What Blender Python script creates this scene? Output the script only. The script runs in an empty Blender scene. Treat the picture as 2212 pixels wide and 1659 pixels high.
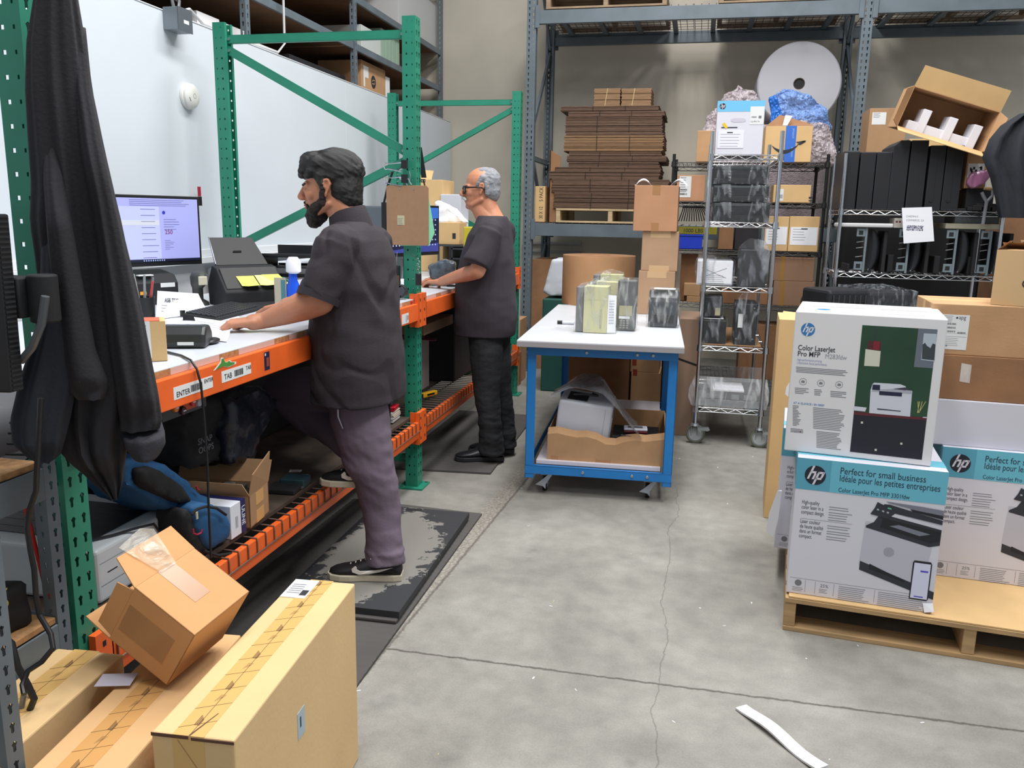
import bpy, bmesh, math, random
from mathutils import Vector, Matrix, noise
random.seed(7)
sc = bpy.context.scene
C = sc.collection
PI = math.pi

# ------------------------------------------------------------------ camera
F_PX, CX, CY, CAM_H = 1800.0, 1106.0, 829.5, 1.48
RIGHT = Vector((0.97614605, 0.2164298, 0.01723452))
DOWN = Vector((0.05930702, -0.18944144, -0.98009929))
FWD = Vector((-0.20885776, 0.95774218, -0.19775832))
cam_d = bpy.data.cameras.new('camera')
cam_d.sensor_fit = 'HORIZONTAL'
cam_d.sensor_width = 36.0
cam_d.lens = 36.0 * F_PX / 2212.0
cam_d.clip_start = 0.05
cam = bpy.data.objects.new('camera', cam_d)
C.objects.link(cam)
m3 = Matrix((RIGHT, -DOWN, -FWD)).transposed()
cam.matrix_world = Matrix.Translation((0, 0, CAM_H)) @ m3.to_4x4()
sc.camera = cam

# ------------------------------------------------------------------ light
sc.view_settings.view_transform = 'Standard'
sc.view_settings.look = 'None'
sc.view_settings.gamma = 1.0
sc.view_settings.use_curve_mapping = False
sc.view_settings.exposure = -0.13
w = bpy.data.worlds.new('warehouse_ambient')
sc.world = w
w.use_nodes = True
w.node_tree.nodes['Background'].inputs[0].default_value = (0.86, 0.92, 1.0, 1)
w.node_tree.nodes['Background'].inputs[1].default_value = 0.46

def area(name, loc, sx, sy, power, col=(1, 0.985, 0.97), rz=0.0):
    d = bpy.data.lights.new(name, 'AREA')
    d.shape = 'RECTANGLE'
    d.size = sx
    d.size_y = sy
    d.energy = power
    d.color = col
    o = bpy.data.objects.new(name, d)
    o.location = loc
    o.rotation_euler = (0, 0, rz)
    C.objects.link(o)
    return o
area('high_bay_or_fill_light', (-0.55, 3.6, 5.6), 0.6, 2.4, 160)
area('high_bay_or_fill_light', (1.9, 3.3, 5.6), 0.6, 2.4, 150)
area('high_bay_or_fill_light', (-0.2, 5.9, 5.7), 0.6, 1.6, 150)
area('high_bay_or_fill_light', (-0.9, 0.9, 5.4), 0.6, 2.0, 85)
area('high_bay_or_fill_light', (0.9, 1.3, 5.4), 0.6, 2.0, 110)  # unseen fill lamp, added to brighten the near floor on the right

# ------------------------------------------------------------------ helpers
def lin(c):
    return tuple(((x / 255.0) / 12.92 if x <= 10.3 else (((x / 255.0) + 0.055) / 1.055) ** 2.4) for x in c)

def ray(px, py):
    return RIGHT * ((px - CX) / F_PX) + DOWN * ((py - CY) / F_PX) + FWD
CAM = Vector((0, 0, CAM_H))
def U(px, py, X=None, Y=None, Z=None):
    """the point of the place seen at a pixel of the photo, on the plane X, Y or Z = value"""
    d = ray(px, py)
    t = (X - CAM.x) / d.x if X is not None else (Y - CAM.y) / d.y if Y is not None else (Z - CAM.z) / d.z
    return CAM + d * t
def Upl(px, py, P0, n):
    d = ray(px, py)
    return CAM + d * ((Vector(P0) - CAM).dot(n) / d.dot(n))
def B2(x0, y0, x1, y1, Y):
    a = U(x0, y0, Y=Y); b = U(x1, y1, Y=Y)
    return a.x, b.x, b.z, a.z     # x0,x1,z0,z1

MATS = {}
def mat(name, col, rough=0.6, metal=0.0, var=0.0, scale=20.0, bump=0.0, bscale=80.0, alpha=1.0, emit=0.0, trans=0.0, aniso=None, coat=0.0, spec=0.5, var2=None):
    if name in MATS: return MATS[name]
    m = bpy.data.materials.new(name)
    m.use_nodes = True
    nt = m.node_tree; n = nt.nodes; l = nt.links
    b = n['Principled BSDF']
    c = lin(col)
    b.inputs['Base Color'].default_value = (*c, 1)
    b.inputs['Roughness'].default_value = rough
    b.inputs['Metallic'].default_value = metal
    b.inputs['Specular IOR Level'].default_value = spec
    if coat: b.inputs['Coat Weight'].default_value = coat
    if trans: b.inputs['Transmission Weight'].default_value = trans
    if alpha < 1: b.inputs['Alpha'].default_value = alpha
    if emit:
        b.inputs['Emission Color'].default_value = (*c, 1)
        b.inputs['Emission Strength'].default_value = emit
    if var or bump:
        tc = n.new('ShaderNodeTexCoord')
        src = tc.outputs['Object']
        if aniso:
            mp = n.new('ShaderNodeMapping'); mp.inputs['Scale'].default_value = aniso
            l.new(src, mp.inputs[0]); src = mp.outputs[0]
    if var:
        tx = n.new('ShaderNodeTexNoise'); tx.inputs['Scale'].default_value = scale; tx.inputs['Detail'].default_value = 5
        l.new(src, tx.inputs['Vector'])
        cr = n.new('ShaderNodeValToRGB')
        c2 = lin(var2) if var2 else tuple(x * (1 - var) for x in c)
        c1 = tuple(min(1, x * (1 + var * 0.6)) for x in c)
        cr.color_ramp.elements[0].position = 0.32; cr.color_ramp.elements[1].position = 0.68
        cr.color_ramp.elements[0].color = (*c2, 1); cr.color_ramp.elements[1].color = (*c1, 1)
        l.new(tx.outputs['Fac'], cr.inputs[0]); l.new(cr.outputs[0], b.inputs['Base Color'])
        if emit: l.new(cr.outputs[0], b.inputs['Emission Color'])
    if bump:
        t2 = n.new('ShaderNodeTexNoise'); t2.inputs['Scale'].default_value = bscale; t2.inputs['Detail'].default_value = 4
        l.new(src, t2.inputs['Vector'])
        bp = n.new('ShaderNodeBump'); bp.inputs['Strength'].default_value = bump; bp.inputs['Distance'].default_value = 0.01
        l.new(t2.outputs['Fac'], bp.inputs['Height']); l.new(bp.outputs[0], b.inputs['Normal'])
    MATS[name] = m
    return m

def film(name, tint, tr=0.75, rough=0.12, bs=14.0, strength=0.8):
    """thin clear plastic film: mostly see-through with glossy crinkles and pale streaks painted as highlights"""
    if name in MATS: return MATS[name]
    m = bpy.data.materials.new(name); m.use_nodes = True
    nt = m.node_tree; n = nt.nodes; l = nt.links
    n.remove(n['Principled BSDF'])
    out = n['Material Output']
    t = n.new('ShaderNodeBsdfTransparent'); t.inputs[0].default_value = (1, 1, 1, 1)
    p = n.new('ShaderNodeBsdfPrincipled'); p.inputs['Base Color'].default_value = (*lin(tint), 1)
    p.inputs['Roughness'].default_value = rough; p.inputs['Specular IOR Level'].default_value = 0.9
    mx = n.new('ShaderNodeMixShader')
    tc = n.new('ShaderNodeTexCoord')
    mp = n.new('ShaderNodeMapping'); mp.inputs['Scale'].default_value = (1.0, 1.0, 0.28)
    mp.inputs['Rotation'].default_value = (0.3, 0.8, 0.4)
    tx = n.new('ShaderNodeTexNoise'); tx.inputs['Scale'].default_value = bs; tx.inputs['Detail'].default_value = 6
    tx.inputs['Distortion'].default_value = 1.2
    l.new(tc.outputs['Object'], mp.inputs[0]); l.new(mp.outputs[0], tx.inputs['Vector'])
    bp = n.new('ShaderNodeBump'); bp.inputs['Strength'].default_value = strength; bp.inputs['Distance'].default_value = 0.02
    l.new(tx.outputs['Fac'], bp.inputs['Height']); l.new(bp.outputs[0], p.inputs['Normal'])
    cr = n.new('ShaderNodeMapRange'); cr.inputs[1].default_value = 0.50; cr.inputs[2].default_value = 0.74
    cr.inputs[3].default_value = 1 - tr; cr.inputs[4].default_value = min(1, 1 - tr + 0.55)  # more of the pale tint along noise streaks, painted highlights
    l.new(tx.outputs['Fac'], cr.inputs[0]); l.new(cr.outputs[0], mx.inputs[0])
    l.new(t.outputs[0], mx.inputs[1]); l.new(p.outputs[0], mx.inputs[2]); l.new(mx.outputs[0], out.inputs[0])
    MATS[name] = m
    return m

def I(v): return v
class XF:
    def __init__(s, o=(0, 0, 0), rz=0.0, M=None):
        s.o = Vector(o); s.m = M if M is not None else Matrix.Rotation(rz, 3, 'Z')
    def __call__(s, v): return s.o + s.m @ Vector(v)

class MB:
    def __init__(s, *mats):
        s.v = []; s.f = []; s.mi = []; s.mats = list(mats); s.sm = []; s.cur = 0; s.smooth = False; s.xf = I
    def m(s, mt):
        if mt not in s.mats: s.mats.append(mt)
        s.cur = s.mats.index(mt); return s
    def add(s, vs, fs):
        b = len(s.v)
        s.v += [tuple(s.xf(Vector(p))) for p in vs]
        for f in fs:
            s.f.append([b + i for i in f]); s.mi.append(s.cur); s.sm.append(s.smooth)
    def box(s, x0, x1, y0, y1, z0, z1):
        if x0 > x1: x0, x1 = x1, x0
        if y0 > y1: y0, y1 = y1, y0
        if z0 > z1: z0, z1 = z1, z0
        s.add([(x0, y0, z0), (x1, y0, z0), (x1, y1, z0), (x0, y1, z0), (x0, y0, z1), (x1, y0, z1), (x1, y1, z1), (x0, y1, z1)],
              [(0, 3, 2, 1), (4, 5, 6, 7), (0, 1, 5, 4), (1, 2, 6, 5), (2, 3, 7, 6), (3, 0, 4, 7)])
        return s
    def quad(s, *p): s.add(p, [tuple(range(len(p)))]); return s
    def prism(s, pts, n, d):
        """pts: a planar outline; pushed by d along n"""
        k = len(pts); n = Vector(n) * d
        s.add([Vector(p) for p in pts] + [Vector(p) + n for p in pts],
              [tuple(range(k))[::-1], tuple(range(k, 2 * k))] + [(i, (i + 1) % k, k + (i + 1) % k, k + i) for i in range(k)])
        return s
    def cyl(s, p0, p1, r0, r1=None, n=16, cap=True):
        r1 = r0 if r1 is None else r1
        p0 = Vector(p0); p1 = Vector(p1); d = (p1 - p0).normalized()
        a = d.orthogonal().normalized(); b = d.cross(a)
        vs = []
        for p, r in ((p0, r0), (p1, r1)):
            vs += [p + (a * math.cos(2 * PI * i / n) + b * math.sin(2 * PI * i / n)) * r for i in range(n)]
        fs = [(i, (i + 1) % n, n + (i + 1) % n, n + i) for i in range(n)]
        sm = s.smooth; s.smooth = True
        if cap: fs += [tuple(range(n))[::-1], tuple(range(n, 2 * n))]
        s.add(vs, fs); s.smooth = sm
        return s
    def tube(s, pts, r, n=8):
        pts = [Vector(p) for p in pts]; k = len(pts); vs = []; prev = None
        rr = r if isinstance(r, (list, tuple)) else [r] * k
        for i, p in enumerate(pts):
            d = (pts[min(i + 1, k - 1)] - pts[max(i - 1, 0)]).normalized()
            a = d.orthogonal() if prev is None else prev - d * prev.dot(d)
            if a.length < 1e-6: a = d.orthogonal()
            a.normalize(); prev = a; b = d.cross(a)
            vs += [p + (a * math.cos(2 * PI * j / n) + b * math.sin(2 * PI * j / n)) * rr[i] for j in range(n)]
        fs = []
        for i in range(k - 1):
            for j in range(n): fs.append((i * n + j, i * n + (j + 1) % n, (i + 1) * n + (j + 1) % n, (i + 1) * n + j))
        fs += [tuple(range(n))[::-1], tuple(range((k - 1) * n, k * n))]
        sm = s.smooth; s.smooth = True; s.add(vs, fs); s.smooth = sm
        return s
    def rings(s, rings, cap=True):
        n = len(rings[0]); vs = [p for r in rings for p in r]; fs = []
        for i in range(len(rings) - 1):
            for j in range(n): fs.append((i * n + j, i * n + (j + 1) % n, (i + 1) * n + (j + 1) % n, (i + 1) * n + j))
        if cap: fs += [tuple(range(n))[::-1], tuple(range((len(rings) - 1) * n, len(rings) * n))]
        s.add(vs, fs); return s
    def lathe(s, prof, c=(0, 0, 0), axis='Z', n=32, cap=True):
        c = Vector(c); R = []
        for r, h in prof:
            ring = []
            for i in range(n):
                a = 2 * PI * i / n; q = (r * math.cos(a), r * math.sin(a))
                ring.append(c + (Vector((q[0], q[1], h)) if axis == 'Z' else Vector((q[0], h, -q[1])) if axis == 'Y' else Vector((h, q[0], q[1]))))
            R.append(ring)
        sm = s.smooth; s.smooth = True; s.rings(R, cap); s.smooth = sm; return s
    def ell(s, c, r, n=16, k=10, R=None):
        c = Vector(c); rr = []
        for i in range(k + 1):
            t = PI * i / k; t = min(max(t, 0.02), PI - 0.02)
            ring = []
            for j in range(n):
                a = 2 * PI * j / n
                q = Vector((math.sin(t) * math.cos(a) * r[0], math.sin(t) * math.sin(a) * r[1], -math.cos(t) * r[2]))
                if R is not None: q = R @ q
                ring.append(c + q)
            rr.append(ring)
        sm = s.smooth; s.smooth = True; s.rings(rr); s.smooth = sm; return s
    def caps(s, p0, r0, p1, r1, n=16, fl=1.0, side=None):
        """closed tapered capsule; fl squeezes it along side"""
        p0 = Vector(p0); p1 = Vector(p1); d = (p1 - p0)
        L = d.length
        if L < 1e-6: return s.ell(p0, (r0, r0, r0))
        d.normalize()
        if side is None: a = d.orthogonal().normalized()
        else:
            a = Vector(side); a = (a - d * a.dot(d)).normalized()
        b = d.cross(a); rr = []
        for t in (-80, -55, -28, 0): rr.append((p0 + d * r0 * math.sin(math.radians(t)), r0 * math.cos(math.radians(t))))
        for t in (0, 28, 55, 80): rr.append((p1 + d * r1 * math.sin(math.radians(t)), r1 * math.cos(math.radians(t))))
        s.rings([[p + (a * math.cos(2 * PI * j / n) * fl + b * math.sin(2 * PI * j / n)) * r for j in range(n)] for p, r in rr])
        return s
    def plate(s, o, u, v, W, holes, cell, k0, nrow, kind='tear'):
        """flat strip of nrow cells (height cell) starting at height k0 with a hole pattern; columns given as u-centres"""
        o = Vector(o); u = Vector(u); v = Vector(v)
        cols = sorted(holes)
        eds = [0.0] + [(cols[i] + cols[i + 1]) / 2 for i in range(len(cols) - 1)] + [W]
        if kind == 'tear': h8 = [(-.55, -1), (0, -1.25), (.55, -1), (.55, .1), (1, .75), (0, 1.3), (-1, .75), (-.55, .1)]
        else: h8 = [(-1, -1), (0, -1), (1, -1), (1, 0), (1, 1), (0, 1), (-1, 1), (-1, 0)]
        for ci, cc in enumerate(cols):
            hr, hh = holes[cc]
            e0, e1 = eds[ci], eds[ci + 1]
            for r in range(nrow):
                z0 = k0 + r * cell; z1 = z0 + cell; zc = (z0 + z1) / 2; em = cc
                outr = [(e0, z0), (em, z0), (e1, z0), (e1, zc), (e1, z1), (em, z1), (e0, z1), (e0, zc)]
                inn = [(cc + a * hr, zc + b * hh) for a, b in h8]
                vs = [o + u * a + v * b for a, b in outr + inn]
                s.add(vs, [(i, (i + 1) % 8, 8 + (i + 1) % 8, 8 + i) for i in range(8)])
        return s
    def text(s, t, size, o, u, v, bold=0.0, shear=0.0, sx=1.0, align='LEFT'):
        cu = bpy.data.curves.new('t', 'FONT'); cu.body = t; cu.size = size; cu.shear = shear; cu.offset = bold * .4; cu.align_x = align
        cu.resolution_u = 3
        ob = bpy.data.objects.new('t', cu); C.objects.link(ob)
        me = bpy.data.meshes.new_from_object(ob)
        o = Vector(o); u = Vector(u) * sx; v = Vector(v)
        s.add([o + u * p.co.x + v * p.co.y for p in me.vertices], [tuple(p.vertices) for p in me.polygons])
        bpy.data.objects.remove(ob); bpy.data.curves.remove(cu); bpy.data.meshes.remove(me)
        return s
    def build(s, name, parent=None, bev=0.0, seg=2, label=None, ang=None):
        me = bpy.data.meshes.new(name)
        me.from_pydata(s.v, [], s.f)
        for mt in s.mats: me.materials.append(mt)
        me.polygons.foreach_set('material_index', s.mi)
        me.polygons.foreach_set('use_smooth', s.sm)
        if any(s.sm): me.set_sharp_from_angle(angle=math.radians(ang or 42))
        me.update()
        o = bpy.data.objects.new(name, me); C.objects.link(o)
        if parent: o.parent = parent
        if bev:
            b = o.modifiers.new('bevel', 'BEVEL'); b.width = bev; b.segments = seg; b.limit_method = 'ANGLE'; b.angle_limit = math.radians(40)
        if label: o['label'] = label
        return o

def tag(o, label=None, cat=None, group=None, kind=None):
    if label: o['label'] = label
    if cat: o['category'] = cat
    if group: o['group'] = group
    if kind: o['kind'] = kind
    return o
def thing(name, label, cat, loc=(0, 0, 0), rz=0.0, group=None, M=None):
    o = bpy.data.objects.new(name, None); C.objects.link(o)
    o.empty_display_size = 0.05
    if M is not None: o.matrix_world = Matrix.Translation(loc) @ M.to_4x4()
    else:
        o.location = loc; o.rotation_euler = (0, 0, rz)
    return tag(o, label, cat, group)
def dup(root, loc, rz=None, label=None):
    r = root.copy(); C.objects.link(r); r.location = loc
    if rz is not None: r.rotation_euler = (0, 0, rz)
    if label: r['label'] = label
    for ch in list(root.children):
        c = ch.copy(); C.objects.link(c); c.parent = r
        for g in ch.children:
            d = g.copy(); C.objects.link(d); d.parent = c
    return r
def place(o, loc, rz=0.0):
    o.location = loc; o.rotation_euler = (0, 0, rz); return o

X_, Y_, Z_ = Vector((1, 0, 0)), Vector((0, 1, 0)), Vector((0, 0, 1))

# palette
GREEN = mat('rack_green', (38, 132, 106), 0.42, var=0.10, scale=6)
ORANGE = mat('beam_orange', (236, 102, 38), 0.42, var=0.12, scale=9)
GREY = mat('rack_grey', (96, 108, 116), 0.5, var=0.14, scale=6)
DGREY = mat('dark_grey_metal', (62, 66, 70), 0.5)
STEEL = mat('galvanised_steel', (165, 170, 175), 0.35, 0.8, var=0.12, scale=30)
CHROME = mat('chrome_wire', (205, 208, 212), 0.2, 1.0)
BLK = mat('black_plastic', (22, 23, 26), 0.42)
BLKM = mat('black_matte', (26, 27, 30), 0.75)
CARD = mat('cardboard', (186, 146, 106), 0.85, var=0.10, scale=7, bump=0.08, bscale=140)
CARDL = mat('cardboard_light', (214, 178, 126), 0.85, var=0.07, scale=5, bump=0.06, bscale=140)
CARDD = mat('cardboard_brown', (148, 108, 76), 0.88, var=0.14, scale=8, bump=0.08, bscale=140)
KRAFT = mat('cardboard_edge_brown', (128, 98, 74), 0.9, var=0.25, scale=30, aniso=(1, 1, 14))
TAPE = mat('tan_tape', (206, 160, 100), 0.35)
TAPEC = mat('brown_tape', (168, 124, 84), 0.3)
WHITE = mat('white_paint', (228, 230, 232), 0.5)
PAPER = mat('paper_white', (236, 238, 244), 0.7)
LABELW = mat('label_white', (222, 224, 224), 0.6)
INK = mat('print_ink', (40, 42, 48), 0.7)
INKG = mat('print_ink_grey', (120, 122, 128), 0.7)
WOOD = mat('pallet_wood', (178, 146, 104), 0.85, var=0.22, scale=6, aniso=(1, 8, 8))
OSB = mat('particle_board', (168, 126, 82), 0.85, var=0.3, scale=60)
FILM = film('clear_film', (235, 238, 242))
FILM2 = film('clear_film_wrap', (176, 182, 188), tr=0.95, bs=20, rough=.06, strength=1.0)
FILM3 = film('clear_film_light', (196, 200, 196), tr=0.93, bs=22, rough=.08)
RUBBER = mat('rubber_grey', (92, 98, 92), 0.6)
# ------------------------------------------------------------------ structure
def floor_mat():
    m = bpy.data.materials.new('concrete_floor'); m.use_nodes = True
    nt = m.node_tree; n = nt.nodes; l = nt.links; b = n['Principled BSDF']
    geo = n.new('ShaderNodeNewGeometry'); pos = geo.outputs['Position']
    def tex(scale, det=8, dist=0.0, rough=0.6):
        t = n.new('ShaderNodeTexNoise'); t.inputs['Scale'].default_value = scale; t.inputs['Detail'].default_value = det
        t.inputs['Distortion'].default_value = dist; t.inputs['Roughness'].default_value = rough
        l.new(pos, t.inputs['Vector']); return t.outputs['Fac']
    def ramp(fac, stops):
        r = n.new('ShaderNodeValToRGB'); e = r.color_ramp.elements
        e[0].position, e[0].color = stops[0][0], (*stops[0][1], 1)
        e[1].position, e[1].color = stops[-1][0], (*stops[-1][1], 1)
        for p, c in stops[1:-1]:
            q = e.new(p); q.color = (*c, 1)
        l.new(fac, r.inputs[0]); return r.outputs[0]
    def mix(a, b_, fac, mode='MIX'):
        x = n.new('ShaderNodeMix'); x.data_type = 'RGBA'; x.blend_type = mode
        for s_, i in ((fac, 0), (a, 6), (b_, 7)):
            if isinstance(s_, (int, float)): x.inputs[i].default_value = s_
            elif isinstance(s_, tuple): x.inputs[i].default_value = (*s_, 1)
            else: l.new(s_, x.inputs[i])
        return x.outputs[2]
    def math_(op, a, b_=0.0, c=0.0):
        x = n.new('ShaderNodeMath'); x.operation = op
        for i, s_ in enumerate((a, b_, c)):
            if isinstance(s_, (int, float)): x.inputs[i].default_value = s_
            else: l.new(s_, x.inputs[i])
        return x.outputs[0]
    base = ramp(tex(1.1, 9, 0.6), [(0.3, lin((126, 124, 118))), (0.5, lin((146, 144, 137))), (0.72, lin((162, 160, 153)))])
    fine = ramp(tex(9, 8), [(0.3, (0.80, 0.80, 0.80)), (0.7, (1.08, 1.08, 1.08))])
    col = mix(base, fine, 1.0, 'MULTIPLY')
    spots = ramp(tex(4.2, 3, 0.2), [(0.27, (0.66, 0.68, 0.70)), (0.36, (1, 1, 1))])
    col = mix(col, spots, 0.55, 'MULTIPLY')
    grit = ramp(tex(160, 2), [(0.35, (0.86, 0.86, 0.86)), (0.6, (1.03, 1.03, 1.03))])
    col = mix(col, grit, 0.7, 'MULTIPLY')
    sx = n.new('ShaderNodeSeparateXYZ'); l.new(pos, sx.inputs[0])
    X, Y = sx.outputs[0], sx.outputs[1]
    wob = math_('MULTIPLY', math_('SUBTRACT', tex(3.0, 4), 0.5), 0.05)
    fw = math_('MULTIPLY', math_('SUBTRACT', tex(26, 4), 0.5), 0.02)
    def near(d, w0, w1):
        x = n.new('ShaderNodeMapRange'); l.new(math_('ABSOLUTE', d), x.inputs[0])
        x.inputs[1].default_value = w0; x.inputs[2].default_value = w1; x.inputs[3].default_value = 1; x.inputs[4].default_value = 0
        return x.outputs[0]
    # joint along the bench and the worn strip beside it
    dj = math_('ADD', math_('SUBTRACT', X, math_('MULTIPLY', Y, 0.047)), 1.094)
    strip = near(math_('ADD', math_('ADD', dj, 0.045), fw), 0.03, 0.075)
    spk = ramp(tex(70, 4), [(0.38, lin((84, 76, 68))), (0.5, lin((146, 134, 120))), (0.62, lin((188, 182, 172)))])
    col = mix(col, spk, math_('MULTIPLY', strip, 0.4))
    j1 = near(math_('ADD', dj, fw), 0.002, 0.009)
    j2 = math_('MULTIPLY', near(math_('ADD', math_('SUBTRACT', Y, math_('MULTIPLY', X, 0.006)), math_('ADD', fw, -2.508)), 0.002, 0.008), math_('GREATER_THAN', X, -1.0))
    wob2 = math_('MULTIPLY', math_('SUBTRACT', tex(2.0, 5), 0.5), 0.16)
    c1 = math_('MULTIPLY', near(math_('ADD', math_('ADD', X, 0.045), wob2), 0.0006, 0.0028), math_('LESS_THAN', Y, 4.6))
    c1 = math_('MULTIPLY', c1, 0.45)
    j = math_('MAXIMUM', math_('MULTIPLY', j1, 0.75), math_('MAXIMUM', j2, c1))
    col = mix(col, lin((70, 64, 58)), math_('MULTIPLY', j, 0.8))
    l.new(col, b.inputs['Base Color'])
    b.inputs['Roughness'].default_value = 0.55
    b.inputs['Specular IOR Level'].default_value = 0.35
    bp = n.new('ShaderNodeBump'); bp.inputs['Strength'].default_value = 0.35; bp.inputs['Distance'].default_value = 0.01
    hh = math_('SUBTRACT', math_('MULTIPLY', tex(60, 4), 0.12), math_('MULTIPLY', j, 0.8))
    l.new(hh, bp.inputs['Height']); l.new(bp.outputs[0], b.inputs['Normal'])
    return m
def struct(o): o['kind'] = 'structure'; return o
WALLB = mat('beige_wall', (196, 189, 174), 0.8, var=0.05, scale=2.5, bump=0.05, bscale=60)
WALLW = mat('white_board_wall', (204, 212, 218), 0.55, var=0.02, scale=3, bump=0.03, bscale=30)
b = MB(floor_mat()); b.box(-5.2, 6.0, -3.0, 9.4, -0.12, 0.0); struct(b.build('floor'))
b = MB(WALLB); b.box(-5.2, 6.0, 9.2, 9.4, 0.0, 7.0); struct(b.build('wall_back'))
b = MB(WALLB); b.box(-5.4, -5.2, -3.0, 9.4, 0.0, 7.0); struct(b.build('wall_left'))
# white board partition along the benches
wx = -2.74
b = MB(WALLW)
for y0, y1 in ((-1.0, 6.32), (6.323, 9.17)):
    b.box(wx - 0.05, wx, y0, y1, 0.0, 2.475)
struct(b.build('wall_partition', bev=0.002))
b = MB(mat('trim_white', (214, 218, 222), 0.45)); b.box(wx, wx + 0.055, -1.0, 9.17, 1.19, 1.225); b.box(wx, wx + 0.02, -1.0, 9.17, 1.225, 1.265)
b.box(wx - 0.055, wx + 0.004, -1.0, 9.17, 2.475, 2.482)
struct(b.build('trim_1', bev=0.003))
b = MB(mat('conduit_grey', (150, 150, 148), 0.5)); b.cyl((-1.9, 9.16, 1.19), (-1.25, 9.16, 1.19), 0.02); b.cyl((-1.9, 9.165, 1.10), (-1.25, 9.165, 1.10), 0.014)
struct(b.build('trim_2'))
b = MB(mat('pipe_white', (206, 212, 218), 0.4)); b.cyl((wx + 0.035, 4.3, 1.14), (wx + 0.035, 8.9, 1.14), 0.022); b.cyl((wx + 0.03, 4.3, 1.07), (wx + 0.03, 8.9, 1.07), 0.012)
struct(b.build('trim_3'))

# ------------------------------------------------------------------ racks
def upright_post(parent, x, y, face, Wd, Dp, H, mt, pitch=0.0508, near=True, base=True, nm='post'):
    """C-shaped punched post. face: outward unit vector of the punched face."""
    b = MB(mt)
    f = Vector(face); s_ = Vector((-f.y, f.x, 0))       # s_ runs along the face
    n = int((H - 0.05) / pitch)
    c = Vector((x, y, 0))
    o = c - s_ * Wd / 2 + f * 0
    cols = {Wd * 0.27: (0.0075, 0.011), Wd * 0.73: (0.0075, 0.011)}
    k0 = H - n * pitch
    for dd in (0.0, -0.002):
        b.plate(o + f * dd, s_, Z_, Wd, cols, pitch, k0, n, 'tear')
    b.quad(o, o + s_ * Wd, o + s_ * Wd + Z_ * k0, o + Z_ * k0)
    for side in (-1, 1):
        so = c + s_ * side * Wd / 2
        for dd in (0.0, -0.002):
            b.plate(so - f * Dp + s_ * side * dd, f, Z_, Dp, {Dp * 0.33: (0.0042, 0.0048), Dp * 0.75: (0.0025, 0.0045)}, pitch, k0, n, 'sq')
        b.quad(so - f * Dp, so, so + Z_ * k0, so - f * Dp + Z_ * k0)
        q = so - f * Dp                          # returned lip
        b.quad(q, q - s_ * side * Wd * 0.26, q - s_ * side * Wd * 0.26 + Z_ * H, q + Z_ * H)
    p = b.build(nm, parent)
    if base:
        b = MB(mt); q = c - f * Dp / 2
        hx = 0.07; b.box(q.x - hx, q.x + hx, q.y - hx, q.y + hx, 0, 0.01)
        b.m(DGREY)
        for sx in (-1, 1): b.cyl((q.x + sx * .054, q.y + sx * .054, 0.01), (q.x + sx * .054, q.y + sx * .054, 0.012), 0.009, n=10)
        b.build('base_plate', parent)
    return p
def brace(parent, p0, p1, wd, mt, face, nm='brace'):
    """channel brace between two posts lying in the plane with normal face"""
    p0 = Vector(p0); p1 = Vector(p1); d = (p1 - p0).normalized(); f = Vector(face); s_ = d.cross(f).normalized()
    b = MB(mt); h = wd / 2
    for a in (-1, 1): b.prism([p0 + s_ * a * h - f * .012, p1 + s_ * a * h - f * .012, p1 + s_ * a * h + f * .012, p0 + s_ * a * h + f * .012], s_, -a * .003)
    b.prism([p0 - s_ * h + f * .009, p1 - s_ * h + f * .009, p1 + s_ * h + f * .009, p0 + s_ * h + f * .009], f, .003)
    b.m(STEEL)
    for q in (p0 + d * .015, p1 - d * .015):
        b.cyl(q - f * .018, q - f * .008, 0.008, n=8); b.cyl(q + f * .011, q + f * .02, 0.008, n=8)
    return b.build(nm, parent)
def green_frame(y, label, zig):
    t = thing('upright_frame', label, 'rack frame', (0, 0, 0), group='green rack frames')
    yc = y + 0.038
    upright_post(t, -1.43, yc, (1, 0, 0), 0.076, 0.07, 2.44, GREEN)
    upright_post(t, -2.54, yc, (-1, 0, 0), 0.076, 0.07, 2.44, GREEN)
    for a, b_ in zig:
        brace(t, (a[0], yc, a[1]), (b_[0], yc, b_[1]), 0.042, GREEN, (0, -1, 0))
    return t
XF_, XR_ = -1.492, -2.478
green_frame(1.61, 'near green punched rack frame behind the hanging black hoodie', [((XR_, .15), (XF_, .15)), ((XR_, .25), (XF_, .9))])
green_frame(4.17, 'tall green rack frame with the brown clipboard hanging on it', [((XR_, 2.36), (XF_, 2.36)), ((XR_, 2.31), (XF_, 1.79)), ((XF_, 1.75), (XR_, 1.29)), ((XR_, 1.25), (XF_, .72)), ((XF_, .66), (XR_, .22)), ((XR_, .16), (XF_, .16))])
green_frame(6.70, 'farthest green rack frame, behind the man in glasses', [((XR_, 2.36), (XF_, 2.36)), ((XF_, 2.31), (XR_, 1.79)), ((XR_, 1.75), (XF_, 1.22)), ((XF_, 1.18), (XR_, .66)), ((XR_, .16), (XF_, .16))])

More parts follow.
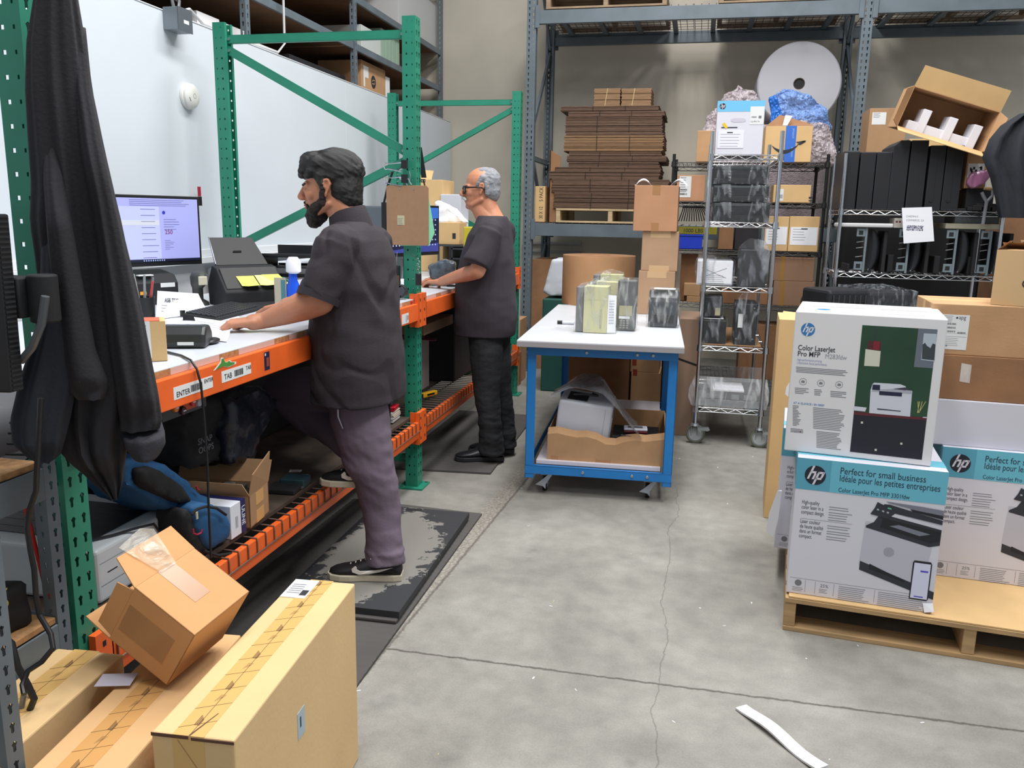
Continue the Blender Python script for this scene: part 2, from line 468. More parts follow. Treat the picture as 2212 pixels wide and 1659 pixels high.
def beam_pair(y0, y1, label, marks=None, z=1.022):
    """orange step beams front and rear of one bay with end connectors"""
    for k, xx, s_ in ((0, -1.43, 1), (1, -2.54, -1)):
        lab = label if k == 0 else label.replace('front beam', 'rear beam')
        t = thing('rack_beam', lab, 'beam', (xx, y0, z), group='orange rack beams')
        L = y1 - y0 - 0.078
        o0 = 0.039
        b = MB(ORANGE)
        # stepped tube: tall outer face, lower inner ledge
        prof = [(0.018 * s_, -0.09), (-0.028 * s_, -0.09), (-0.028 * s_, -0.028), (-0.005 * s_, -0.028), (-0.005 * s_, 0.0), (0.018 * s_, 0.0)]
        b.prism([(px_, o0, pz) for px_, pz in prof], Y_, L)
        b.build('beam_tube', t, bev=0.003)
        for yy in (o0 - 0.03, o0 + L - 0.02):
            b = MB(ORANGE); b.box(0.002 * s_, 0.022 * s_, yy - 0.012, yy + 0.05, -0.125, 0.05)
            b.box(-0.03 * s_, 0.022 * s_, yy + (0.045 if yy < 1 else -0.006), yy + (0.05 if yy < 1 else -0.001), -0.125, 0.05)
            for j in range(3): b.m(BLKM); b.box(0.0222 * s_, 0.0228 * s_, yy + 0.012, yy + 0.024, -0.1 + j * .055, -0.085 + j * .055); b.m(ORANGE)
            b.build('end_connector', t, bev=0.002)
        if k == 0 and marks: marks(t)
FR, SC_, TH = 1.645, 4.205, 6.738
def marks_near(t):
    # stickers on the front beam (local: x out, y along, z up)
    def stick(px, py, w_, h_, txts, name='barcode_sticker'):
        P = U(px, py, X=-1.43 + 0.018) - Vector(t.location)
        b = MB(LABELW); x = 0.0186
        b.box(0.018, x, P.y, P.y + w_, P.z - h_, P.z)
        b.m(INK)
        for s, size, uu, vv in txts:
            b.text(s, size, (x + .0004, P.y + uu, P.z - h_ + vv), Y_, Z_, bold=0.0006)
        y0 = P.y + w_ * .42; random.seed(3)
        while y0 < P.y + w_ * .72:
            ww = random.choice((.0012, .002, .003)); b.box(x, x + .0004, y0, y0 + ww, P.z - h_ * .8, P.z - h_ * .25); y0 += ww + random.choice((.0012, .002))
        b.build(name, t)
    stick(374, 838, 0.195, 0.036, [('ENTER', 0.022, .012, .006), ('ENTER', 0.016, .15, .02)])
    stick(478, 803, 0.175, 0.036, [('TAB', 0.024, .014, .008), ('TAB', 0.018, .142, .016)])
    P = U(463, 800, X=-1.412) - Vector(t.location)
    b = MB(LABELW, mat('sticker_green', (74, 140, 60), .5))
    def cr(k, x): return [(x, P.y + a * k + 0.06 * (1 - k), P.z + c * k + .008 * (1 - k)) for a, c in [(0, 0), (.02, .002), (.05, .004), (.075, -.003), (.118, .0), (.12, .006), (.095, .01), (.085, .017), (.07, .013), (.06, .016), (.05, .03), (.04, .031), (.035, .018), (.015, .008)]]
    b.prism(cr(1.08, .018), X_, .0006); b.cur = 1; b.prism(cr(.9, .0187), X_, .0005)
    b.build('crocodile_sticker', t)
    P = U(570, 762, X=-1.412) - Vector(t.location)
    b = MB(mat('sticker_navy', (34, 32, 66), .4)); b.box(.018, .0186, P.y, P.y + .036, P.z - .062, P.z); b.m(LABELW); b.box(.0186, .019, P.y + .004, P.y + .012, P.z - .012, P.z - .004)
    b.m(mat('sticker_rust', (150, 70, 50), .5)); b.box(.0186, .019, P.y + .014, P.y + .03, P.z - .05, P.z - .02); b.build('picture_sticker', t)
    P = U(868, 680, X=-1.412) - Vector(t.location)
    b = MB(LABELW); b.box(.018, .0186, P.y, P.y + .1, P.z - .05, P.z); b.m(INKG)
    for i in range(7): b.box(.0186, .019, P.y + .055, P.y + .078, P.z - .012 - i * .005, P.z - .0105 - i * .005)
    b.m(mat('sticker_red', (170, 60, 60), .5)); b.box(.0186, .019, P.y + .083, P.y + .094, P.z - .035, P.z - .012); b.build('warning_label', t)
beam_pair(FR, SC_, 'orange front beam under the near bench top with paper stickers', marks_near)
beam_pair(SC_, TH, 'orange front beam under the far bench top behind the second man')
beam_pair(FR, SC_, 'orange front beam of the near low shelf holding the backpack', z=0.385)
beam_pair(SC_, TH, 'orange front beam of the far low shelf with bare wire deck', z=0.385)

# bench tops
BT = mat('bench_white_laminate', (204, 210, 218), 0.3, var=0.02, scale=4)
def bench_top(y0, y1, label, gaps=()):
    b = MB(BT)
    b.box(-2.56, -1.435, y0, y1, 0.9955, 1.044)
    # bare, chipped front edge
    b.m(OSB); b.box(-1.4349, -1.4344, y0, y1, 1.022, 1.042)
    random.seed(5)
    b.m(mat('edge_band', (200, 178, 168), .5)); y = y0 + .05
    while y < y1 - .3:
        L = random.uniform(.05, .3); b.box(-1.4343, -1.4338, y, y + L, 1.0225, 1.0425); y += L + random.uniform(.02, .12)
    return tag(b.build('bench_top', bev=0.0015), label, 'bench top', 'white bench tops')
bench_top(1.70, 4.16, 'white bench top with a chipped edge, under the near man')
bench_top(4.26, 6.68, 'white bench top under the far man, beyond the clipboard post')

def wire_deck(y0, y1, label, boardcol):
    t = thing('wire_deck', label, 'wire deck', (0, 0, 0), group='wire decks on the low shelves')
    Wm = mat('deck_wire', (120, 98, 86), 0.5, 0.5)
    b = MB(Wm)
    n = int((y1 - y0) / 0.058)
    for i in range(n + 1):
        y = y0 + i * (y1 - y0) / n
        b.tube([(-2.5, y, .3895), (-1.44, y, .3895), (-1.411, y, .388), (-1.409, y, .374), (-1.409, y, .335)], 0.0028, 6)
    for z in (.335,): b.tube([(-1.4065, y0, z), (-1.4065, y1, z)], 0.003, 6)
    b.build('deck_wires', t)
    b = MB(Wm)
    for x in [-2.45 + .1 * i for i in range(10)]: b.tube([(x, y0, .3845), (x, y1, .3845)], 0.0026, 6)
    b.build('cross_wires', t)
    return t
wire_deck(1.72, 4.15, 'wire deck hooked over the near low orange beam', None)
wire_deck(4.27, 6.66, 'bare wire deck on the far low shelf beyond the clipboard post', None)
DARKB = mat('worn_board', (72, 60, 50), 0.9, var=0.45, scale=9)
b = MB(DARKB); b.box(-2.5, -1.46, 1.74, 4.14, .3925, .4105)
tag(b.build('shelf_board', bev=.002), 'worn brown board lying on the near low shelf under the backpack', 'shelf board')
b = MB(DARKB); b.box(-2.5, -1.62, 4.28, 6.6, .3925, .4105)
tag(b.build('shelf_board', bev=.002), 'board lying on the far low shelf under the black bin', 'shelf board')
DECK = .411

# ---- grey pallet rack on the back wall
GY0, GY1 = 7.86, 8.90
def grey_frame(xc, label):
    t = thing('upright_frame', label, 'rack frame', group='grey rack frames')
    upright_post(t, xc, GY0, (0, -1, 0), 0.085, 0.075, 4.2, GREY, pitch=0.0508)
    upright_post(t, xc, GY1, (0, 1, 0), 0.085, 0.075, 4.2, GREY, pitch=0.0508)
    z = .3; k = 0
    brace(t, (xc, GY0 + .05, .2), (xc, GY1 - .05, .2), .045, GREY, (1, 0, 0))
    while z < 4.0:
        a, b_ = (GY0 + .05, GY1 - .05) if k % 2 == 0 else (GY1 - .05, GY0 + .05)
        brace(t, (xc, a, z), (xc, b_, z + .9), .045, GREY, (1, 0, 0)); z += .95; k += 1
    brace(t, (xc, GY0 + .05, 2.02), (xc, GY1 - .05, 2.02), .045, GREY, (1, 0, 0))
    return t
grey_frame(-1.592, 'grey punched rack frame left of the flattened carton stack')
grey_frame(1.262, 'grey punched rack frame right of the white foam roll')
def grey_beam(x0, x1, z, yf, s_, label):
    b = MB(GREY)
    b.prism([(x0, yf + s_ * a, z + c) for a, c in ((0, 0), (0, -.115), (-.045, -.115), (-.045, -.035), (-.02, -.035), (-.02, 0))], X_, x1 - x0)
    t = tag(b.build('rack_beam', bev=.003), label, 'beam', 'grey rack beams')
    for xx in (x0, x1):
        b = MB(GREY); b.box(xx - .03 if xx == x1 else xx - .01, xx + .01 if xx == x1 else xx + .03, yf + s_ * .001, yf + s_ * .012, z - .15, z + .04); b.build('end_connector', t, bev=.002)
XL0, XR0 = -1.548, 1.218
grey_beam(XL0, XR0, 3.295, GY0, -1, 'high grey front beam spanning over the foam roll and carton stack')
grey_beam(XL0, XR0, 3.295, GY1, 1, 'high grey rear beam close to the beige wall, over the carton stack')
grey_beam(1.306, 3.9, 3.295, GY0, -1, 'high grey front beam over the tilted open carton')
grey_beam(1.306, 3.9, 3.295, GY1, 1, 'high grey rear beam over the tilted open carton')
grey_beam(XL0, XR0, 1.415, GY0, -1, 'low grey front beam carrying the pallet of flattened cartons')
grey_beam(XL0, XR0, 1.415, GY1, 1, 'low grey rear beam behind the pallet of flattened cartons')
DW = mat('deck_wire_grey', (104, 104, 104), 0.5, 0.4)
def grey_deck(x0, x1, z, label, sup=4):
    t = thing('wire_deck', label, 'wire deck', group='grey rack wire decks')
    b = MB(DW)
    n = int((x1 - x0) / 0.06)
    for i in range(n + 1):
        x = x0 + (x1 - x0) * i / n; b.tube([(x, GY0 - .003, z + .0 + .004), (x, GY1, z + .004)], .003, 5)
    for j in range(9): b.tube([(x0, GY0 + .06 + j * .115, z - .0005), (x1, GY0 + .06 + j * .115, z - .0005)], .003, 5)
    b.build('deck_wires', t)
    for i in range(sup):
        x = x0 + (x1 - x0) * (i + .5) / sup
        b = MB(GREY); b.box(x - .022, x + .022, GY0 + .021, GY1 - .021, z - .034, z - .004); b.build('support_channel', t)
grey_deck(XL0 + .01, -.17, 3.3, 'high wire deck above the flattened carton stack')
grey_deck(-.16, XR0 - .01, 3.3, 'high wire deck above the white foam roll')
grey_deck(1.32, 2.6, 3.3, 'high wire deck above the tilted open carton', 3)
grey_deck(XL0 + .01, -.17, 1.42, 'low wire deck under the pallet of flattened cartons')
grey_deck(-.16, XR0 - .01, 1.42, 'low wire deck under the bubble wrap roll')

# ---- pallets
def pallet(name, label, loc, rz, W, D, H=0.125, sheet=False, wood=WOOD):
    t = thing(name, label, 'pallet', loc, rz, 'wooden pallets')
    n = 7
    for i in range(n):
        b = MB(wood); y = (D - .1) * i / (n - 1); b.box(0, W, y, y + .1, H - .018, H); b.build('deck_board', t, bev=.002)
    for x in (0, W / 2 - .02, W - .04):
        b = MB(wood); b.box(x, x + .04, 0.004, D - .004, .018, H - .0185); b.build('stringer', t, bev=.002)
    for y in (0, D / 2 - .05, D - .1):
        b = MB(wood); b.box(0, W, y, y + .1, 0, .0175); b.build('bottom_board', t, bev=.002)
    return t
# ---- high shelving on the far side of the partition
def high_shelves():
    SH = mat('shelf_board_brown', (122, 92, 66), 0.85, var=0.2, scale=4)
    X0, X1 = -4.1, -2.83
    zs = [U(964, y, Y=9.1).z for y in (250, 189, 111)]
    zs = [2.50, zs[1], zs[2], zs[2] + .58]
    ys = [9.08, 6.72, 5.02, 3.3, 1.4]
    k = 0
    for i, y in enumerate(ys):
        for x in (X1, X0):
            t = thing('shelf_upright', ('grey slotted high shelving upright, ' + ('front row, ' if x == X1 else 'rear row, ') + ['at the beige wall', 'second from the beige wall', 'third from the beige wall', 'fourth from the beige wall', 'nearest the camera'][i]), 'shelf upright', (x, y, 0), group='grey uprights of the high shelving')
            b = MB(GREY); s_ = 1 if x == X1 else -1
            n = int(4.6 / .0508)
            b.plate((0.02 * s_, -.025, 0), Y_, Z_, .05, {.025: (.006, .012)}, .0508, 0, n, 'tear')
            b.plate((0.018 * s_, -.025, 0), Y_, Z_, .05, {.025: (.006, .012)}, .0508, 0, n, 'tear')
            b.plate((-.02 * s_, -.025, 0), X_ * s_, Z_, .04, {.02: (.006, .012)}, .0508, 0, n, 'tear')
            b.build('post', t)
    for j, z in enumerate(zs):
        for i in range(4):
            y1, y0 = ys[i] - .03, ys[i + 1] + .03
            t = thing('shelf_level', ['lowest', 'second', 'third', 'topmost'][j] + ' brown shelf with grey edge beams, high shelving, ' + ['bay nearest the beige wall', 'bay above the far bench', 'bay above the near bench', 'bay nearest the camera'][i], 'shelf', group='brown shelves of the high shelving')
            b = MB(SH); b.box(X0, X1 - .012, y0 - .02, y1 + .02, z - .018, z); b.build('shelf_board', t)
            b = MB(GREY)
            b.box(X1 - .011, X1 + .012, y0, y1, z - .05, z + .004); b.build('edge_beam', t, bev=.003)
            b = MB(GREY); b.box(X0 - .012, X0 + .011, y0, y1, z - .05, z - .0185); b.build('edge_beam', t, bev=.003)
    t = struct  # end brackets on the beige wall
    return zs, X0, X1
HZ, HX0, HX1 = high_shelves()
# ------------------------------------------------------------------ cartons
def rect(b, x0, x1, z0, z1, y): b.quad((x0, y, z0), (x1, y, z0), (x1, y, z1), (x0, y, z1)); return b
def lines(b, x0, x1, z1, n, dz, h, y, seed=1, ragged=.25):
    r = random.Random(seed)
    for i in range(n):
        rect(b, x0, x1 - (x1 - x0) * ragged * r.random(), z1 - i * dz - h, z1 - i * dz, y)
    return b
def barcode(b, x0, x1, z0, z1, y, seed=1):
    r = random.Random(seed); x = x0
    while x < x1:
        ww = r.choice((.6, 1, 1.6)) * (x1 - x0) / 60; rect(b, x, min(x1, x + ww), z0, z1, y); x += ww + r.choice((.8, 1.4)) * (x1 - x0) / 60
    return b
def carton(label, loc, rz, w, d, h, mt=CARD, tape='x', group=None, name='cardboard_box', cat='cardboard box', M=None, tapem=TAPEC, tf=.13, fronttape=True, bev=.003, twf=.2, tong=.06):
    """closed carton; origin at the front-left bottom corner, front face looks along -y"""
    b = MB(mt); b.box(0, w, 0, d, 0, h)
    t = tag(b.build(name, bev=bev), label, cat, group)
    if M is not None: t.matrix_world = Matrix.Translation(loc) @ M.to_4x4()
    else: place(t, loc, rz)
    if tape:
        b = MB(tapem); e = .0006; tw = min(.05, w * .2) if twf == .2 else w * twf
        if tape == 'x':       # seam runs along x
            b.box(-e, w + e, d / 2 - tw / 2, d / 2 + tw / 2, h, h + e)
            for xx in (-e, w): b.box(xx, xx + e, d / 2 - tw / 2, d / 2 + tw / 2, h - tf * h - .02, h)
        else:                 # seam runs along y, tape tongue on the front
            b.box(w / 2 - tw / 2, w / 2 + tw / 2, -e, d + e, h, h + e)
            b.box(w / 2 - tw / 2, w / 2 + tw / 2, -e, 0, h - tong, h)
            if fronttape: b.box(w / 2 - tw / 2, w / 2 + tw / 2, -e, 0, 0.0, tong * .9)
        b.build('tape', t)
        b = MB(KRAFT)
        if tape == 'x': b.box(0.004, w - .004, d / 2 - .0006, d / 2 + .0006, h + .0006, h + .0011)
        else: b.box(w / 2 - .0006, w / 2 + .0006, .004, d - .004, h + .0006, h + .0011)
        b.build('flap_seam', t)
    return t
def paper_label(t, x0, x1, z0, z1, n=6, seed=1, y=-.0008, bars=True, name='shipping_label', mt=None):
    b = MB(mt or LABELW); b.box(x0, x1, y, 0, z0, z1)
    w, h = x1 - x0, z1 - z0
    b.m(INKG); lines(b, x0 + w * .08, x0 + w * .6, z1 - h * .06, n, h * .11, h * .03, y - .0004, seed)
    if bars:
        b.m(INK)
        for k in range(2): barcode(b, x0 + w * .1, x0 + w * .7, z0 + h * (.1 + .2 * k), z0 + h * (.2 + .2 * k), y - .0004, seed + k)
    return b.build(name, t)

# ------------------------------------------------------------------ right foreground: pallet with boxed printers
PZ = .128
pal = pallet('wooden_pallet', 'wooden pallet on the concrete floor carrying the stacked printer boxes', (0.386, 2.99, 0), -.105, 1.22, 1.05, H=PZ)
b = MB(CARDL); b.box(.012, 1.215, .004, 1.04, 0, .006)
tag(place(b.build('cardboard_sheet', bev=.001), (0.386, 2.99, PZ + .001), -.105), 'flat tan cardboard sheet covering the wooden pallet', 'cardboard sheet')
BZ = PZ + .0075
CY_ = mat('carton_cyan', (104, 184, 206), 0.5); CY2 = mat('carton_cyan_dark', (88, 164, 188), 0.5)
HPW = mat('carton_white_gloss', (214, 214, 224), 0.42)
HPN = mat('logo_navy', (24, 30, 44), .5); HPB = mat('logo_blue', (52, 120, 184), .5); NV = mat('print_navy', (30, 40, 64), .6)
def face_uv(o, px, py, w=None):
    """pixel of the photo -> (u, v) on the front face (local x/z) of a box"""
    n = o.matrix_world.to_3x3() @ Vector((0, -1, 0))
    P = Upl(px, py, o.matrix_world.translation, n)
    q = o.matrix_world.inverted() @ P
    return q.x, q.z
def logo(b, cx, cz, r, y, disc, letter):
    b.m(disc); n = 32
    b.prism([(cx + r * math.cos(2 * PI * i / n), y, cz + r * math.sin(2 * PI * i / n)) for i in range(n)], (0, -1, 0), .0003)
    b.m(letter); s = r * 1.5
    k = .36
    def st(x0, z0, z1, wd): b.quad(*[(cx + r * (x + z * k), y - .0006, cz + r * z) for x, z in ((x0, z0), (x0 + wd, z0), (x0 + wd, z1), (x0, z1))])
    st(-.62, -.42, .98, .2); st(-.16, -.42, .2, .2); st(-.62, .2, .42, .58)      # h
    st(.12, -.98, .42, .2); st(.56, -.2, .42, .2); st(.12, .2, .42, .6); st(.12, -.42, -.22, .6)    # p
def hp_front(t, w, h, art=True, side=True):
    y = -.0006
    b = MB(CY2); b.box(0, w, y, 0, h * .776, h); b.m(CY_); b.box(w * .235, w, y - .0004, 0, h * .776, h)
    b.build('teal_band', t)
    b = MB(HPN); logo(b, w * .13, h * .885, w * .073, y - .0005, HPN, HPW); b.build('logo', t)
    b = MB(NV); yy = y - .0009
    b.text('Perfect for small business', .034, (w * .295, yy, h * .915), X_, Z_, sx=.79)
    b.text('Idéale pour les petites entreprises', .034, (w * .295, yy, h * .862), X_, Z_, sx=.69)
    b.text('Color LaserJet Pro MFP 3301fdw', .022, (w * .295, yy, h * .787), X_, Z_, sx=.78)
    for i, s in enumerate(('High-quality', 'color laser in a', 'compact design.')): b.text(s, .0205, (w * .055, y, h * (.672 - .036 * i)), X_, Z_, sx=.60)
    for i, s in enumerate(('Laser couleur', 'de haute qualité', 'dans un format', 'compact.')): b.text(s, .0205, (w * .055, y, h * (.532 - .036 * i)), X_, Z_, sx=.60)
    b.m(INKG)
    for k, z in enumerate((.672, .632, .596, .535, .495, .455)): lines(b, w * .245, w * .41, h * z, 2, .009, .0022, y, k)
    rect(b, w * .055, w * .41, h * .563, h * .565, y); rect(b, 0.01, w - .01, h * .118, h * .12, y)
    lines(b, w * .365, w * .58, h * .102, 8, .0072, .0018, y, 5); lines(b, w * .635, w * .97, h * .102, 8, .0072, .0018, y, 6)
    lines(b, w * .04, w * .12, h * .05, 3, .006, .0015, y, 7); lines(b, w * .23, w * .29, h * .06, 3, .006, .0015, y, 8)
    b.text('25%', .017, (w * .235, y, h * .075), X_, Z_)
    n = 20
    b.prism([(w * .08 + .012 * math.cos(2 * PI * i / n), y, h * .085 + .012 * math.sin(2 * PI * i / n)) for i in range(n)], (0, -1, 0), .0002)
    for xx in (.13, .2, .33, .61): rect(b, w * xx, w * xx + .001, h * .02, h * .11, y)
    b.build('lettering', t)
    if not art: return
    # pictured printer (traced in the unit square of the face)
    K = mat('pic_dark', (44, 48, 58), .55); K2 = mat('pic_darker', (26, 28, 36), .55); G1 = mat('pic_grey', (120, 124, 136), .55); G2 = mat('pic_light', (206, 208, 218), .5)
    def P(c, y_, *p):
        b.m(c); b.quad(*[(w * u, y_, h * v) for u, v in p])
    b = MB(G2); y1, y2, y3, y4 = y, y - .0004, y - .0008, y - .0012
    P(mat('pic_body', (190, 190, 202), .5), y1, (.485, .275), (.92, .17), (.96, .58), (.5, .60))
    P(K, y2, (.49, .245), (1 - .002, .10), (1 - .002, .155), (.49, .31))
    P(K2, y3, (.555, .262), (.80, .196), (.802, .207), (.555, .298))
    P(K, y2, (.505, .555), (.93, .47), (.998, .49), (.998, .62), (.60, .68), (.555, .60), (.505, .57))
    P(K2, y3, (.6, .57), (.93, .5), (.995, .52), (.995, .585), (.61, .635))
    P(G1, y4, (.66, .585), (.86, .54), (.93, .56), (.72, .60))
    P(G2, y4, (.66, .655), (.998, .60), (.998, .625), (.655, .68))
    P(K, y3, (.60, .69), (.998, .635), (.998, .665), (.65, .735), (.61, .735))
    P(G1, y4, (.64, .745), (.998, .69), (.998, .735), (.86, .745), (.62, .755))
    P(K2, y4, (.80, .705), (.998, .672), (.998, .70), (.78, .72))
    P(K, y4 - .0004, (.525, .655), (.645, .635), (.70, .69), (.565, .745), (.55, .70))
    P(mat('pic_button', (160, 168, 178), .5), y4 - .0008, (.565, .688), (.58, .686), (.58, .697), (.565, .7))
    P(MATS['pic_button'], y4 - .0008, (.60, .68), (.615, .678), (.615, .69), (.6, .692))
    P(MATS['pic_button'], y4 - .0008, (.632, .674), (.647, .672), (.647, .684), (.632, .686))
    P(mat('pic_green', (90, 190, 150), .5), y4 - .0008, (.635, .706), (.66, .702), (.66, .712), (.635, .716))
    b.m(mat('pic_badge', (160, 160, 172), .4)); n = 20
    b.prism([(w * .675 + .017 * math.cos(2 * PI * i / n), y2, h * .40 + .017 * math.sin(2 * PI * i / n)) for i in range(n)], (0, -1, 0), .0002)
    P(K2, y4, (.84, .085), (.955, .085), (.965, .10), (.965, .35), (.955, .365), (.85, .365), (.84, .35))
    P(mat('pic_screen', (214, 218, 240), .5), y4 - .0004, (.847, .095), (.957, .095), (.957, .35), (.85, .35))
    P(mat('pic_violet', (90, 80, 200), .5), y4 - .0008, (.895, .288), (.945, .288), (.945, .3), (.895, .3))
    P(MATS['pic_violet'], y4 - .0008, (.87, .105), (.93, .105), (.93, .113), (.87, .113))
    b.build('printed_picture', t)
def hp_box(label, loc, rz, w, d, h, art=True):
    b = MB(HPW); b.box(0, w, 0, d, 0, h)
    t = tag(place(b.build('printer_box', bev=.003), loc, rz), label, 'printer box', 'boxed printers on the pallet')
    hp_front(t, w, h, art)
    b = MB(CY_); b.box(0.0, w, 0.05, .13, h, h + .0005); b.box(-.0006, 0, 0, d, h * .776, h)
    b.m(INKG)
    for k in range(5): b.box(-.0006, 0, d * .72, d * .94, h * (.60 - .05 * k), h * (.606 - .05 * k))
    b.build('side_print', t)
    return t
A0 = (0.391, 3.022, BZ)
boxA = hp_box('white printer box with teal band at the pallet front, under the green-photo box', A0, -.105, .487, .40, .517)
# torn lower corner
b = MB(PAPER, CARD); b.quad((.455, -.002, .035), (.486, -.002, .04), (.492, -.012, .012), (.462, -.010, .004)); b.cur = 1; b.quad((.458, -.0015, .03), (.485, -.0015, .034), (.486, -.0015, .002), (.46, -.0015, .002))
b.build('torn_corner', boxA)
c_, s_ = math.cos(-.105), math.sin(-.105)
def palp(x, y): return (0.386 + c_ * x - s_ * y, 2.99 + s_ * x + c_ * y, BZ)
Pc = Vector(U(2022, 1242, Z=BZ))
hp_box('white printer box with teal band at the right, under the plain white carton', (Pc.x - .03, Pc.y, BZ), -.09, .487, .40, .517)
Pd = Vector(U(1690, 1195, Z=BZ))
hp_box('white printer box peeking out behind the left edge of the front teal printer box', (Pd.x - .03, Pd.y + .055, BZ), -.105, .487, .40, .517, False)
# clear pouch hanging off the left box
b = MB(PAPER)
P0 = U(1682, 1060, Y=3.4)
b.rings([[Vector((P0.x - .005, P0.y, P0.z)), Vector((P0.x + .012, P0.y, P0.z)), Vector((P0.x + .012, P0.y + .01, P0.z))],
         [Vector((P0.x - .03, P0.y, P0.z - .1)), Vector((P0.x + .008, P0.y, P0.z - .12)), Vector((P0.x + .008, P0.y + .012, P0.z - .1))],
         [Vector((P0.x - .035, P0.y, P0.z - .18)), Vector((P0.x - .005, P0.y, P0.z - .2)), Vector((P0.x - .01, P0.y + .01, P0.z - .18))]])
tag(b.build('document_pouch'), 'crumpled white document pouch hanging off the side of the rear printer box', 'paper')
# upper big box
OW = mat('carton_offwhite', (222, 222, 224), 0.45)
BW, BD, BH = .485, .40, .512
b = MB(OW); b.box(0, BW, 0, BD, 0, BH)
boxB = tag(place(b.build('printer_box', bev=.004), (.350, 3.10, BZ + .519), -.165), 'large white printer box with a green photo panel, topmost of the front stack', 'printer box', 'boxed printers on the pallet')
bpy.context.view_layer.update()
y = -.0006
def z6(x, y_): return (1640 + x / 3.867, 620 + y_ / 3.867)
def fq(b, c, yy, *pts):
    b.m(c); b.quad(*[(lambda q: (q[0], yy, q[1]))(face_uv(boxB, *z6(*p))) for p in pts])
b = MB()
fq(b, mat('photo_green_wall', (36, 72, 50), .5, var=.25, scale=4), y, (758, 1375), (1358, 1443), (1490, 355), (862, 318))
PH = 'photo'
fq(b, mat('photo_grey_frame', (104, 112, 124), .5), y - .0003, (1292, 668), (1450, 678), (1490, 355), (1330, 348))
fq(b, mat('photo_pic', (176, 188, 198), .5), y - .0006, (1352, 608), (1463, 622), (1483, 392), (1375, 386))
fq(b, mat('photo_pic_dark', (58, 66, 70), .5), y - .0009, (1358, 600), (1462, 612), (1472, 480), (1450, 470), (1430, 510), (1400, 490), (1385, 465), (1365, 480))
fq(b, mat('photo_drawers', (30, 30, 44), .5), y - .0003, (758, 1375), (1358, 1443), (1396, 1110), (790, 1065))
fq(b, mat('photo_red_top', (92, 34, 44), .5), y - .0006, (788, 1066), (1396, 1112), (1400, 1090), (792, 1040))
for p in ((858, 1132), (1187, 1308), (973, 1360)):
    fq(b, mat('photo_knob', (206, 204, 190), .4), y - .0006, (p[0] - 9, p[1] + 8), (p[0] + 9, p[1] + 9), (p[0] + 9, p[1] - 9), (p[0] - 9, p[1] - 9))
W1 = mat('photo_white', (206, 210, 220), .5); W2 = mat('photo_lightgrey', (168, 172, 184), .5)
fq(b, W1, y - .0009, (918, 1052), (1260, 1082), (1278, 868), (1222, 862), (1225, 830), (1180, 812), (960, 798), (945, 812), (930, 860))
fq(b, W2, y - .0012, (940, 872), (1278, 892), (1280, 866), (1130, 850), (945, 858))
fq(b, mat('photo_navy', (30, 32, 62), .5), y - .0015, (943, 856), (1008, 862), (1010, 818), (948, 814))
fq(b, MATS['photo_navy'], y - .0015, (1002, 900), (1190, 914), (1194, 882), (1002, 868))
fq(b, mat('photo_slot', (60, 60, 74), .5), y - .0015, (985, 1022), (1182, 1040), (1182, 1033), (985, 1012))
fq(b, MATS['photo_slot'], y - .0015, (1115, 850), (1220, 862), (1270, 850), (1215, 838))
fq(b, mat('photo_lamp', (206, 206, 190), .5), y - .0006, (876, 658), (1003, 665), (1015, 535), (888, 518))
fq(b, mat('photo_lamp_red', (124, 30, 44), .5), y - .0006, (950, 522), (1000, 528), (1008, 455), (958, 448))
fq(b, mat('photo_lamp_red2', (84, 30, 40), .5), y - .0004, (905, 520), (1015, 528), (1018, 458), (910, 452))
fq(b, MATS['photo_slot'], y - .0006, (968, 450), (972, 450), (982, 328), (978, 328))
fq(b, W1, y - .0009, (790, 1030), (885, 1040), (897, 1006), (792, 995))
for dx0, dx1 in ((-15, 8), (4, -6), (20, 30), (12, 60)):
    fq(b, mat('photo_reed', (196, 190, 120), .5), y - .0009, (1325 + dx0 * .4, 1050), (1331 + dx0 * .4, 1050), (1334 + dx1, 955), (1329 + dx1, 955))
fq(b, W1, y - .0009, (1362, 1090), (1398, 1094), (1400, 1086), (1372, 1083))
b.build('printed_picture', boxB)
b = MB(HPB); q = face_uv(boxB, *z6(408, 355)); logo(b, q[0], q[1], .0235, y, HPB, OW)
b.m(HPB); n = 24
b.prism([(.09 + .024 * math.cos(2 * PI * i / n), .11 + .024 * math.sin(2 * PI * i / n), BH) for i in range(n)], Z_, .0005)
b.build('logo', boxB)
b = MB(mat('print_dark', (52, 54, 62), .6))
def tx(s, size, x, y_, **k):
    q = face_uv(boxB, *z6(x, y_)); b.text(s, size, (q[0], y, q[1]), X_, Z_, **k)
tx('Color LaserJet', .0262, 322, 524, bold=.0008, sx=.80)
tx('Pro MFP', .0262, 318, 574, bold=.0008, sx=.84)
b.m(mat('print_midgrey', (150, 152, 160), .6)); tx('M283fdw', .0235, 548, 596, sx=.82)
b.m(mat('print_bluegrey', (140, 152, 190), .6)); tx('High-performance printing', .0125, 316, 614, sx=.62); tx("L'impression haute performance", .0125, 314, 640, sx=.62)
b.m(INKG)
def ln(x0, x1, ytop, n_, dpx, seed):
    for i in range(n_):
        r = random.Random(seed * 50 + i); a = face_uv(boxB, *z6(x0, ytop + i * dpx)); e = face_uv(boxB, *z6(x1, ytop + i * dpx + (x1 - x0) * .08))
        rect(b, a[0], e[0] - .02 * r.random(), a[1] - .0012, a[1] + .0012, y)
ln(308, 750, 668, 4, 13, 1); ln(298, 420, 842, 4, 14, 2); ln(460, 560, 856, 4, 14, 3); ln(595, 730, 870, 4, 14, 4)
ln(280, 350, 990, 14, 12.5, 5); ln(450, 715, 1008, 13, 14, 6); ln(262, 410, 1182, 3, 12, 7); ln(478, 690, 1206, 11, 13, 8)
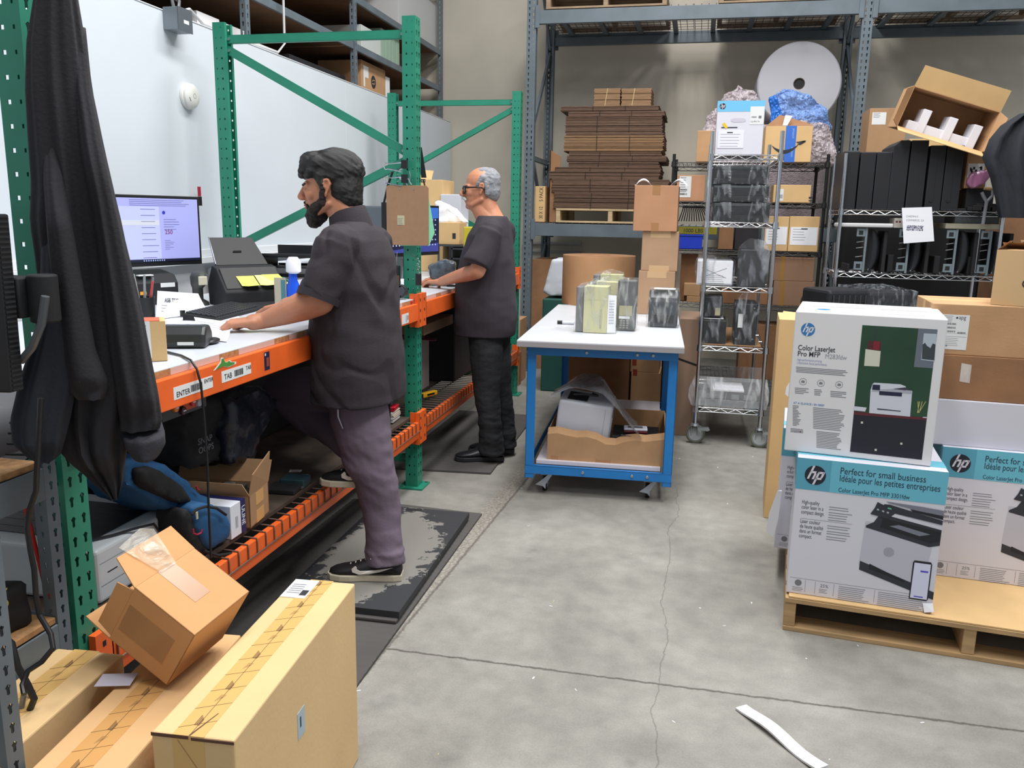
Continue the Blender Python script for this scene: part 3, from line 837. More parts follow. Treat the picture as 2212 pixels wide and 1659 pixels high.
for cx, cy in ((366, 790), (515, 803), (668, 816)):
    c = face_uv(boxB, *z6(cx, cy)); n = 24
    R = [[Vector((c[0] + r_ * math.cos(2 * PI * i / n), y, c[1] + r_ * math.sin(2 * PI * i / n))) for i in range(n)] for r_ in (.0125, .0112)]
    b.rings(R, cap=False); rect(b, c[0] - .006, c[0] + .006, c[1] - .004, c[1] + .002, y); rect(b, c[0] - .004, c[0] + .004, c[1] + .003, c[1] + .0045, y)
b.m(HPB); tx('AT A GLANCE / EN BREF', .0105, 285, 974, bold=.0002, sx=.92)
for i, cc in enumerate((INK, mat('dot_blue', (60, 90, 200), .5), mat('dot_orange', (220, 120, 70), .5), mat('dot_black', (20, 20, 24), .5))):
    c = face_uv(boxB, *z6(298 + 15 * i, 1210)); b.m(cc); rect(b, c[0] - .0018, c[0] + .0018, c[1] - .0015, c[1] + .0015, y)
b.m(INKG)
for yy_, n_, x0, x1 in ((.03, 3, .04, .2), (.09, 2, .14, .28), (.05, 3, .3, .44), (.2, 4, .05, .25), (.2, 4, .28, .46)):
    for i in range(n_): b.box(x0, x1 - .02 * (i % 2), yy_ + i * .013, yy_ + i * .013 + .0025, BH, BH + .0004)
b.build('lettering', boxB)
b = MB(TAPE); b.box(BW * .0, BW, BD / 2 - .001, BD / 2 + .001, BH, BH + .0004); b.build('flap_seam', boxB)
b = MB(PAPER); b.quad((-.0008, -.001, .2), (-.012, -.004, .21), (-.010, -.004, .235), (-.0008, -.001, .255)); b.build('torn_tape', boxB)

# boxes stacked on the rear printer box
top = BZ + .517 + .0005
def stackbox(label, ytop, ybot, xl, Y, w, d, mt, z0, **k):
    a = U(xl, ytop, Y=Y); z1 = a.z
    return carton(label, (a.x, Y, z0), -.08, w, d, z1 - z0, mt, group='cartons stacked at the right on the pallet', **k)
e1 = stackbox('plain white carton lying between the teal printer box and the brown carton', 860, 960, 2006, 3.36, .56, .38, mat('carton_plain_white', (206, 206, 216), .55), top, tape=None)
zt = U(2006, 860, Y=3.36).z
e2 = stackbox('brown carton with a strip of clear tape, on the plain white carton', 764, 858, 2006, 3.37, .56, .38, CARDD, zt + .0005, tape=None)
b = MB(film('tape_clear', (222, 214, 206), tr=.35, rough=.2)); q = (.115, -.0008)
b.quad((.115, -.001, .07), (.15, -.001, .066), (.15, -.001, .135), (.115, -.001, .14)); b.build('clear_tape', e2)
zt2 = U(2006, 764, Y=3.37).z
g = stackbox('brown carton with a large white address label, under the small taped carton', 655, 764, 2016, 3.375, .56, .36, CARD, zt2 + .0005, tape='x', tapem=CARDL)
b = MB(LABELW); b.box(.03, .128, -.0012, 0, .02, .15); b.m(INK)
b.text('apg', .022, (.092, -.0014, .134), X_, Z_, sx=.8)
n = 6; b.prism([(.086 + .004 * math.cos(2 * PI * i / n), -.0012, .139 + .004 * math.sin(2 * PI * i / n)) for i in range(n)], (0, -1, 0), .0003)
for k in range(3): barcode(b, .036, .085, .112 - k * .014, .119 - k * .014, -.0014, k)
barcode(b, .092, .12, .1 - .02, .087, -.0014, 9); barcode(b, .034, .064, .03, .037, -.0014, 10)
b.m(INKG); lines(b, .034, .075, .145, 5, .0055, .0012, -.0014, 3); lines(b, .034, .1, .062, 5, .0065, .0012, -.0014, 4); rect(b, .033, .125, .068, .069, -.0014); rect(b, .033, .125, .08, .0805, -.0014)
b.build('shipping_label', g)
zt3 = zt2 + .0005 + (U(2016, 655, Y=3.375).z - zt2 - .0005)
a = U(2137, 640, Y=3.42)
CT = mat('carton_taped', (178, 142, 102), .55, var=.12, scale=9)
h1 = carton('small scuffed brown carton with purple printed tape, topmost at the right edge', (a.x, 3.40, zt3 + .0015), -.42, .30, .22, .20, CT, tape=None, group='cartons stacked at the right on the pallet')
b = MB(LABELW); 
b.box(-.0008, 0, .13, .165, .125, .19); b.box(-.0008, 0, .12, .155, 0.005, .09); b.m(mat('tape_print_violet', (72, 50, 130), .5))
for z0, n_ in ((.13, 5), (.012, 5)):
    for i in range(n_): b.box(-.0014, 0, .138 if z0 > .1 else .128, .158 if z0 > .1 else .148, z0 + i * .0115, z0 + i * .0115 + (.0065 if i % 2 else .008))
b.build('printed_tape', h1)
b = MB(mat('clear_packing_tape', (200, 168, 124), .25)); b.box(-.0006, 0, .05, .10, 0, .2); b.box(0, .3, -.0006, 0, .0, .2); b.build('tape', h1)
b = MB(INK); b.text('CT', .05, (-.0009, .20, .06), (0, -1, 0), Z_); b.text('CTI', .05, (.09, -.0009, .065), X_, Z_); b.build('lettering', h1)
b = MB(CARD); b.quad((0, .22, .2), (.3, .22, .2), (.3, .13, .225), (0, .13, .225)); b.quad((0, 0, .2), (0, .22, .2), (.03, .17, .232), (.03, .06, .232)); b.m(LABELW); b.quad((.06, .2, .208), (.26, .2, .208), (.26, .1, .236), (.06, .1, .236)); b.build('raised_flap', h1)
# tan carton standing behind the front stack
a = U(1668, 885, Y=4.2); a2 = U(1680, 690, Y=4.2)
t = carton('tall tan carton standing just behind the white printer box stack', (a.x, 4.2, 0), -.06, .17, .34, a2.z, CARDL, tape=None)
t2 = MB(CARDL); t2.quad((0, 0, a2.z), (.17, 0, a2.z), (.17, .12, a2.z + .02), (.02, .12, a2.z + .03)); t2.m(PAPER); t2.quad((.125, -.001, .25), (.15, -.006, .27), (.145, -.004, .33), (.13, -.001, .3)); t2.build('loose_flap', t)

# foam strip on the floor
b = MB(mat('white_foam', (226, 226, 228), .8)); a, c = U(1600, 1530, Z=0), U(1765, 1659, Z=0); d = (c - a); n_ = Vector((-d.y, d.x, 0)).normalized() * .021
rr = []
for i in range(13):
    f = i / 12.0; p = a + d * 1.06 * f; z = .002 + .012 * math.sin(f * PI * 1.3) ** 2
    rr.append([p - n_ + Z_ * z, p + n_ + Z_ * z, p + n_ + Z_ * (z + .006), p - n_ + Z_ * (z + .006)])
b.rings(rr); tag(b.build('foam_strip'), 'long white foam strip lying on the concrete floor', 'foam strip')
# specks on the floor
b = MB(PAPER, mat('straw', (196, 180, 120), .8)); r = random.Random(11)
for i in range(80):
    x, y_ = r.uniform(-1.3, 2.0), r.uniform(1.9, 7.5); L = r.uniform(.002, .008); a_ = r.uniform(0, PI)
    b.cur = i % 2 and r.random() < .4
    u = Vector((math.cos(a_), math.sin(a_), 0)); v = Vector((-u.y, u.x, 0)) * r.uniform(.001, .0028); p = Vector((x, y_, .0006))
    b.cur = int(b.cur); b.quad(p - u * L - v, p + u * L - v, p + u * L + v, p - u * L + v)
tag(b.build('debris'), 'tiny paper scraps scattered over the concrete floor', 'debris', kind='stuff')

# ------------------------------------------------------------------ blue cart
cr = .048
BLUE = mat('cart_blue', (26, 122, 196), 0.38, var=.08, scale=8)
cart = thing('workshop_cart', 'blue steel cart with a grey laminate top, in the middle of the floor', 'cart', (-.89, 4.18, 0), cr)
CW, CD, CZ = .852, 1.86, .85
b = MB(mat('cart_top_laminate', (206, 210, 216), .35, var=.03, scale=6)); b.box(0, CW, 0, CD, CZ - .034, CZ)
b.m(mat('cart_top_edge', (158, 154, 156), .5)); b.box(-.0008, CW + .0008, -.0008, CD, CZ - .034, CZ - .006); b.build('cart_top', cart, bev=.0015)
LX0, LX1, LY0, LY1, T = .048, CW - .025, .055, CD - .06, .048
for nx, x in enumerate((LX0, LX1 - T)):
    for y in (LY0, LY1 - T):
        b = MB(BLUE); b.box(x, x + .005, y, y + T, .095, CZ - .0345); b.box(x, x + T, y, y + .005, .095, CZ - .0345) if y == LY0 else b.box(x, x + T, y + T - .005, y + T, .095, CZ - .0345)
        if nx: b.box(x + T - .005, x + T, y, y + T, .095, CZ - .0345)
        b.build('leg', cart, bev=.0015)
for z, h in ((CZ - .0345, .048), (.165, .046)):
    for y in (LY0 - .002, LY1 - .004):
        b = MB(BLUE); b.box(LX0, LX1, y, y + .006, z - h, z); b.box(LX0, LX1, y, y + .03, z - .005, z)
        b.m(STEEL)
        for x in (.62, .70, .36): b.cyl((x, y - .004, z - h * .5), (x, y, z - h * .5), .009, n=8)
        b.build('rail', cart, bev=.0015)
    for x in (LX0 + .004, LX1 - .010):
        b = MB(BLUE); b.box(x, x + .006, LY0, LY1, z - h, z); b.build('side_rail', cart, bev=.0015)
b = MB(mat('white_board', (214, 208, 214), .6)); b.box(LX0 + .055, LX1 - .06, LY0 + .035, LY1 - .06, .1655, .188); b.build('lower_shelf', cart, bev=.002)
def fork_caster(parent, x, y, ztop, r, wheel_m, lean=0.0, nm='caster'):
    b = MB(STEEL); b.cyl((x, y, ztop - .012), (x, y, ztop), r * .62, n=16)
    for s in (-1, 1):
        b.prism([(x + s * .018, y - r * .45, ztop - .012), (x + s * .018, y + r * .45, ztop - .012), (x + s * .018, y + r * .5, r * .85), (x + s * .018, y + r * .3, r * .8)], X_ * s, .003)
    b.box(x - .02, x + .02, y - r * .9, y - r * .3, ztop - .022, ztop - .016)
    f = b.build(nm, parent)
    b = MB(wheel_m); b.lathe([(r * .72, -.013), (r, -.010), (r, .010), (r * .72, .013)], (x, y, r), 'X', 28); b.m(mat('wheel_hub', (176, 184, 186), .45)); b.lathe([(r * .12, -.016), (r * .7, -.0125), (r * .7, .0125), (r * .12, .016)], (x, y, r), 'X', 24); b.m(STEEL); b.cyl((x - .022, y, r), (x + .022, y, r), r * .12, n=10); b.build('wheel', f)
for x in (LX0 + .1, LX1 - .12):
    for y in (LY0 + .1, LY1 - .12):
        fork_caster(cart, x, y, .118, .04, mat('caster_dark', (40, 40, 42), .6))
        b = MB(STEEL); b.prism([(x - .045, y - .075, .052), (x - .02, y - .07, .07), (x + .035, y - .05, .115), (x + .045, y - .05, .105), (x + .012, y - .07, .055), (x + .012, y - .075, .03), (x - .002, y - .075, .045)], (0, -1, 0), .004); b.build('brake_pedal', cart)
bpy.context.view_layer.update()
CXF = XF((-.89, 4.18, 0), cr)
def cartp(px, py, z=CZ): return U(px, py, Z=z)
# things on the cart top
DRUM = mat('kraft_roll', (184, 140, 100), .8, var=.08, scale=5, bump=.05)
a = U(1290, 664, Z=CZ)
b = MB(DRUM); R = .268; H = .355
rr = []
for z, k in ((0, 1), (.004, 1), (H * .97, 1), (H, .995), (H, .3), (H - .02, .28), (H - .02, .0001)): rr.append((R * k, z))
b.smooth = False; b.lathe(rr, n=56); b.m(CARDD); b.lathe([(R * .985, H), (R * .9, H + .001), (R * .3, H + .001)], n=56, cap=False)
place(tag(b.build('kraft_paper_roll', ang=30), 'large brown kraft paper roll standing on the rear of the blue cart', 'paper roll'), (-.715, a.y + R + .03, CZ + .001))
def cartbox(label, x0, x1, yt, yb, Y, z0, d, rz=0.0, mt=CARD, **k):
    p = U(x0, yb, Y=Y); q = U(x1, yt, Y=Y)
    return carton(label, (p.x, Y, z0), rz, q.x - p.x, d, q.z - z0, mt, group='brown cartons stacked on the cart', **k), q.z
Yc = 5.62
cb, z1 = cartbox('brown carton on the cart top, lowest of the stack of three', 1376, 1459, 587, 670, Yc, CZ + .001, .24, mt=mat('carton_grey_tan', (180, 146, 116), .85, var=.08, scale=6), tape='y', tapem=mat('tape_pale', (206, 172, 132), .35), fronttape=False, twf=.52, tong=.045)
cb2, z2 = cartbox('brown carton in the middle of the stack of three on the cart', 1384, 1467, 501, 585, Yc + .01, z1 + .001, .24, mt=MATS['carton_grey_tan'], tape='y', tapem=MATS['tape_pale'], twf=.55, tong=.04)
cb3, z3 = cartbox('larger reddish brown carton topmost of the stack on the cart', 1367, 1467, 401, 499, Yc - .01, z2 + .0015, .27, mt=mat('carton_reddish', (186, 138, 104), .8, var=.08, scale=6), tape='y')
b = MB(film('wrap_side', (190, 170, 150), tr=.55)); b.quad((-.002, .0, 0), (-.002, .26, 0), (-.002, .26, .3), (-.002, 0, .3)); b.build('clear_wrap', cb3)
for i, (dx, rz_) in enumerate(((.045, .1), (.175, -.15))):
    b = MB(PAPER); rr = []
    for j in range(7):
        f = j / 6.0; hgt = .045 * math.sin(PI * f) ** .7
        rr.append([Vector((-.05 + .1 * f, y_, .001 + hgt * (1 - .3 * abs(y_ - .05) / .05))) for y_ in (0, .05, .1)])
    for j in range(6):
        for k in range(2): b.quad(rr[j][k], rr[j + 1][k], rr[j + 1][k + 1], rr[j][k + 1])
    b.m(INKG); b.quad((-.02, .0, .036), (.015, .0, .036), (.015, .01, .038), (-.02, .01, .038))
    o = b.build('receipt_paper'); tag(o, 'curled white paper on the topmost cart carton, ' + ('left one' if i == 0 else 'right one, beside the shelving'), 'paper', 'curled papers on the top carton')
    so = o.modifiers.new('s', 'SOLIDIFY'); so.thickness = .0006
    place(o, (U(1390 + 75 * i, 401, Y=Yc).x - .0, Yc + .02, z3 + .001), rz_)
# bagged phones / desk units
CREAM = mat('cream_plastic', (206, 204, 160), .5); CREAM2 = mat('cream_dark', (176, 172, 140), .5)
def wrap_hull(o_pts, t, infl=.006, name='plastic_bag', mt=None):
    mt = mt or FILM3
    bm = bmesh.new()
    for p in o_pts: bm.verts.new(p)
    bmesh.ops.convex_hull(bm, input=bm.verts)
    for v in [v for v in bm.verts if not v.link_faces]: bm.verts.remove(v)
    for _ in range(4):
        bmesh.ops.triangulate(bm, faces=bm.faces)
        es = [e for e in bm.edges if e.calc_length() > .045]
        if not es: break
        bmesh.ops.subdivide_edges(bm, edges=es, cuts=1)
    bmesh.ops.triangulate(bm, faces=bm.faces); bm.normal_update()
    sd = t.location.x * 13 + t.location.z * 7
    for v in bm.verts:
        if v.co.z > .01: v.co += v.normal * (.0035 + .0075 * noise.noise(Vector((v.co.x * 30 + v.co.z * 22 + sd, v.co.y * 30, v.co.z * 12 - v.co.x * 9))))
    me = bpy.data.meshes.new(name); bm.to_mesh(me); bm.free(); me.materials.append(mt)
    o = bpy.data.objects.new(name, me); C.objects.link(o); o.parent = t; return o
def bagged_unit(label, px0, px1, pyt, pyb, Y, d, colr, rz=0.0, kind='cream', lab=True):
    p = U(px0, pyb, Z=CZ + .002) if Y is None else U(px0, pyb, Y=Y)
    Y = p.y; x1 = U(px1, pyb, Y=Y).x; h = U(px0, pyt, Y=Y).z - CZ - .004; w = (x1 - p.x)
    t = thing('bagged_device', label, 'bagged device', (p.x, Y, CZ + .002), rz, 'plastic wrapped devices on the cart')
    b = MB(colr)
    if kind == 'cream':
        b.box(.0, w * .72, 0, d, .001, h); b.m(CREAM2); b.box(w * .66, w * .665, -.0006, 0, .02, h * .5); b.box(.02, w * .6, -.0006, 0, h * .72, h * .725); b.box(w * .5, w * .56, -.0008, 0, h * .1, h * .52)
        b.build('casing', t, bev=.006)
        b = MB(mat('device_grey', (120, 120, 122), .5)); b.box(-.045, -.001, .012, d - .01, .001, h * .99); b.build('base_half', t, bev=.006)
        b = MB(PAPER, INKG); b.quad((w * .73, -.003, .004), (w * .98, .02, .004), (w * .97, .024, h * .82), (w * .73, .0, h * .84)); b.cur = 1
        for i in range(9): b.quad((w * .77, -.0025, h * (.7 - i * .06)), (w * .92, .011, h * (.7 - i * .06)), (w * .92, .011, h * (.71 - i * .06)), (w * .77, -.0025, h * (.71 - i * .06)))
        b.build('packing_slip', t)
        wrap_hull([(-.052, -.008, .0005), (w, -.008, .0005), (-.052, d + .01, .0005), (w * .98, d + .01, .0005), (-.03, -.008, h + .004), (w * .72, -.008, h + .008), (-.03, d, h + .008), (w * .7, d, h + .01), (w * .35, d * .5, h + .03)], t)
    elif kind == 'phone':
        b.prism([(0, 0, .001), (0, d, .001), (0, d * .8, h), (0, 0, h)], X_, w); b.build('casing', t, bev=.008)
        b = MB(CREAM2); b.box(w * .12, w * .82, -.001, 0, h * .3, h * .5); b.m(PAPER); b.box(w * .12, w * .7, -.0014, 0, h * .24, h * .29); b.m(mat('key_grey', (150, 150, 146), .5))
        for i in range(3):
            for j in range(4): b.box(w * (.16 + .18 * i), w * (.28 + .18 * i), -.003, 0, h * (.05 + .045 * j), h * (.08 + .045 * j))
        b.build('keypad', t)
        wrap_hull([(-.006, -.008, .0005), (w + .006, -.008, .0005), (-.006, d + .008, .0005), (w + .006, d + .008, .0005), (-.004, -.008, h * .98), (w + .004, -.008, h * .98), (0, -.003, h + .012), (w, 0, h + .01), (0, d, h + .006), (w, d, h + .006)], t)
    else:
        b.prism([(0, 0, .001), (0, d, .001), (0, d, h * .96), (0, d * .3, h), (0, d * .08, h * .8)], X_, w); b.build('casing', t, bev=.01)
        b = MB(BLKM); b.box(w * .12, w * .88, -.002, .01, h * .12, h * .34); b.build('front_slot', t)
        b = MB(PAPER); b.box(w * .15, w * .88, .02, d * .6, h + .006, h + .008); b.build('paper_slip', t)
        wrap_hull([(-.01, -.012, .0005), (w + .01, -.012, .0005), (-.01, d, .0005), (w + .01, d, .0005), (-.006, -.012, h * .7), (w + .006, -.012, h * .7), (.01, .02, h + .004), (w - .01, .02, h + .004), (0, d, h + .004), (w, d, h + .004)], t)
    return t
bagged_unit('cream device in clear plastic with a packing slip, nearest the cart front edge', 1259, 1330, 618, 718, None, .14, CREAM)
bagged_unit('second cream device in clear plastic, right behind the front one', 1285, 1350, 608, 700, 4.86, .10, CREAM)
bagged_unit('third cream device in clear plastic, behind the other two cream ones', 1294, 1360, 592, 680, 5.12, .10, CREAM)
bagged_unit('grey keypad phone standing in clear plastic beside the cream devices', 1332, 1372, 604, 690, 4.72, .09, mat('phone_grey', (96, 98, 100), .5), kind='phone')
bagged_unit('dark receipt printer in clear plastic on the right of the cart top', 1400, 1463, 626, 684, 4.95, .17, mat('device_dark', (62, 66, 72), .45), kind='pr')
b = MB(mat('label_roll', (206, 206, 216), .5)); a = U(1215, 697, Z=CZ + .01); b.cyl((a.x, a.y, CZ + .011), (a.x + .07, a.y + .0, CZ + .011), .010, n=14); b.m(BLK); b.cyl((a.x - .03, a.y, CZ + .012), (a.x, a.y, CZ + .012), .011, n=14)
tag(b.build('marker_pen'), 'white and black marker lying on the cart top', 'marker')
b = MB(PAPER); a = U(1165, 706, Z=CZ); b.box(a.x, a.x + .1, a.y, a.y + .006, CZ + .0005, CZ + .003); tag(b.build('paper_strip'), 'thin white strip lying near the left edge of the cart top', 'paper')
# things on the lower shelf of the cart
SZ = .1885
a = U(1158, 990, Y=4.30); q = U(1430, 1003, Y=4.33)
t = thing('open_cardboard_box', 'low open brown carton sagging on the cart lower shelf', 'cardboard box', (-.735, 4.30, SZ), cr)
W_, D_, H_ = .625, .52, .145
b = MB(CARD)
th = .004
n = 12; top_ = [H_ + .028 - .035 * math.exp(-((i / n - .55) / .18) ** 2) + .008 * math.sin(i * 1.7) for i in range(n + 1)]
for i in range(n):
    x0, x1 = W_ * i / n, W_ * (i + 1) / n
    b.quad((x0, 0, 0), (x1, 0, 0), (x1, -.008, top_[i + 1] - .03), (x0, -.008, top_[i] - .03)); b.quad((x0, -.008, top_[i] - .03), (x1, -.008, top_[i + 1] - .03), (x1, .022, top_[i + 1]), (x0, .022, top_[i]))
    b.quad((x0, th, 0), (x1, th, 0), (x1, .018, top_[i + 1] - .03), (x0, .018, top_[i] - .03)); b.quad((x0, .018, top_[i] - .03), (x1, .018, top_[i + 1] - .03), (x1, .022, top_[i + 1]), (x0, .022, top_[i]))
b.box(0, W_, D_ - th, D_, 0, H_ + .04); b.box(0, th, 0, D_, 0, H_ + .02); b.box(W_ - th, W_, 0, D_, 0, H_ + .03); b.box(0, W_, 0, D_, 0, th)
b.quad((W_, 0, H_ + .02), (W_ + .04, .05, H_ - .03), (W_ + .05, D_ * .8, H_ - .03), (W_, D_, H_ + .02))
b.build('box_body', t)
b = MB(TAPEC); b.box(W_ * .42, W_ * .55, -.0012, 0, 0, .09); b.box(.02, .06, -.0012, 0, 0, .1); b.build('tape', t)
# white printer standing on end in it
PW = mat('printer_white', (206, 208, 218), .45)
t = thing('laser_printer', 'white laser printer tipped on its side in the carton on the cart', 'printer', (-.72, 4.36, SZ + .024), cr)
t.rotation_euler = (0, math.radians(6), cr)
b = MB(PW); b.box(0, .295, 0, .33, 0, .30); b.build('housing', t, bev=.014, seg=3)
b = MB(mat('printer_grey', (160, 160, 166), .5)); b.box(.255, .257, -.001, 0, .02, .28); b.box(.262, .299, .01, .32, .03, .24); b.box(.05, .19, -.001, 0, .01, .03); b.build('trim_lines', t)
b = MB(BLKM)
for i in range(14):
    for j in range(5): b.box(.062 + j * .0125, .072 + j * .0125, -.0012, .0002, .055 + i * .0058, .0585 + i * .0058)
b.build('vent_grille', t)
b = MB(BLKM); b.box(.04, .15, .05, .25, .299, .302); b.build('top_opening', t)
# clear bag lying over the printer
Pn = Vector((-.72, 4.38, SZ + .33)); b = MB(film('bag_grey', (186, 190, 196), tr=.5, bs=9)); b.smooth = True
gx, gy = 16, 10; vs = []; fs = []
for i in range(gx + 1):
    for j in range(gy + 1):
        u, v = i / gx, j / gy
        x = -.01 + (.50 - .06 * v) * u; y_ = -.075 + .40 * v
        z = .035 + .035 * math.sin(PI * min(1, u * 1.2)) * (1 - .3 * v) - .24 * max(0, u - .55) ** 1.1 * 2.2 + .012 * math.sin(9 * u + 5 * v) + .01 * math.sin(17 * v - 6 * u)
        if u < .2: z -= .03 * (1 - u / .2)
        vs.append(Pn + Vector((x, y_ + .04 * math.sin(6 * u), z)))
for i in range(gx):
    for j in range(gy): k = i * (gy + 1) + j; fs.append((k, k + gy + 1, k + gy + 2, k + 1))
b.add(vs, fs); o = tag(b.build('plastic_bag'), 'clear plastic bag draped over the tipped white printer on the cart', 'plastic bag')
b = MB(BLK); b.tube([Pn + Vector(p) for p in ((.10, .04, .012), (.15, .05, .014), (.20, .06, .010), (.23, .07, .006), (.2, .1, .010))], .007, 8); tag(b.build('power_adapter_cord'), 'black cord bundle in the clear bag over the tipped printer', 'cord')
t = thing('flat_device', 'flat black device lying in the open carton on the cart', 'device', (-.395, 4.345, SZ + .12), cr)
b = MB(BLK); b.box(0, .25, 0, .24, 0, .028); b.build('housing', t, bev=.004)
b = MB(BLK); b.tube([(.02, .06, .033), (.06, .03, .034), (.05, -.01, .034), (.12, -.015, .03), (.2, -.012, .03)], .0035, 6); b.build('cable', t)
b = MB(BLKM); b.box(.01, .24, .01, .23, -.10, -.0005); b.build('lower_housing', t)
t = thing('card_terminal', 'small white and red handheld unit on the flat black device', 'handheld unit', (-.335, 4.405, SZ + .1497), cr + .05)
b = MB(mat('unit_red', (120, 30, 44), .45)); b.box(0, .125, 0, .075, 0, .012); b.build('red_base', t, bev=.004)
b = MB(mat('unit_white', (220, 220, 232), .4)); b.box(-.001, .126, -.001, .076, .0125, .026); b.build('white_case', t, bev=.008, seg=3)
b = MB(mat('unit_panel', (110, 108, 112), .4)); b.box(.02, .1, .015, .055, .0262, .0268); b.build('display', t)
# brown cartons standing behind the cart on the floor
def wb(label, x0, x1, yt, Y, d, z0=0.0, z1=None, mt=CARDD, **k):
    p = U(x0, yt, Y=Y); q = U(x1, yt, Y=Y)
    return carton(label, (p.x, Y, z0), 0, q.x - p.x, d, (z1 or p.z) - z0, mt, **k)
c1 = wb('large scuffed brown carton with taped notes, seen under the cart top', 1225, 1362, 756, 6.45, .4, mt=CARDD, tape=None)
b = MB(LABELW); b.box(.19, .31, -.001, 0, .49, .53); b.m(INK); b.text('RMA # 27841', .018, (.195, -.0014, .503), X_, Z_); b.text('7x16', .018, (.225, -.0014, .535), X_, Z_); b.m(LABELW); b.box(.215, .265, -.001, 0, .531, .55); b.box(.33, .40, -.001, 0, .47, .51); b.m(INK); b.text('RMA', .016, (.343, -.0014, .482), X_, Z_); b.build('taped_note', c1)
c2 = wb('brown carton with small red mark, lower of two beside the scuffed one', 1364, 1426, 803, 6.42, .32, mt=CARD, tape=None)
zz = U(1364, 803, Y=6.42).z
c3 = wb('brown carton with small red mark, upper of two beside the scuffed one', 1364, 1426, 750, 6.42, .32, z0=zz + .001, z1=zz + .26, mt=CARD, tape=None)
for c_3, z_3 in ((c2, .33), (c3, .1)):
    b = MB(mat('mark_red', (140, 50, 34), .6)); b.box(.012, .045, -.001, 0, z_3 - .05, z_3); b.build('red_mark', c_3)
# ------------------------------------------------------------------ wire shelving
def wire_shelf_unit(label, x0, x1, y0, y1, zs, H, mt, group, casters=None, zbot=0.0, posts=None, name='wire_shelving_unit', truss=.028):
    t = thing(name, label, 'wire shelving', (x0, y0, 0), 0, group)
    Wd, D = x1 - x0, y1 - y0; r = .0125
    for x in (0, Wd):
        for y in (0, D):
            b = MB(mt); b.cyl((x, y, zbot), (x, y, H), r, n=12)
            z = zbot + .04
            while z < H - .01:
                b.cyl((x, y, z), (x, y, z + .003), r + .0008, n=12, cap=True); z += .0254
            b.build('post', t)
    for z in zs:
        b = MB(mt)
        for (ax, ay), (bx, by) in (((0, 0), (Wd, 0)), ((0, D), (Wd, D)), ((0, 0), (0, D)), ((Wd, 0), (Wd, D))):
            a = Vector((ax, ay, 0)); e = Vector((bx, by, 0)); d = (e - a).normalized()
            a2 = a + d * .012; e2 = e - d * .012
            b.cyl(a2 + Z_ * (z - .004), e2 + Z_ * (z - .004), .0032, n=6); b.cyl(a2 + Z_ * (z - .004 - truss), e2 + Z_ * (z - .004 - truss), .0032, n=6)
            L = (e2 - a2).length; n = max(4, int(L / .045)); n += n % 2
            b.tube([a2 + d * (L * i / n) + Z_ * (z - .006 if i % 2 else z - .002 - truss) for i in range(n + 1)], .0022, 5)
        b.build('shelf_rim', t)
        b = MB(mt)
        n = int(Wd / .032)
        for i in range(1, n): b.cyl((Wd * i / n, 0, z), (Wd * i / n, D, z), .0019, n=5)
        for yy in (D * .33, D * .66): b.cyl((0, yy, z - .004), (Wd, yy, z - .004), .0028, n=5)
        b.build('shelf_wires', t)
        for x in (0, Wd):
            for y in (0, D):
                b = MB(mt); b.cyl((x, y, z - .036), (x, y, z + .004), .0205, .0175, n=12)
                b.build('corner_sleeve', t)
    if casters:
        for x in (0, Wd):
            for y in (0, D):
                b = MB(STEEL); b.cyl((x, y, .128), (x, y, .142), .03, .024, n=16)
                for s in (-1, 1): b.prism([(x + s * .02, y - .028, .128), (x + s * .02, y + .028, .128), (x + s * .02, y + .045, .06), (x + s * .02, y + .02, .04)], X_ * s, .003)
                b.prism([(x + .02, y - .03, .118), (x + .09, y - .03, .124), (x + .1, y - .03, .108), (x + .085, y - .03, .100), (x + .02, y - .03, .104)], Y_, .03)
                f = b.build('caster', t)
                b = MB(mat('caster_tread', (96, 100, 84), .6)); q = (x + .008, y + .03, .0635)
                b.lathe([(.05, -.014), (.0635, -.011), (.0635, .011), (.05, .014)], q, 'X' if False else 'Y', 30)
                b.m(mat('wheel_hub', (176, 184, 186), .45)); b.lathe([(.01, -.018), (.05, -.0145), (.05, .0145), (.01, .018)], q, 'Y', 26)
                b.m(DGREY); b.lathe([(.047, -.0152), (.044, -.0152)], q, 'Y', 26, cap=False)
                b.build('wheel', f)
    return t
CX0, CX1, CYF, CYR = .045, .462, 5.55, 6.55
zt = [U(1600, y, Y=5.55).z for y in (334, 480, 620, 750, 884)]
wire_shelf_unit('tall narrow chrome wire shelving cart on casters in the aisle', CX0, CX1, CYF, CYR, zt, 2.02, CHROME, None, casters=True, zbot=.14, name='wire_shelving_cart')
BMT = mat('black_epoxy_wire', (24, 25, 28), .4)
KX0, KX1, KY0, KY1 = -.225, .905, 6.78, 7.40
kz = [U(1460, y, Y=KY0).z for y in (350, 435, 538, 653)] + [.22]
wire_shelf_unit('black wire shelving unit behind the chrome cart, full of cartons', KX0, KX1, KY0, KY1, kz, kz[0] + .06, BMT, 'wire shelving units')
SX0, SX1, SY0, SY1 = .93, 1.93, 6.12, 6.58
sz_ = [1.562, 1.14, .62, .2]
wire_shelf_unit('chrome wire shelving unit at the right with tall black towers on top', SX0, SX1, SY0, SY1, sz_, 1.93, CHROME, 'wire shelving units')

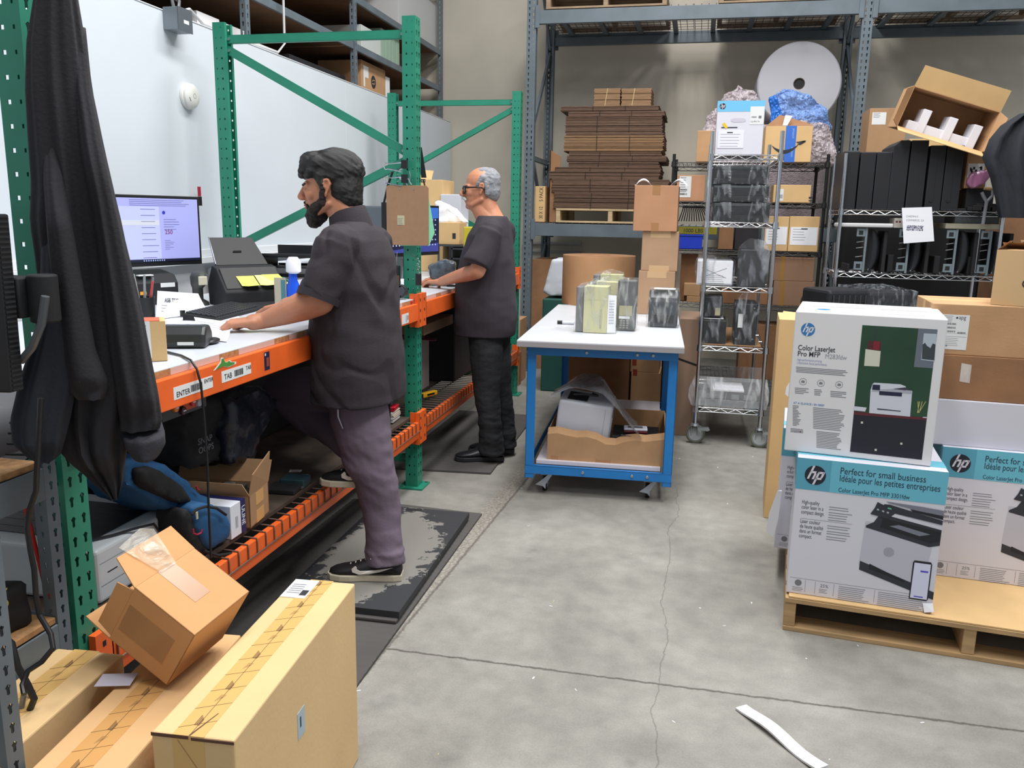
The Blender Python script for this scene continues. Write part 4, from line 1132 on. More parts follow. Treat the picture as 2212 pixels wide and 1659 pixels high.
def onshelf(label, x0, x1, yt, Y, z0, d, mt=CARD, rz=0.0, group=None, z1=None, **k):
    """carton standing on height z0, silhouette x0..x1 and top yt in the photo at depth Y"""
    p = U(x0, yt, Y=Y); q = U(x1, yt, Y=Y)
    return carton(label, (p.x, Y, z0), rz, q.x - p.x, d, (z1 if z1 else p.z) - z0, mt, group=group, **k)
G2 = 'cartons on the black wire shelving'
YF = KY0 + .03
o = onshelf('brown carton with a big white label, left end of the black shelving', 1463, 1524, 378, YF, kz[1] + .003, .3, mat('carton_reddish', (186, 138, 104), .8), tape=None, group=G2)
paper_label(o, .02, .11, .03, .19, 8, 3)
o = onshelf('narrow brown carton on top of the black shelving, left of the chrome cart', 1507, 1546, 282, YF - .02, kz[0] + .003, .25, tape=None, group=G2)
o = onshelf('long flat brown carton with small label, right side of the black shelving', 1672, 1753, 399, YF, kz[1] + .003, .25, CARDL, tape=None, group=G2)
b = MB(LABELW, INKG); b.box(.035, .075, -.001, 0, .012, .1); b.cur = 1; barcode(b, .04, .07, .03, .06, -.0014, 2); b.m(INK); b.box(.26, .285, -.001, 0, .03, .045); b.box(.26, .285, -.001, 0, .012, .02); b.build('shipping_label', o)
for i, (x0, x1) in enumerate(((1654, 1706), (1707, 1772))):
    o = onshelf('brown carton with a white sheet on it, ' + ('behind the chrome post' if i == 0 else 'beside the right chrome shelving'), x0, x1, 467, YF, kz[2] + .003, .3, CARDL, tape=None, group=G2)
    w_ = U(x1, 467, Y=YF).x - U(x0, 467, Y=YF).x
    b = MB(PAPER); b.box(.012, w_ - .01, -.001, 0, .05, .185); b.m(INKG); lines(b, .03, w_ * .6, .17, 5, .02, .003, -.0014, i); b.m(INK); b.box(w_ * .4, w_ * .62, -.0014, 0, .168, .176); b.build('packing_slip', o)
zc = kz[3] + .003
o = onshelf('wide brown carton with yellowed tape, lower of two at the right of the black shelving', 1672, 1761, 606, YF, zc, .32, mat('carton_dull', (150, 116, 92), .85), tape=None, group=G2)
zc2 = U(1672, 606, Y=YF).z
o2 = onshelf('wide brown carton with yellowed tape, upper of two at the right of the black shelving', 1672, 1761, 555, YF, zc2 + .001, .32, MATS['carton_dull'], tape=None, group=G2)
for k in (o, o2):
    b = MB(mat('yellowed_tape', (160, 120, 60), .4)); b.box(.05, .085, -.001, 0, 0, .19); b.build('tape', k)
# left part of the black shelving
BB = mat('bin_blue', (28, 60, 190), .45)
def tray(label, x0, x1, yt, Y, z0, d, mt, cat='storage bin', name='storage_bin', h=None):
    p = U(x0, yt, Y=Y); q = U(x1, yt, Y=Y); w_ = q.x - p.x; h = h or p.z - z0
    t = tag(bpy.data.objects.new('tmp', None)) if False else None
    b = MB(mt); e = .004
    b.box(0, w_, 0, e, 0, h); b.box(0, w_, d - e, d, 0, h); b.box(0, e, 0, d, 0, h); b.box(w_ - e, w_, 0, d, 0, h); b.box(0, w_, 0, d, 0, e); b.box(-.004, w_ + .004, -.006, 0, h - .012, h)
    return place(tag(b.build(name, bev=.002), label, cat), (p.x, Y, z0))
tray('bright blue plastic bin on the black shelving, left of the chrome cart', 1468, 1518, 506, YF, kz[2] + .003, .3, BB)
b = MB(mat('sign_yellow', (150, 140, 30), .6)); p = U(1466, 486, Y=YF + .1); b.box(p.x, p.x + .3, YF + .1, YF + .104, kz[2] + .118, kz[2] + .175); b.m(INK); b.text('1000 LBS', .042, (p.x + .035, YF + .0992, kz[2] + .13), X_, Z_, bold=.001)
tag(b.build('load_sign'), 'yellow sign reading 1000 LBS behind the blue bin', 'sign')
t = thing('cable_bundle', 'bundle of black cables hanging down over the blue bin', 'cable bundle', (0, 0, 0))
for i in range(14):
    b = MB(BLK); a = U(1478 + i * 3.0, 443, Y=YF + .06 + .01 * (i % 3)); c = U(1466 + i * 5.6, 478, Y=YF + .06 + .01 * (i % 3))
    b.tube([a, (a + c) / 2 + Vector((.004, 0, .01)), c], .0042, 6); b.build('cable', t)
b = MB(BLK); a = U(1480, 441, Y=YF + .07); b.cyl((a.x - .02, YF + .07, kz[1] - .042), (a.x + .19, YF + .07, kz[1] - .042), .005); b.build('hook_rail', t)
tray('dark tray under the hanging cables on the black shelving', 1462, 1516, 498, YF + .12, kz[2] + .003, .25, mat('tray_green', (40, 52, 44), .6))
o = onshelf('small brown carton deep in the black shelving, seen through the chrome cart', 1554, 1586, 487, YF + .1, kz[2] + .003, .2, CARDD, tape=None, group=G2)
zz = U(1554, 510, Y=YF + .1).z
onshelf('black speaker box on the black shelving behind the chrome cart', 1590, 1640, 480, YF + .08, kz[2] + .003, .25, mat('dark_case', (38, 36, 40), .6), tape=None, cat='case', name='equipment_case')
onshelf('dark case with crossed-out sheet behind the bagged units', 1575, 1640, 547, YF + .02, kz[3] + .11, .25, MATS['dark_case'], tape=None, cat='case', name='equipment_case', z1=kz[2] - .05)
onshelf('long low carton under the crossed-out case in the black shelving', 1560, 1660, 620, YF + .02, kz[3] + .003, .3, CARDD, tape=None, z1=kz[3] + .1095, group=G2)
onshelf('small flat brown carton at the left of the black shelving, upper of two', 1478, 1513, 612, YF, kz[3] + .053, .2, CARD, tape=None, group=G2)
onshelf('small flat brown carton at the left of the black shelving, lower of two', 1484, 1513, 633, YF, kz[3] + .003, .2, CARD, tape=None, z1=kz[3] + .0515, group=G2)
onshelf('tan carton deep in the black shelving above the small flat cartons', 1472, 1509, 548, YF + .12, kz[3] + .003, .2, CARDD, tape=None, group=G2)
onshelf('dark brown carton at the bottom of the black shelving left of the chrome cart', 1478, 1512, 700, YF - .0, .226, .35, CARDD, tape=None, group=G2)
onshelf('wide brown carton at the bottom right of the black shelving', 1600, 1690, 700, YF + .04, .226, .3, CARDD, tape=None, group=G2)
# tall grey-brown cartons on the floor between the cart and the chrome cart
o = onshelf('grey-brown carton with a black strap, standing on the floor behind the blue cart', 1468, 1512, 688, 5.75, 0.0, .5, mat('carton_greyish', (150, 124, 104), .85), tape=None, rz=0)
b = MB(BLK); b.quad((0, -.001, .55), (.16, -.001, .5), (.16, -.001, .485), (0, -.001, .535)); b.build('strap', o)

# ---- things on the chrome cart
CHY = CYF + .03
def bagdev(label, x0, x1, yt, z0, d, mt, cat='wrapped device', slip=None, Y=CHY, rz=0, top=None, infl=.008, films=FILM2, shape='box'):
    p = U(x0, yt, Y=Y); q = U(x1, yt, Y=Y); w_ = q.x - p.x; h = p.z - z0 - .004
    t = thing('wrapped_device', label, cat, (p.x, Y, z0 + .003), rz, 'devices wrapped in clear plastic on the chrome cart')
    b = MB(mt)
    if shape == 'box': b.box(0, w_, 0, d, 0, h)
    elif shape == 'dome': b.prism([(0, 0, 0), (w_, 0, 0), (w_ * 1.02, 0, h * .6), (w_ * .97, 0, h * .86), (w_ * .6, 0, h), (w_ * .3, 0, h), (w_ * .04, 0, h * .8)], Y_, d)
    b.build('casing', t, bev=.006)
    top = top or [(0, 0), (1, 0)]
    pts = [(-infl, -infl, 0), (w_ + infl, -infl, 0), (-infl, d + infl, 0), (w_ + infl, d + infl, 0)]
    for u, v in top: pts += [(w_ * u + (infl if u > .5 else -infl) * (v <= 0), -infl, h + .004 + v), (w_ * u, d, h + .004 + v)]
    wrap_hull(pts, t, mt=films)
    return t, w_, h
DK = mat('dark_hardware', (30, 33, 34), .5, var=.3, scale=14)
z = zt[1]
for k, (y1_, lab) in enumerate(((452 - 14, 'lowest'), (400, 'middle'), (358, 'topmost'))):
    z0 = z if k == 0 else z1_
    t, w_, h = bagdev(['lowest', 'middle', 'topmost'][k] + ' of three black units shrink wrapped together, high on the chrome cart', 1541 - 3 * 0, 1664 - 2 * k, y1_, z0, .5, DK, top=[(0, 0), (1, 0)])
    b = MB(BLK); b.box(.01, w_ - .01, -.002, 0, h * .4, h * .8); b.m(mat('wrap_streak', (70, 76, 78), .3)); 
    b.box(.01, w_ - .02, -.0025, -.002, h * .86, h * .92); b.build('front_panel', t)
    z1_ = z0 + .0035 + h + .005
z = zt[2]
t, w_, h = bagdev('white boxed unit with a crossed-out sheet, left on the chrome cart', 1507, 1585, 562, z, .3, mat('boxed_white', (206, 210, 216), .6), top=[(0, 0), (1, 0), (.4, .02)])
b = MB(PAPER); b.box(.02, w_ - .004, -.003, -.001, .012, h - .005); b.m(INKG); lines(b, .05, w_ - .05, h * .4, 5, .012, .002, -.0034, 4)
b.m(mat('pen_violet', (60, 56, 90), .6))
for s in (1, -1):
    b.quad((.03, -.0036, h * (.5 + .2 * s)), (.03, -.0036, h * (.515 + .2 * s)), (w_ - .04, -.0036, h * (.515 - .2 * s)), (w_ - .04, -.0036, h * (.5 - .2 * s)))
b.build('crossed_out_sheet', t)
bagdev('black tower-shaped unit in glossy clear plastic, right on the chrome cart', 1600, 1660, 538, z, .26, DK, top=[(.0, -.0), (1, 0), (.35, .06), (.85, .05)], films=film('film_glossy', (190, 196, 204), tr=.93, bs=10, rough=.08))
z = zt[3]
b = MB(mat('tray_tan', (170, 130, 90), .8)); b.box(CX0 + .03, CX1 - .03, CYF + .03, CYR - .05, z + .003, z + .010); tag(b.build('cardboard_sheet'), 'flat tan cardboard liner on the fourth shelf of the chrome cart', 'cardboard sheet')
z += .008
t, w_, h = bagdev('black cube-shaped unit in clear plastic with a slip on top, left on the chrome cart', 1517, 1570, 690, z, .26, DK)
b = MB(PAPER, INKG); b.box(.01, w_ - .02, .02, .2, h + .006, h + .008); b.build('paper_slip', t)
t2, w2, h2 = bagdev('black unit in clear plastic stacked on the cube-shaped unit, chrome cart', 1522, 1562, 640, z + h + .018, .24, DK, Y=CHY + .03)
b = MB(mat('label_cream', (190, 184, 150), .6)); b.box(w2 - .045, w2 - .012, -.002, 0, .01, .06); b.build('side_label', t2)
t, w_, h = bagdev('tall black panel unit in clear plastic leaning by the right chrome post', 1590, 1638, 655, z, .3, DK, top=[(0, 0), (1, 0), (.3, .06), (.8, .06)])
b = MB(LABELW, STEEL); b.box(.02, .05, -.002, 0, h * .42, h * .75); b.cur = 1
for u, v in ((.1, .9), (.85, .9), (.1, .15), (.85, .15)): b.cyl((w_ * u, -.004, h * v), (w_ * u, 0, h * v), .005, n=8)
b.build('rating_plate', t)
z = zt[4]
t = thing('bagged_chassis', 'open metal chassis in a loose clear bag, bottom shelf of the chrome cart', 'chassis', (CX0 + .005, CHY, z + .004), 0)
w_ = CX1 - CX0 - .0
MT = mat('sheet_metal', (132, 140, 142), .45, .3, var=.3, scale=24)
b = MB(MT); b.box(-.02, w_ + .02, 0, .42, 0, .045); b.build('base_pan', t, bev=.002)
b = MB(DK); b.box(.08, w_ - .02, .01, .4, .0455, .10); b.build('board_block', t, bev=.002)
b = MB(MT)
for x in (.06, .22, .30): b.box(x, x + .05, -.001, .004, .05, .085)
b.cyl((.03, -.002, .075), (.03, .01, .075), .03, n=14); b.cyl((.03, -.005, .075), (.03, 0, .075), .012, n=12); b.build('bracket', t)
b = MB(PAPER); b.box(.1, .3, .01, .2, .1015, .112); b.box(.11, .29, .03, .2, .113, .13); b.build('paper_stack', t)
b = MB(FILM); rr = []
for zz_, k in ((.0, .02), (.06, .05), (.12, .045), (.2, .0)):
    rr.append([Vector(p) for p in ((-.02 - k * .8, -.015 - k * .2, zz_), (w_ + .02 + k * .4, -.015 - k * .2, zz_), (w_ + .02, .44, zz_), (-.03, .44, zz_))])
b.rings(rr, cap=False); b.build('plastic_bag', t)
# printer box on the cart's top shelf
z = zt[0] + .003; p = U(1551, 214, Y=CHY); q = U(1654, 214, Y=CHY); w_, h = q.x - p.x, U(1551, 218, Y=CHY).z - z
b = MB(HPW); b.box(0, w_, 0, .35, 0, h)
t = place(tag(b.build('printer_box', bev=.003), 'white printer box with light blue band standing on top of the chrome cart', 'printer box'), (p.x, CHY, z), 0.0)
b = MB(mat('carton_sky', (110, 186, 228), .5)); b.box(0, w_, -.001, 0, h * .8, h); b.build('blue_band', t)
b = MB(HPN); logo(b, w_ * .11, h * .9, .0185, -.0011, HPN, HPW); b.build('logo', t)
b = MB(LABELW); b.box(w_ * .7, w_ * .99, -.0016, -.001, h * .56, h * .89); b.m(INKG); barcode(b, w_ * .73, w_ * .84, h * .68, h * .71, -.002); b.box(w_ * .88, w_ * .94, -.002, 0, h * .67, h * .72); b.m(INK); b.text('LQ 590 LTA', .013, (w_ * .72, -.002, h * .60), X_, Z_, sx=.8); b.build('shipping_label', t)
b = MB(mat('slip_white', (226, 228, 240), .6)); b.box(w_ * .05, w_ * .6, -.003, -.001, h * .12, h * .45); b.m(INKG); lines(b, w_ * .1, w_ * .55, h * .38, 5, .018, .002, -.0034, 3); b.m(INK); b.box(w_ * .24, w_ * .36, -.0034, 0, h * .4, h * .42); b.build('packing_slip', t)
b = MB(mat('handle_hole', (196, 192, 206), .6)); b.prism([(w_ * (.46 + .09 * math.cos(a)) + (.02 if math.cos(a) > 0 else -.02), -.001, h * .64 + .012 * math.sin(a)) for a in [2 * PI * i / 20 for i in range(20)]], (0, -1, 0), .0004); b.m(INK); b.box(w_ * .11, w_ * .45, -.0012, 0, h * .495, h * .515); b.m(mat('sticker_yellow', (226, 190, 40), .6)); b.quad((w_ * .12, -.002, h * .57), (w_ * .17, -.002, h * .6), (w_ * .25, -.002, h * .51), (w_ * .2, -.002, h * .48)); b.build('handle_cutout', t)
# parcel with smile print on the black shelving
z = kz[0] + .003; Y = YF - .02; p = U(1655, 272, Y=Y); q = U(1757, 272, Y=Y); w_, h = q.x - p.x, p.z - z
o = carton('open brown parcel with blue tape and curved arrow print, above the black shelving', (p.x, Y, z), 0, w_, .26, h, CARDL, tape=None)
b = MB(mat('tape_blue', (58, 110, 200), .4)); xt = w_ * .43; b.box(xt, xt + .077, -.001, 0, 0, h); b.m(mat('tape_blue_text', (150, 180, 226), .5)); b.text('amazon', .028, (xt + .048, -.0014, h * .93), -Z_, X_, sx=.85); b.text('amazon', .028, (xt + .048, -.0014, h * .42), -Z_, X_, sx=.85); b.build('blue_tape', o)
b = MB(INK); n = 16; up = []; lo = []
for i in range(n + 1):
    f = i / n; x = w_ * (.16 + .56 * f); zc = h * .45 - .05 * math.sin(PI * f) ** .8 + .012 * f; th_ = .003 + .011 * math.sin(PI * min(1, f * 1.0))
    up.append((x, -.0018, zc + th_)); lo.append((x, -.0018, zc - th_))
for i in range(n): b.quad(lo[i], lo[i + 1], up[i + 1], up[i])
x = w_ * .72; b.quad((x - .01, -.002, h * .5), (x + .035, -.002, h * .585), (x + .05, -.002, h * .56), (x + .012, -.002, h * .47)); b.quad((x - .02, -.002, h * .555), (x + .05, -.002, h * .6), (x + .05, -.002, h * .565), (x - .01, -.002, h * .53)); b.build('printed_arrow', o)
b = MB(CARDD); b.quad((0, 0, h), (w_, 0, h), (w_ * .9, .1, h + .03), (w_ * .3, .09, h + .09)); b.quad((0, 0, h), (w_ * .3, .09, h + .09), (w_ * .2, .2, h + .02), (0, .24, h)); b.m(PAPER); b.quad((w_ * .35, -.002, h + .002), (w_ * .45, .0, h + .002), (w_ * .55, .03, h + .075), (w_ * .4, .03, h + .08)); b.build('raised_flap', o)

# ---- grey rack goods
Y = GY0 + .04
pz = 1.4275
pw = pallet('wooden_pallet', 'wooden pallet on the low grey rack under the flattened cartons', (-1.33, Y, pz), 0, 1.02, .95, H=.13, wood=mat('pallet_pale', (196, 172, 134), .85, var=.2, scale=6, aniso=(1, 8, 8)))
zst = pz + .131
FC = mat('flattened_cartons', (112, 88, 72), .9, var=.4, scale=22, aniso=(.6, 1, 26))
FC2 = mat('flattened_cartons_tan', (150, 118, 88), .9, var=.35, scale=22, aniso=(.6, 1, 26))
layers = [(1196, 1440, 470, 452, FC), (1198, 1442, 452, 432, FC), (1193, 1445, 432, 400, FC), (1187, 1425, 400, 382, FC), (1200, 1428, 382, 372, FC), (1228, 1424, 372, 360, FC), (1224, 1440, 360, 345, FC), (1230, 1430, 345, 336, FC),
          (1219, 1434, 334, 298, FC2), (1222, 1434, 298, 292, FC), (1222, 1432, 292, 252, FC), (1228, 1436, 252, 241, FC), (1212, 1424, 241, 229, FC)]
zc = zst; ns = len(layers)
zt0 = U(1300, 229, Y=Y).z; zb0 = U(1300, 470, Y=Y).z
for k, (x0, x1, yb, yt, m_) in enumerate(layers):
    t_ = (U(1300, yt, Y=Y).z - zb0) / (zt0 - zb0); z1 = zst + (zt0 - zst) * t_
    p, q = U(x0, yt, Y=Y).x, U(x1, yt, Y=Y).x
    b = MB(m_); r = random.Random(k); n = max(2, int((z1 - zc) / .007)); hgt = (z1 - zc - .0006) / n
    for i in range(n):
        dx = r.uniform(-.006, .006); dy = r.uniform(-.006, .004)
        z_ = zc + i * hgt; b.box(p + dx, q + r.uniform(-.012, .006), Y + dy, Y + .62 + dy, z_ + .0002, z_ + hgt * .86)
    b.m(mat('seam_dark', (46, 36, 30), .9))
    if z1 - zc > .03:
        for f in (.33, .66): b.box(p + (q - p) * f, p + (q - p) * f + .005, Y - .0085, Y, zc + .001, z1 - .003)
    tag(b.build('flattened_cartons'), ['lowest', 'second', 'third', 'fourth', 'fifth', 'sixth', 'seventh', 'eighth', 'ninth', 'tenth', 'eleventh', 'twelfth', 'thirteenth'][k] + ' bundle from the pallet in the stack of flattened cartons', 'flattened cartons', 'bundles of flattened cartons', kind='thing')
    zc = z1
for i, (x0, x1) in enumerate(((1282, 1339), (1341, 1406))):
    p, q = U(x0, 229, Y=Y).x, U(x1, 229, Y=Y).x; z1 = U(x0, 191, Y=Y).z
    b = MB(FC2)
    for k in range(11):
        z_ = zc + .0006 + (z1 - zc) * k / 11; b.box(p + .003 * (k % 3), q - .003 * (k % 2), Y + .002 * (k % 4), Y + .4, z_, z_ + (z1 - zc) / 11 * .86)
    t = tag(b.build('flattened_cartons'), 'small strapped bundle of flattened cartons on top of the stack, ' + ('left of the two' if i == 0 else 'beside the foam roll side'), 'flattened cartons', 'small bundles on top of the stack')
    b = MB(mat('strap_pale', (190, 170, 120), .5)); xm = p + (q - p) * (.42 if i == 0 else .36); b.quad((xm, Y - .003, zc + .001), (xm + .006, Y - .003, zc + .001), (xm + .026, Y - .003, z1), (xm + .02, Y - .003, z1)); b.build('strap', t)
# carton leaning by the left grey post
p = U(1147, 480, Y=Y); b = MB(CARDD)
o = carton('narrow brown carton printed 5 PACK beside the left grey post', (-1.535, Y + .02, pz), 0, .095, .5, U(1150, 402, Y=Y).z - pz, CARDL, tape=None)
b = MB(INK); b.text('5 PACK', .05, (.075, -.001, .19), -Z_ * -1, -X_, sx=.8); b.text('30 X 12', .05, (.075, -.001, .03), Z_, -X_, sx=.7); b.build('lettering', o)
b = MB(CARDD); b.prism([(-1.40, Y + .02, pz + .002), (-1.335, Y + .02, pz + .002), (-1.30, Y + .02, pz + .60), (-1.40, Y + .02, pz + .66)], Y_, .006)
b.prism([(-1.438, Y + .2, pz + .002), (-1.40, Y + .02, pz + .002), (-1.40, Y + .02, pz + .66), (-1.438, Y + .2, pz + .62)], X_, .005); tag(b.build('folded_carton'), 'tall folded brown carton panel standing left of the flattened stack', 'cardboard sheet')
# dark pallets of goods on the high level
for i, (x0, x1) in enumerate(((1180, 1440), (1552, 1840), (1935, 2300))):
    p, q = U(x0, 20, Y=GY0 + .05), U(x1, 20, Y=GY0 + .05)
    t = pallet('wooden_pallet', 'wooden pallet high up on the grey rack, ' + ['above the flattened carton stack', 'above the foam roll', 'above the tilted open carton'][i], (p.x, GY0 + .03, 3.3085), 0, q.x - p.x, .98, H=.13, wood=mat('pallet_dark', (150, 128, 104), .85, var=.25, scale=6, aniso=(1, 8, 8)))
    b = MB(CARDD); b.box(p.x + .03, q.x - .03, GY0 + .08, GY1 - .1, 3.44, 3.8); tag(b.build('wrapped_load', bev=.01), 'brown load on the high pallet, ' + ['above the flattened carton stack', 'above the foam roll', 'above the tilted open carton'][i], 'load')
# bubble roll, foam roll and loose bubble bags
BUB = film('bubble_film_pink', (188, 170, 178), tr=.25, rough=.2, bs=40, strength=1.0)
BUBR = mat('bubble_roll', (158, 144, 148), .3, var=.25, scale=26, bump=1.0, bscale=60, aniso=(1, 1, 2.2))
xc = U(1655, 400, Y=8.4).x; R = .545
b = MB(BUBR); b.smooth = True
rr = []
for i in range(13):
    z_ = i / 12 * .86; rr.append((R * (1 + .008 * math.sin(i * 2.1)), z_))
rr += [(R * .98, .875), (R * .3, .88), (.04, .88)]
b.lathe(rr, n=60); o = b.build('bubble_wrap_roll', ang=60); place(tag(o, 'huge upright bubble wrap roll on the grey rack behind the printer box', 'bubble wrap roll'), (xc, 8.43, pz + .001))
b = MB(mat('foam_roll_white', (176, 176, 182), .85, var=.05, scale=2)); c = U(1727, 178, Y=8.1); Rr = U(1820, 178, Y=8.1).x - c.x
prof = [(.05, .0), (Rr * .5, -.004)] + [(Rr * (.96 + .04 * math.sin(PI / 2 * k / 4)), .002 + .02 * k / 4) for k in range(5)] + [(Rr, .60), (Rr * .95, .62), (.05, .62)]
b.lathe([(.045, .02)] + prof, axis='Y', n=64, cap=False); zr = pz + .884 + Rr
b.m(BLKM); b.lathe([(.047, .012), (.001, .012)], axis='Y', n=24, cap=False)
b.m(mat('core_brown', (120, 100, 84), .8)); b.lathe([(.047, .0), (.045, .0), (.045, .62), (.047, .62)], axis='Y', n=24, cap=False)
o = place(tag(b.build('foam_roll', ang=35), 'large white foam roll with a dark core hole resting on the bubble wrap roll', 'foam roll'), (c.x, 8.12, zr))
def crumple(label, pts, mt, seed, name='bubble_wrap_bag', amp=.02, cat='bubble wrap', sub=5, flat=False):
    r = random.Random(seed); bm = bmesh.new()
    for p in pts: bm.verts.new(p)
    bmesh.ops.convex_hull(bm, input=bm.verts)
    for v in [v for v in bm.verts if not v.link_faces]: bm.verts.remove(v)
    bmesh.ops.triangulate(bm, faces=bm.faces)
    for _ in range(sub):
        es = [e for e in bm.edges if e.calc_length() > (.02 if flat else .035)]
        if not es: break
        bmesh.ops.subdivide_edges(bm, edges=es, cuts=1); bmesh.ops.triangulate(bm, faces=bm.faces)
    for _ in range(2): bmesh.ops.smooth_vert(bm, verts=bm.verts, factor=.5, use_axis_x=True, use_axis_y=True, use_axis_z=True)
    bm.normal_update()
    for v in bm.verts:
        n1 = noise.fractal(v.co * 9 + Vector((seed * 7.1, 0, 0)), .8, 2.0, 4)
        v.co += v.normal * amp * n1
    if flat:
        for v in bm.verts: v.co += v.normal * .007 * noise.noise(v.co * 75)
    for f in bm.faces: f.smooth = not flat
    me = bpy.data.meshes.new(name); bm.to_mesh(me); bm.free(); me.materials.append(mt)
    o = bpy.data.objects.new(name, me); C.objects.link(o); return tag(o, label, cat)
def pxpts(pts, Y0, Y1):
    q = pxpts0(pts, Y0, Y1)
    for v in q:
        if Y0 > 7.0 and Y0 < 7.2 and v.z < kz[0] + .09: v.z = kz[0] + .006
    return q
def pxpts0(pts, Y0, Y1): return [U(x, y_, Y=Y0) for x, y_ in pts] + [U(x, y_, Y=Y0) + Vector((0, Y1 - Y0, 0)) for x, y_ in pts]
BUBB = film('bubble_blue', (122, 160, 226), tr=.22, rough=.16, bs=55, strength=1.0)
BUBP = film('bubble_clear_loose', (206, 194, 200), tr=.40, rough=.14, bs=48, strength=1.0)
crumple('heap of blue bubble wrap leaning on the white foam roll', pxpts([(1672, 205), (1700, 190), (1752, 205), (1782, 232), (1796, 275), (1786, 270), (1700, 285), (1678, 245)], 7.10, 7.24), BUBB, 3, amp=.03, sub=6, flat=True)
crumple('pinkish clear bubble wrap bag behind the top printer box', pxpts([(1597, 182), (1570, 205), (1530, 255), (1508, 330), (1506, 348), (1620, 348), (1640, 215), (1625, 195)], 7.09, 7.37), BUBP, 5, amp=.03, sub=6, flat=True)
crumple('big clear bubble wrap bundle right of the brown parcel, down to the shelf top', pxpts([(1700, 262), (1760, 262), (1795, 270), (1804, 300), (1802, 352), (1700, 352)], 7.08, 7.38), BUBP, 8, amp=.03, sub=6, flat=True)
crumple('bright blue bubble mailer between the printer box and the blue bubble wrap', pxpts([(1662, 208), (1676, 205), (1692, 250), (1690, 262), (1672, 345), (1690, 345)], 7.065, 7.10), mat('mailer_blue', (24, 100, 190), .35), 9, amp=.008, flat=True, cat='mailer', name='bubble_mailer')
# under the rack at left: boxes by the wall
o = onshelf('dark brown carton on the floor under the low grey rack, left end', 1150, 1195, 560, 8.0, 0.0, .5, CARDD, tape=None)
crumple('rounded white foam piece sticking out behind the kraft paper roll', pxpts([(1192, 560), (1172, 630), (1185, 640), (1240, 640), (1240, 560)], 7.0, 7.3), mat('white_sheet_foam', (200, 206, 214), .6), 4, name='foam_bundle', amp=.004, cat='foam')
b = MB(mat('bin_green', (26, 78, 70), .6)); p = U(1172, 645, Y=6.95); q = U(1330, 645, Y=6.95); b.box(p.x, q.x, 6.95, 7.4, 0.0, p.z); tag(b.build('green_bin', bev=.01), 'dark green bin on the floor behind the blue cart', 'bin')
# right end goods on the grey rack 2nd bay, floor-based stack of cartons behind the right shelving
Y = 7.1
base = onshelf('tall black box added as shade behind the right chrome shelving, under the brown cartons', 1832, 2150, 470, Y, 0.0, .5, BLKM, tape=None, z1=1.62, cat='dark filler', name='dark_filler_box')  # black backdrop added so the gaps between the tube units look shaded
q1 = onshelf('brown carton with white label behind the black towers, left one', 1880, 1962, 234, Y + .02, 1.6215, .32, mat('carton_mid', (170, 134, 98), .85, var=.1, scale=5), tape=None, z1=None)
hq = U(1880, 234, Y=Y + .02).z - 1.6215
paper_label(q1, .02, .12, hq - .12, hq - .03, 4, 8, bars=False)
b = MB(mat('sticker_bright_green', (110, 190, 90), .5)); b.box(.2, .26, -.001, 0, hq - .07, hq - .02); b.build('green_sticker', q1)
onshelf('brown carton half hidden behind the black towers, below the tilted open carton', 1965, 2040, 300, Y + .02, 1.6215, .3, CARDL, tape=None)
# tilted open carton on top of the black towers
p = U(1968, 290, Y=6.3)
ry = math.radians(17.5)
Mt = Matrix.Rotation(ry, 3, 'Y') @ Matrix.Rotation(math.radians(6), 3, 'X')
TZ = 0
p = U(1937, 272, Y=6.14)
t = thing('open_carton', 'tilted open brown carton with white foam inserts lying on the black towers', 'cardboard box', p, M=Mt)
w_, d_, h_ = .555, .36, .26
b = MB(CARD, CARDD); e = .005
b.box(0, w_, .0, d_, -e, 0); b.box(0, w_, d_ - e, d_, 0, h_); b.box(0, e, 0, d_, 0, h_); b.box(w_ - e, w_, 0, d_, 0, h_); b.box(0, w_, 0, d_, h_ - e, h_)
b.build('box_body', t)
b = MB(CARDL); b.quad((0, 0, h_), (w_, 0, h_), (w_ - .005, -.03, h_ + .13), (.005, -.03, h_ + .13)); b.quad((0, 0, 0), (w_, 0, 0), (w_, -.12, -.03), (0, -.12, -.03)); b.m(CARD)
b.quad((0, 0, 0), (0, 0, h_), (-.045, -.06, h_ - .03), (-.045, -.06, .03)); b.quad((w_, 0, 0), (w_, 0, h_), (w_ + .045, -.06, h_ - .03), (w_ + .045, -.06, .03))
fl = b.build('flap', t); fl.modifiers.new('s', 'SOLIDIFY').thickness = .004
FO = mat('foam_white', (222, 222, 230), .8)
for x in (.12, .29, .45):
    b = MB(FO); b.box(x, x + .055, .02, .2, 0.001, .15); b.build('foam_insert', t, bev=.004)
b = MB(FO); b.box(.06, .5, .03, .18, 0.001, .06); b.build('foam_base', t, bev=.004)
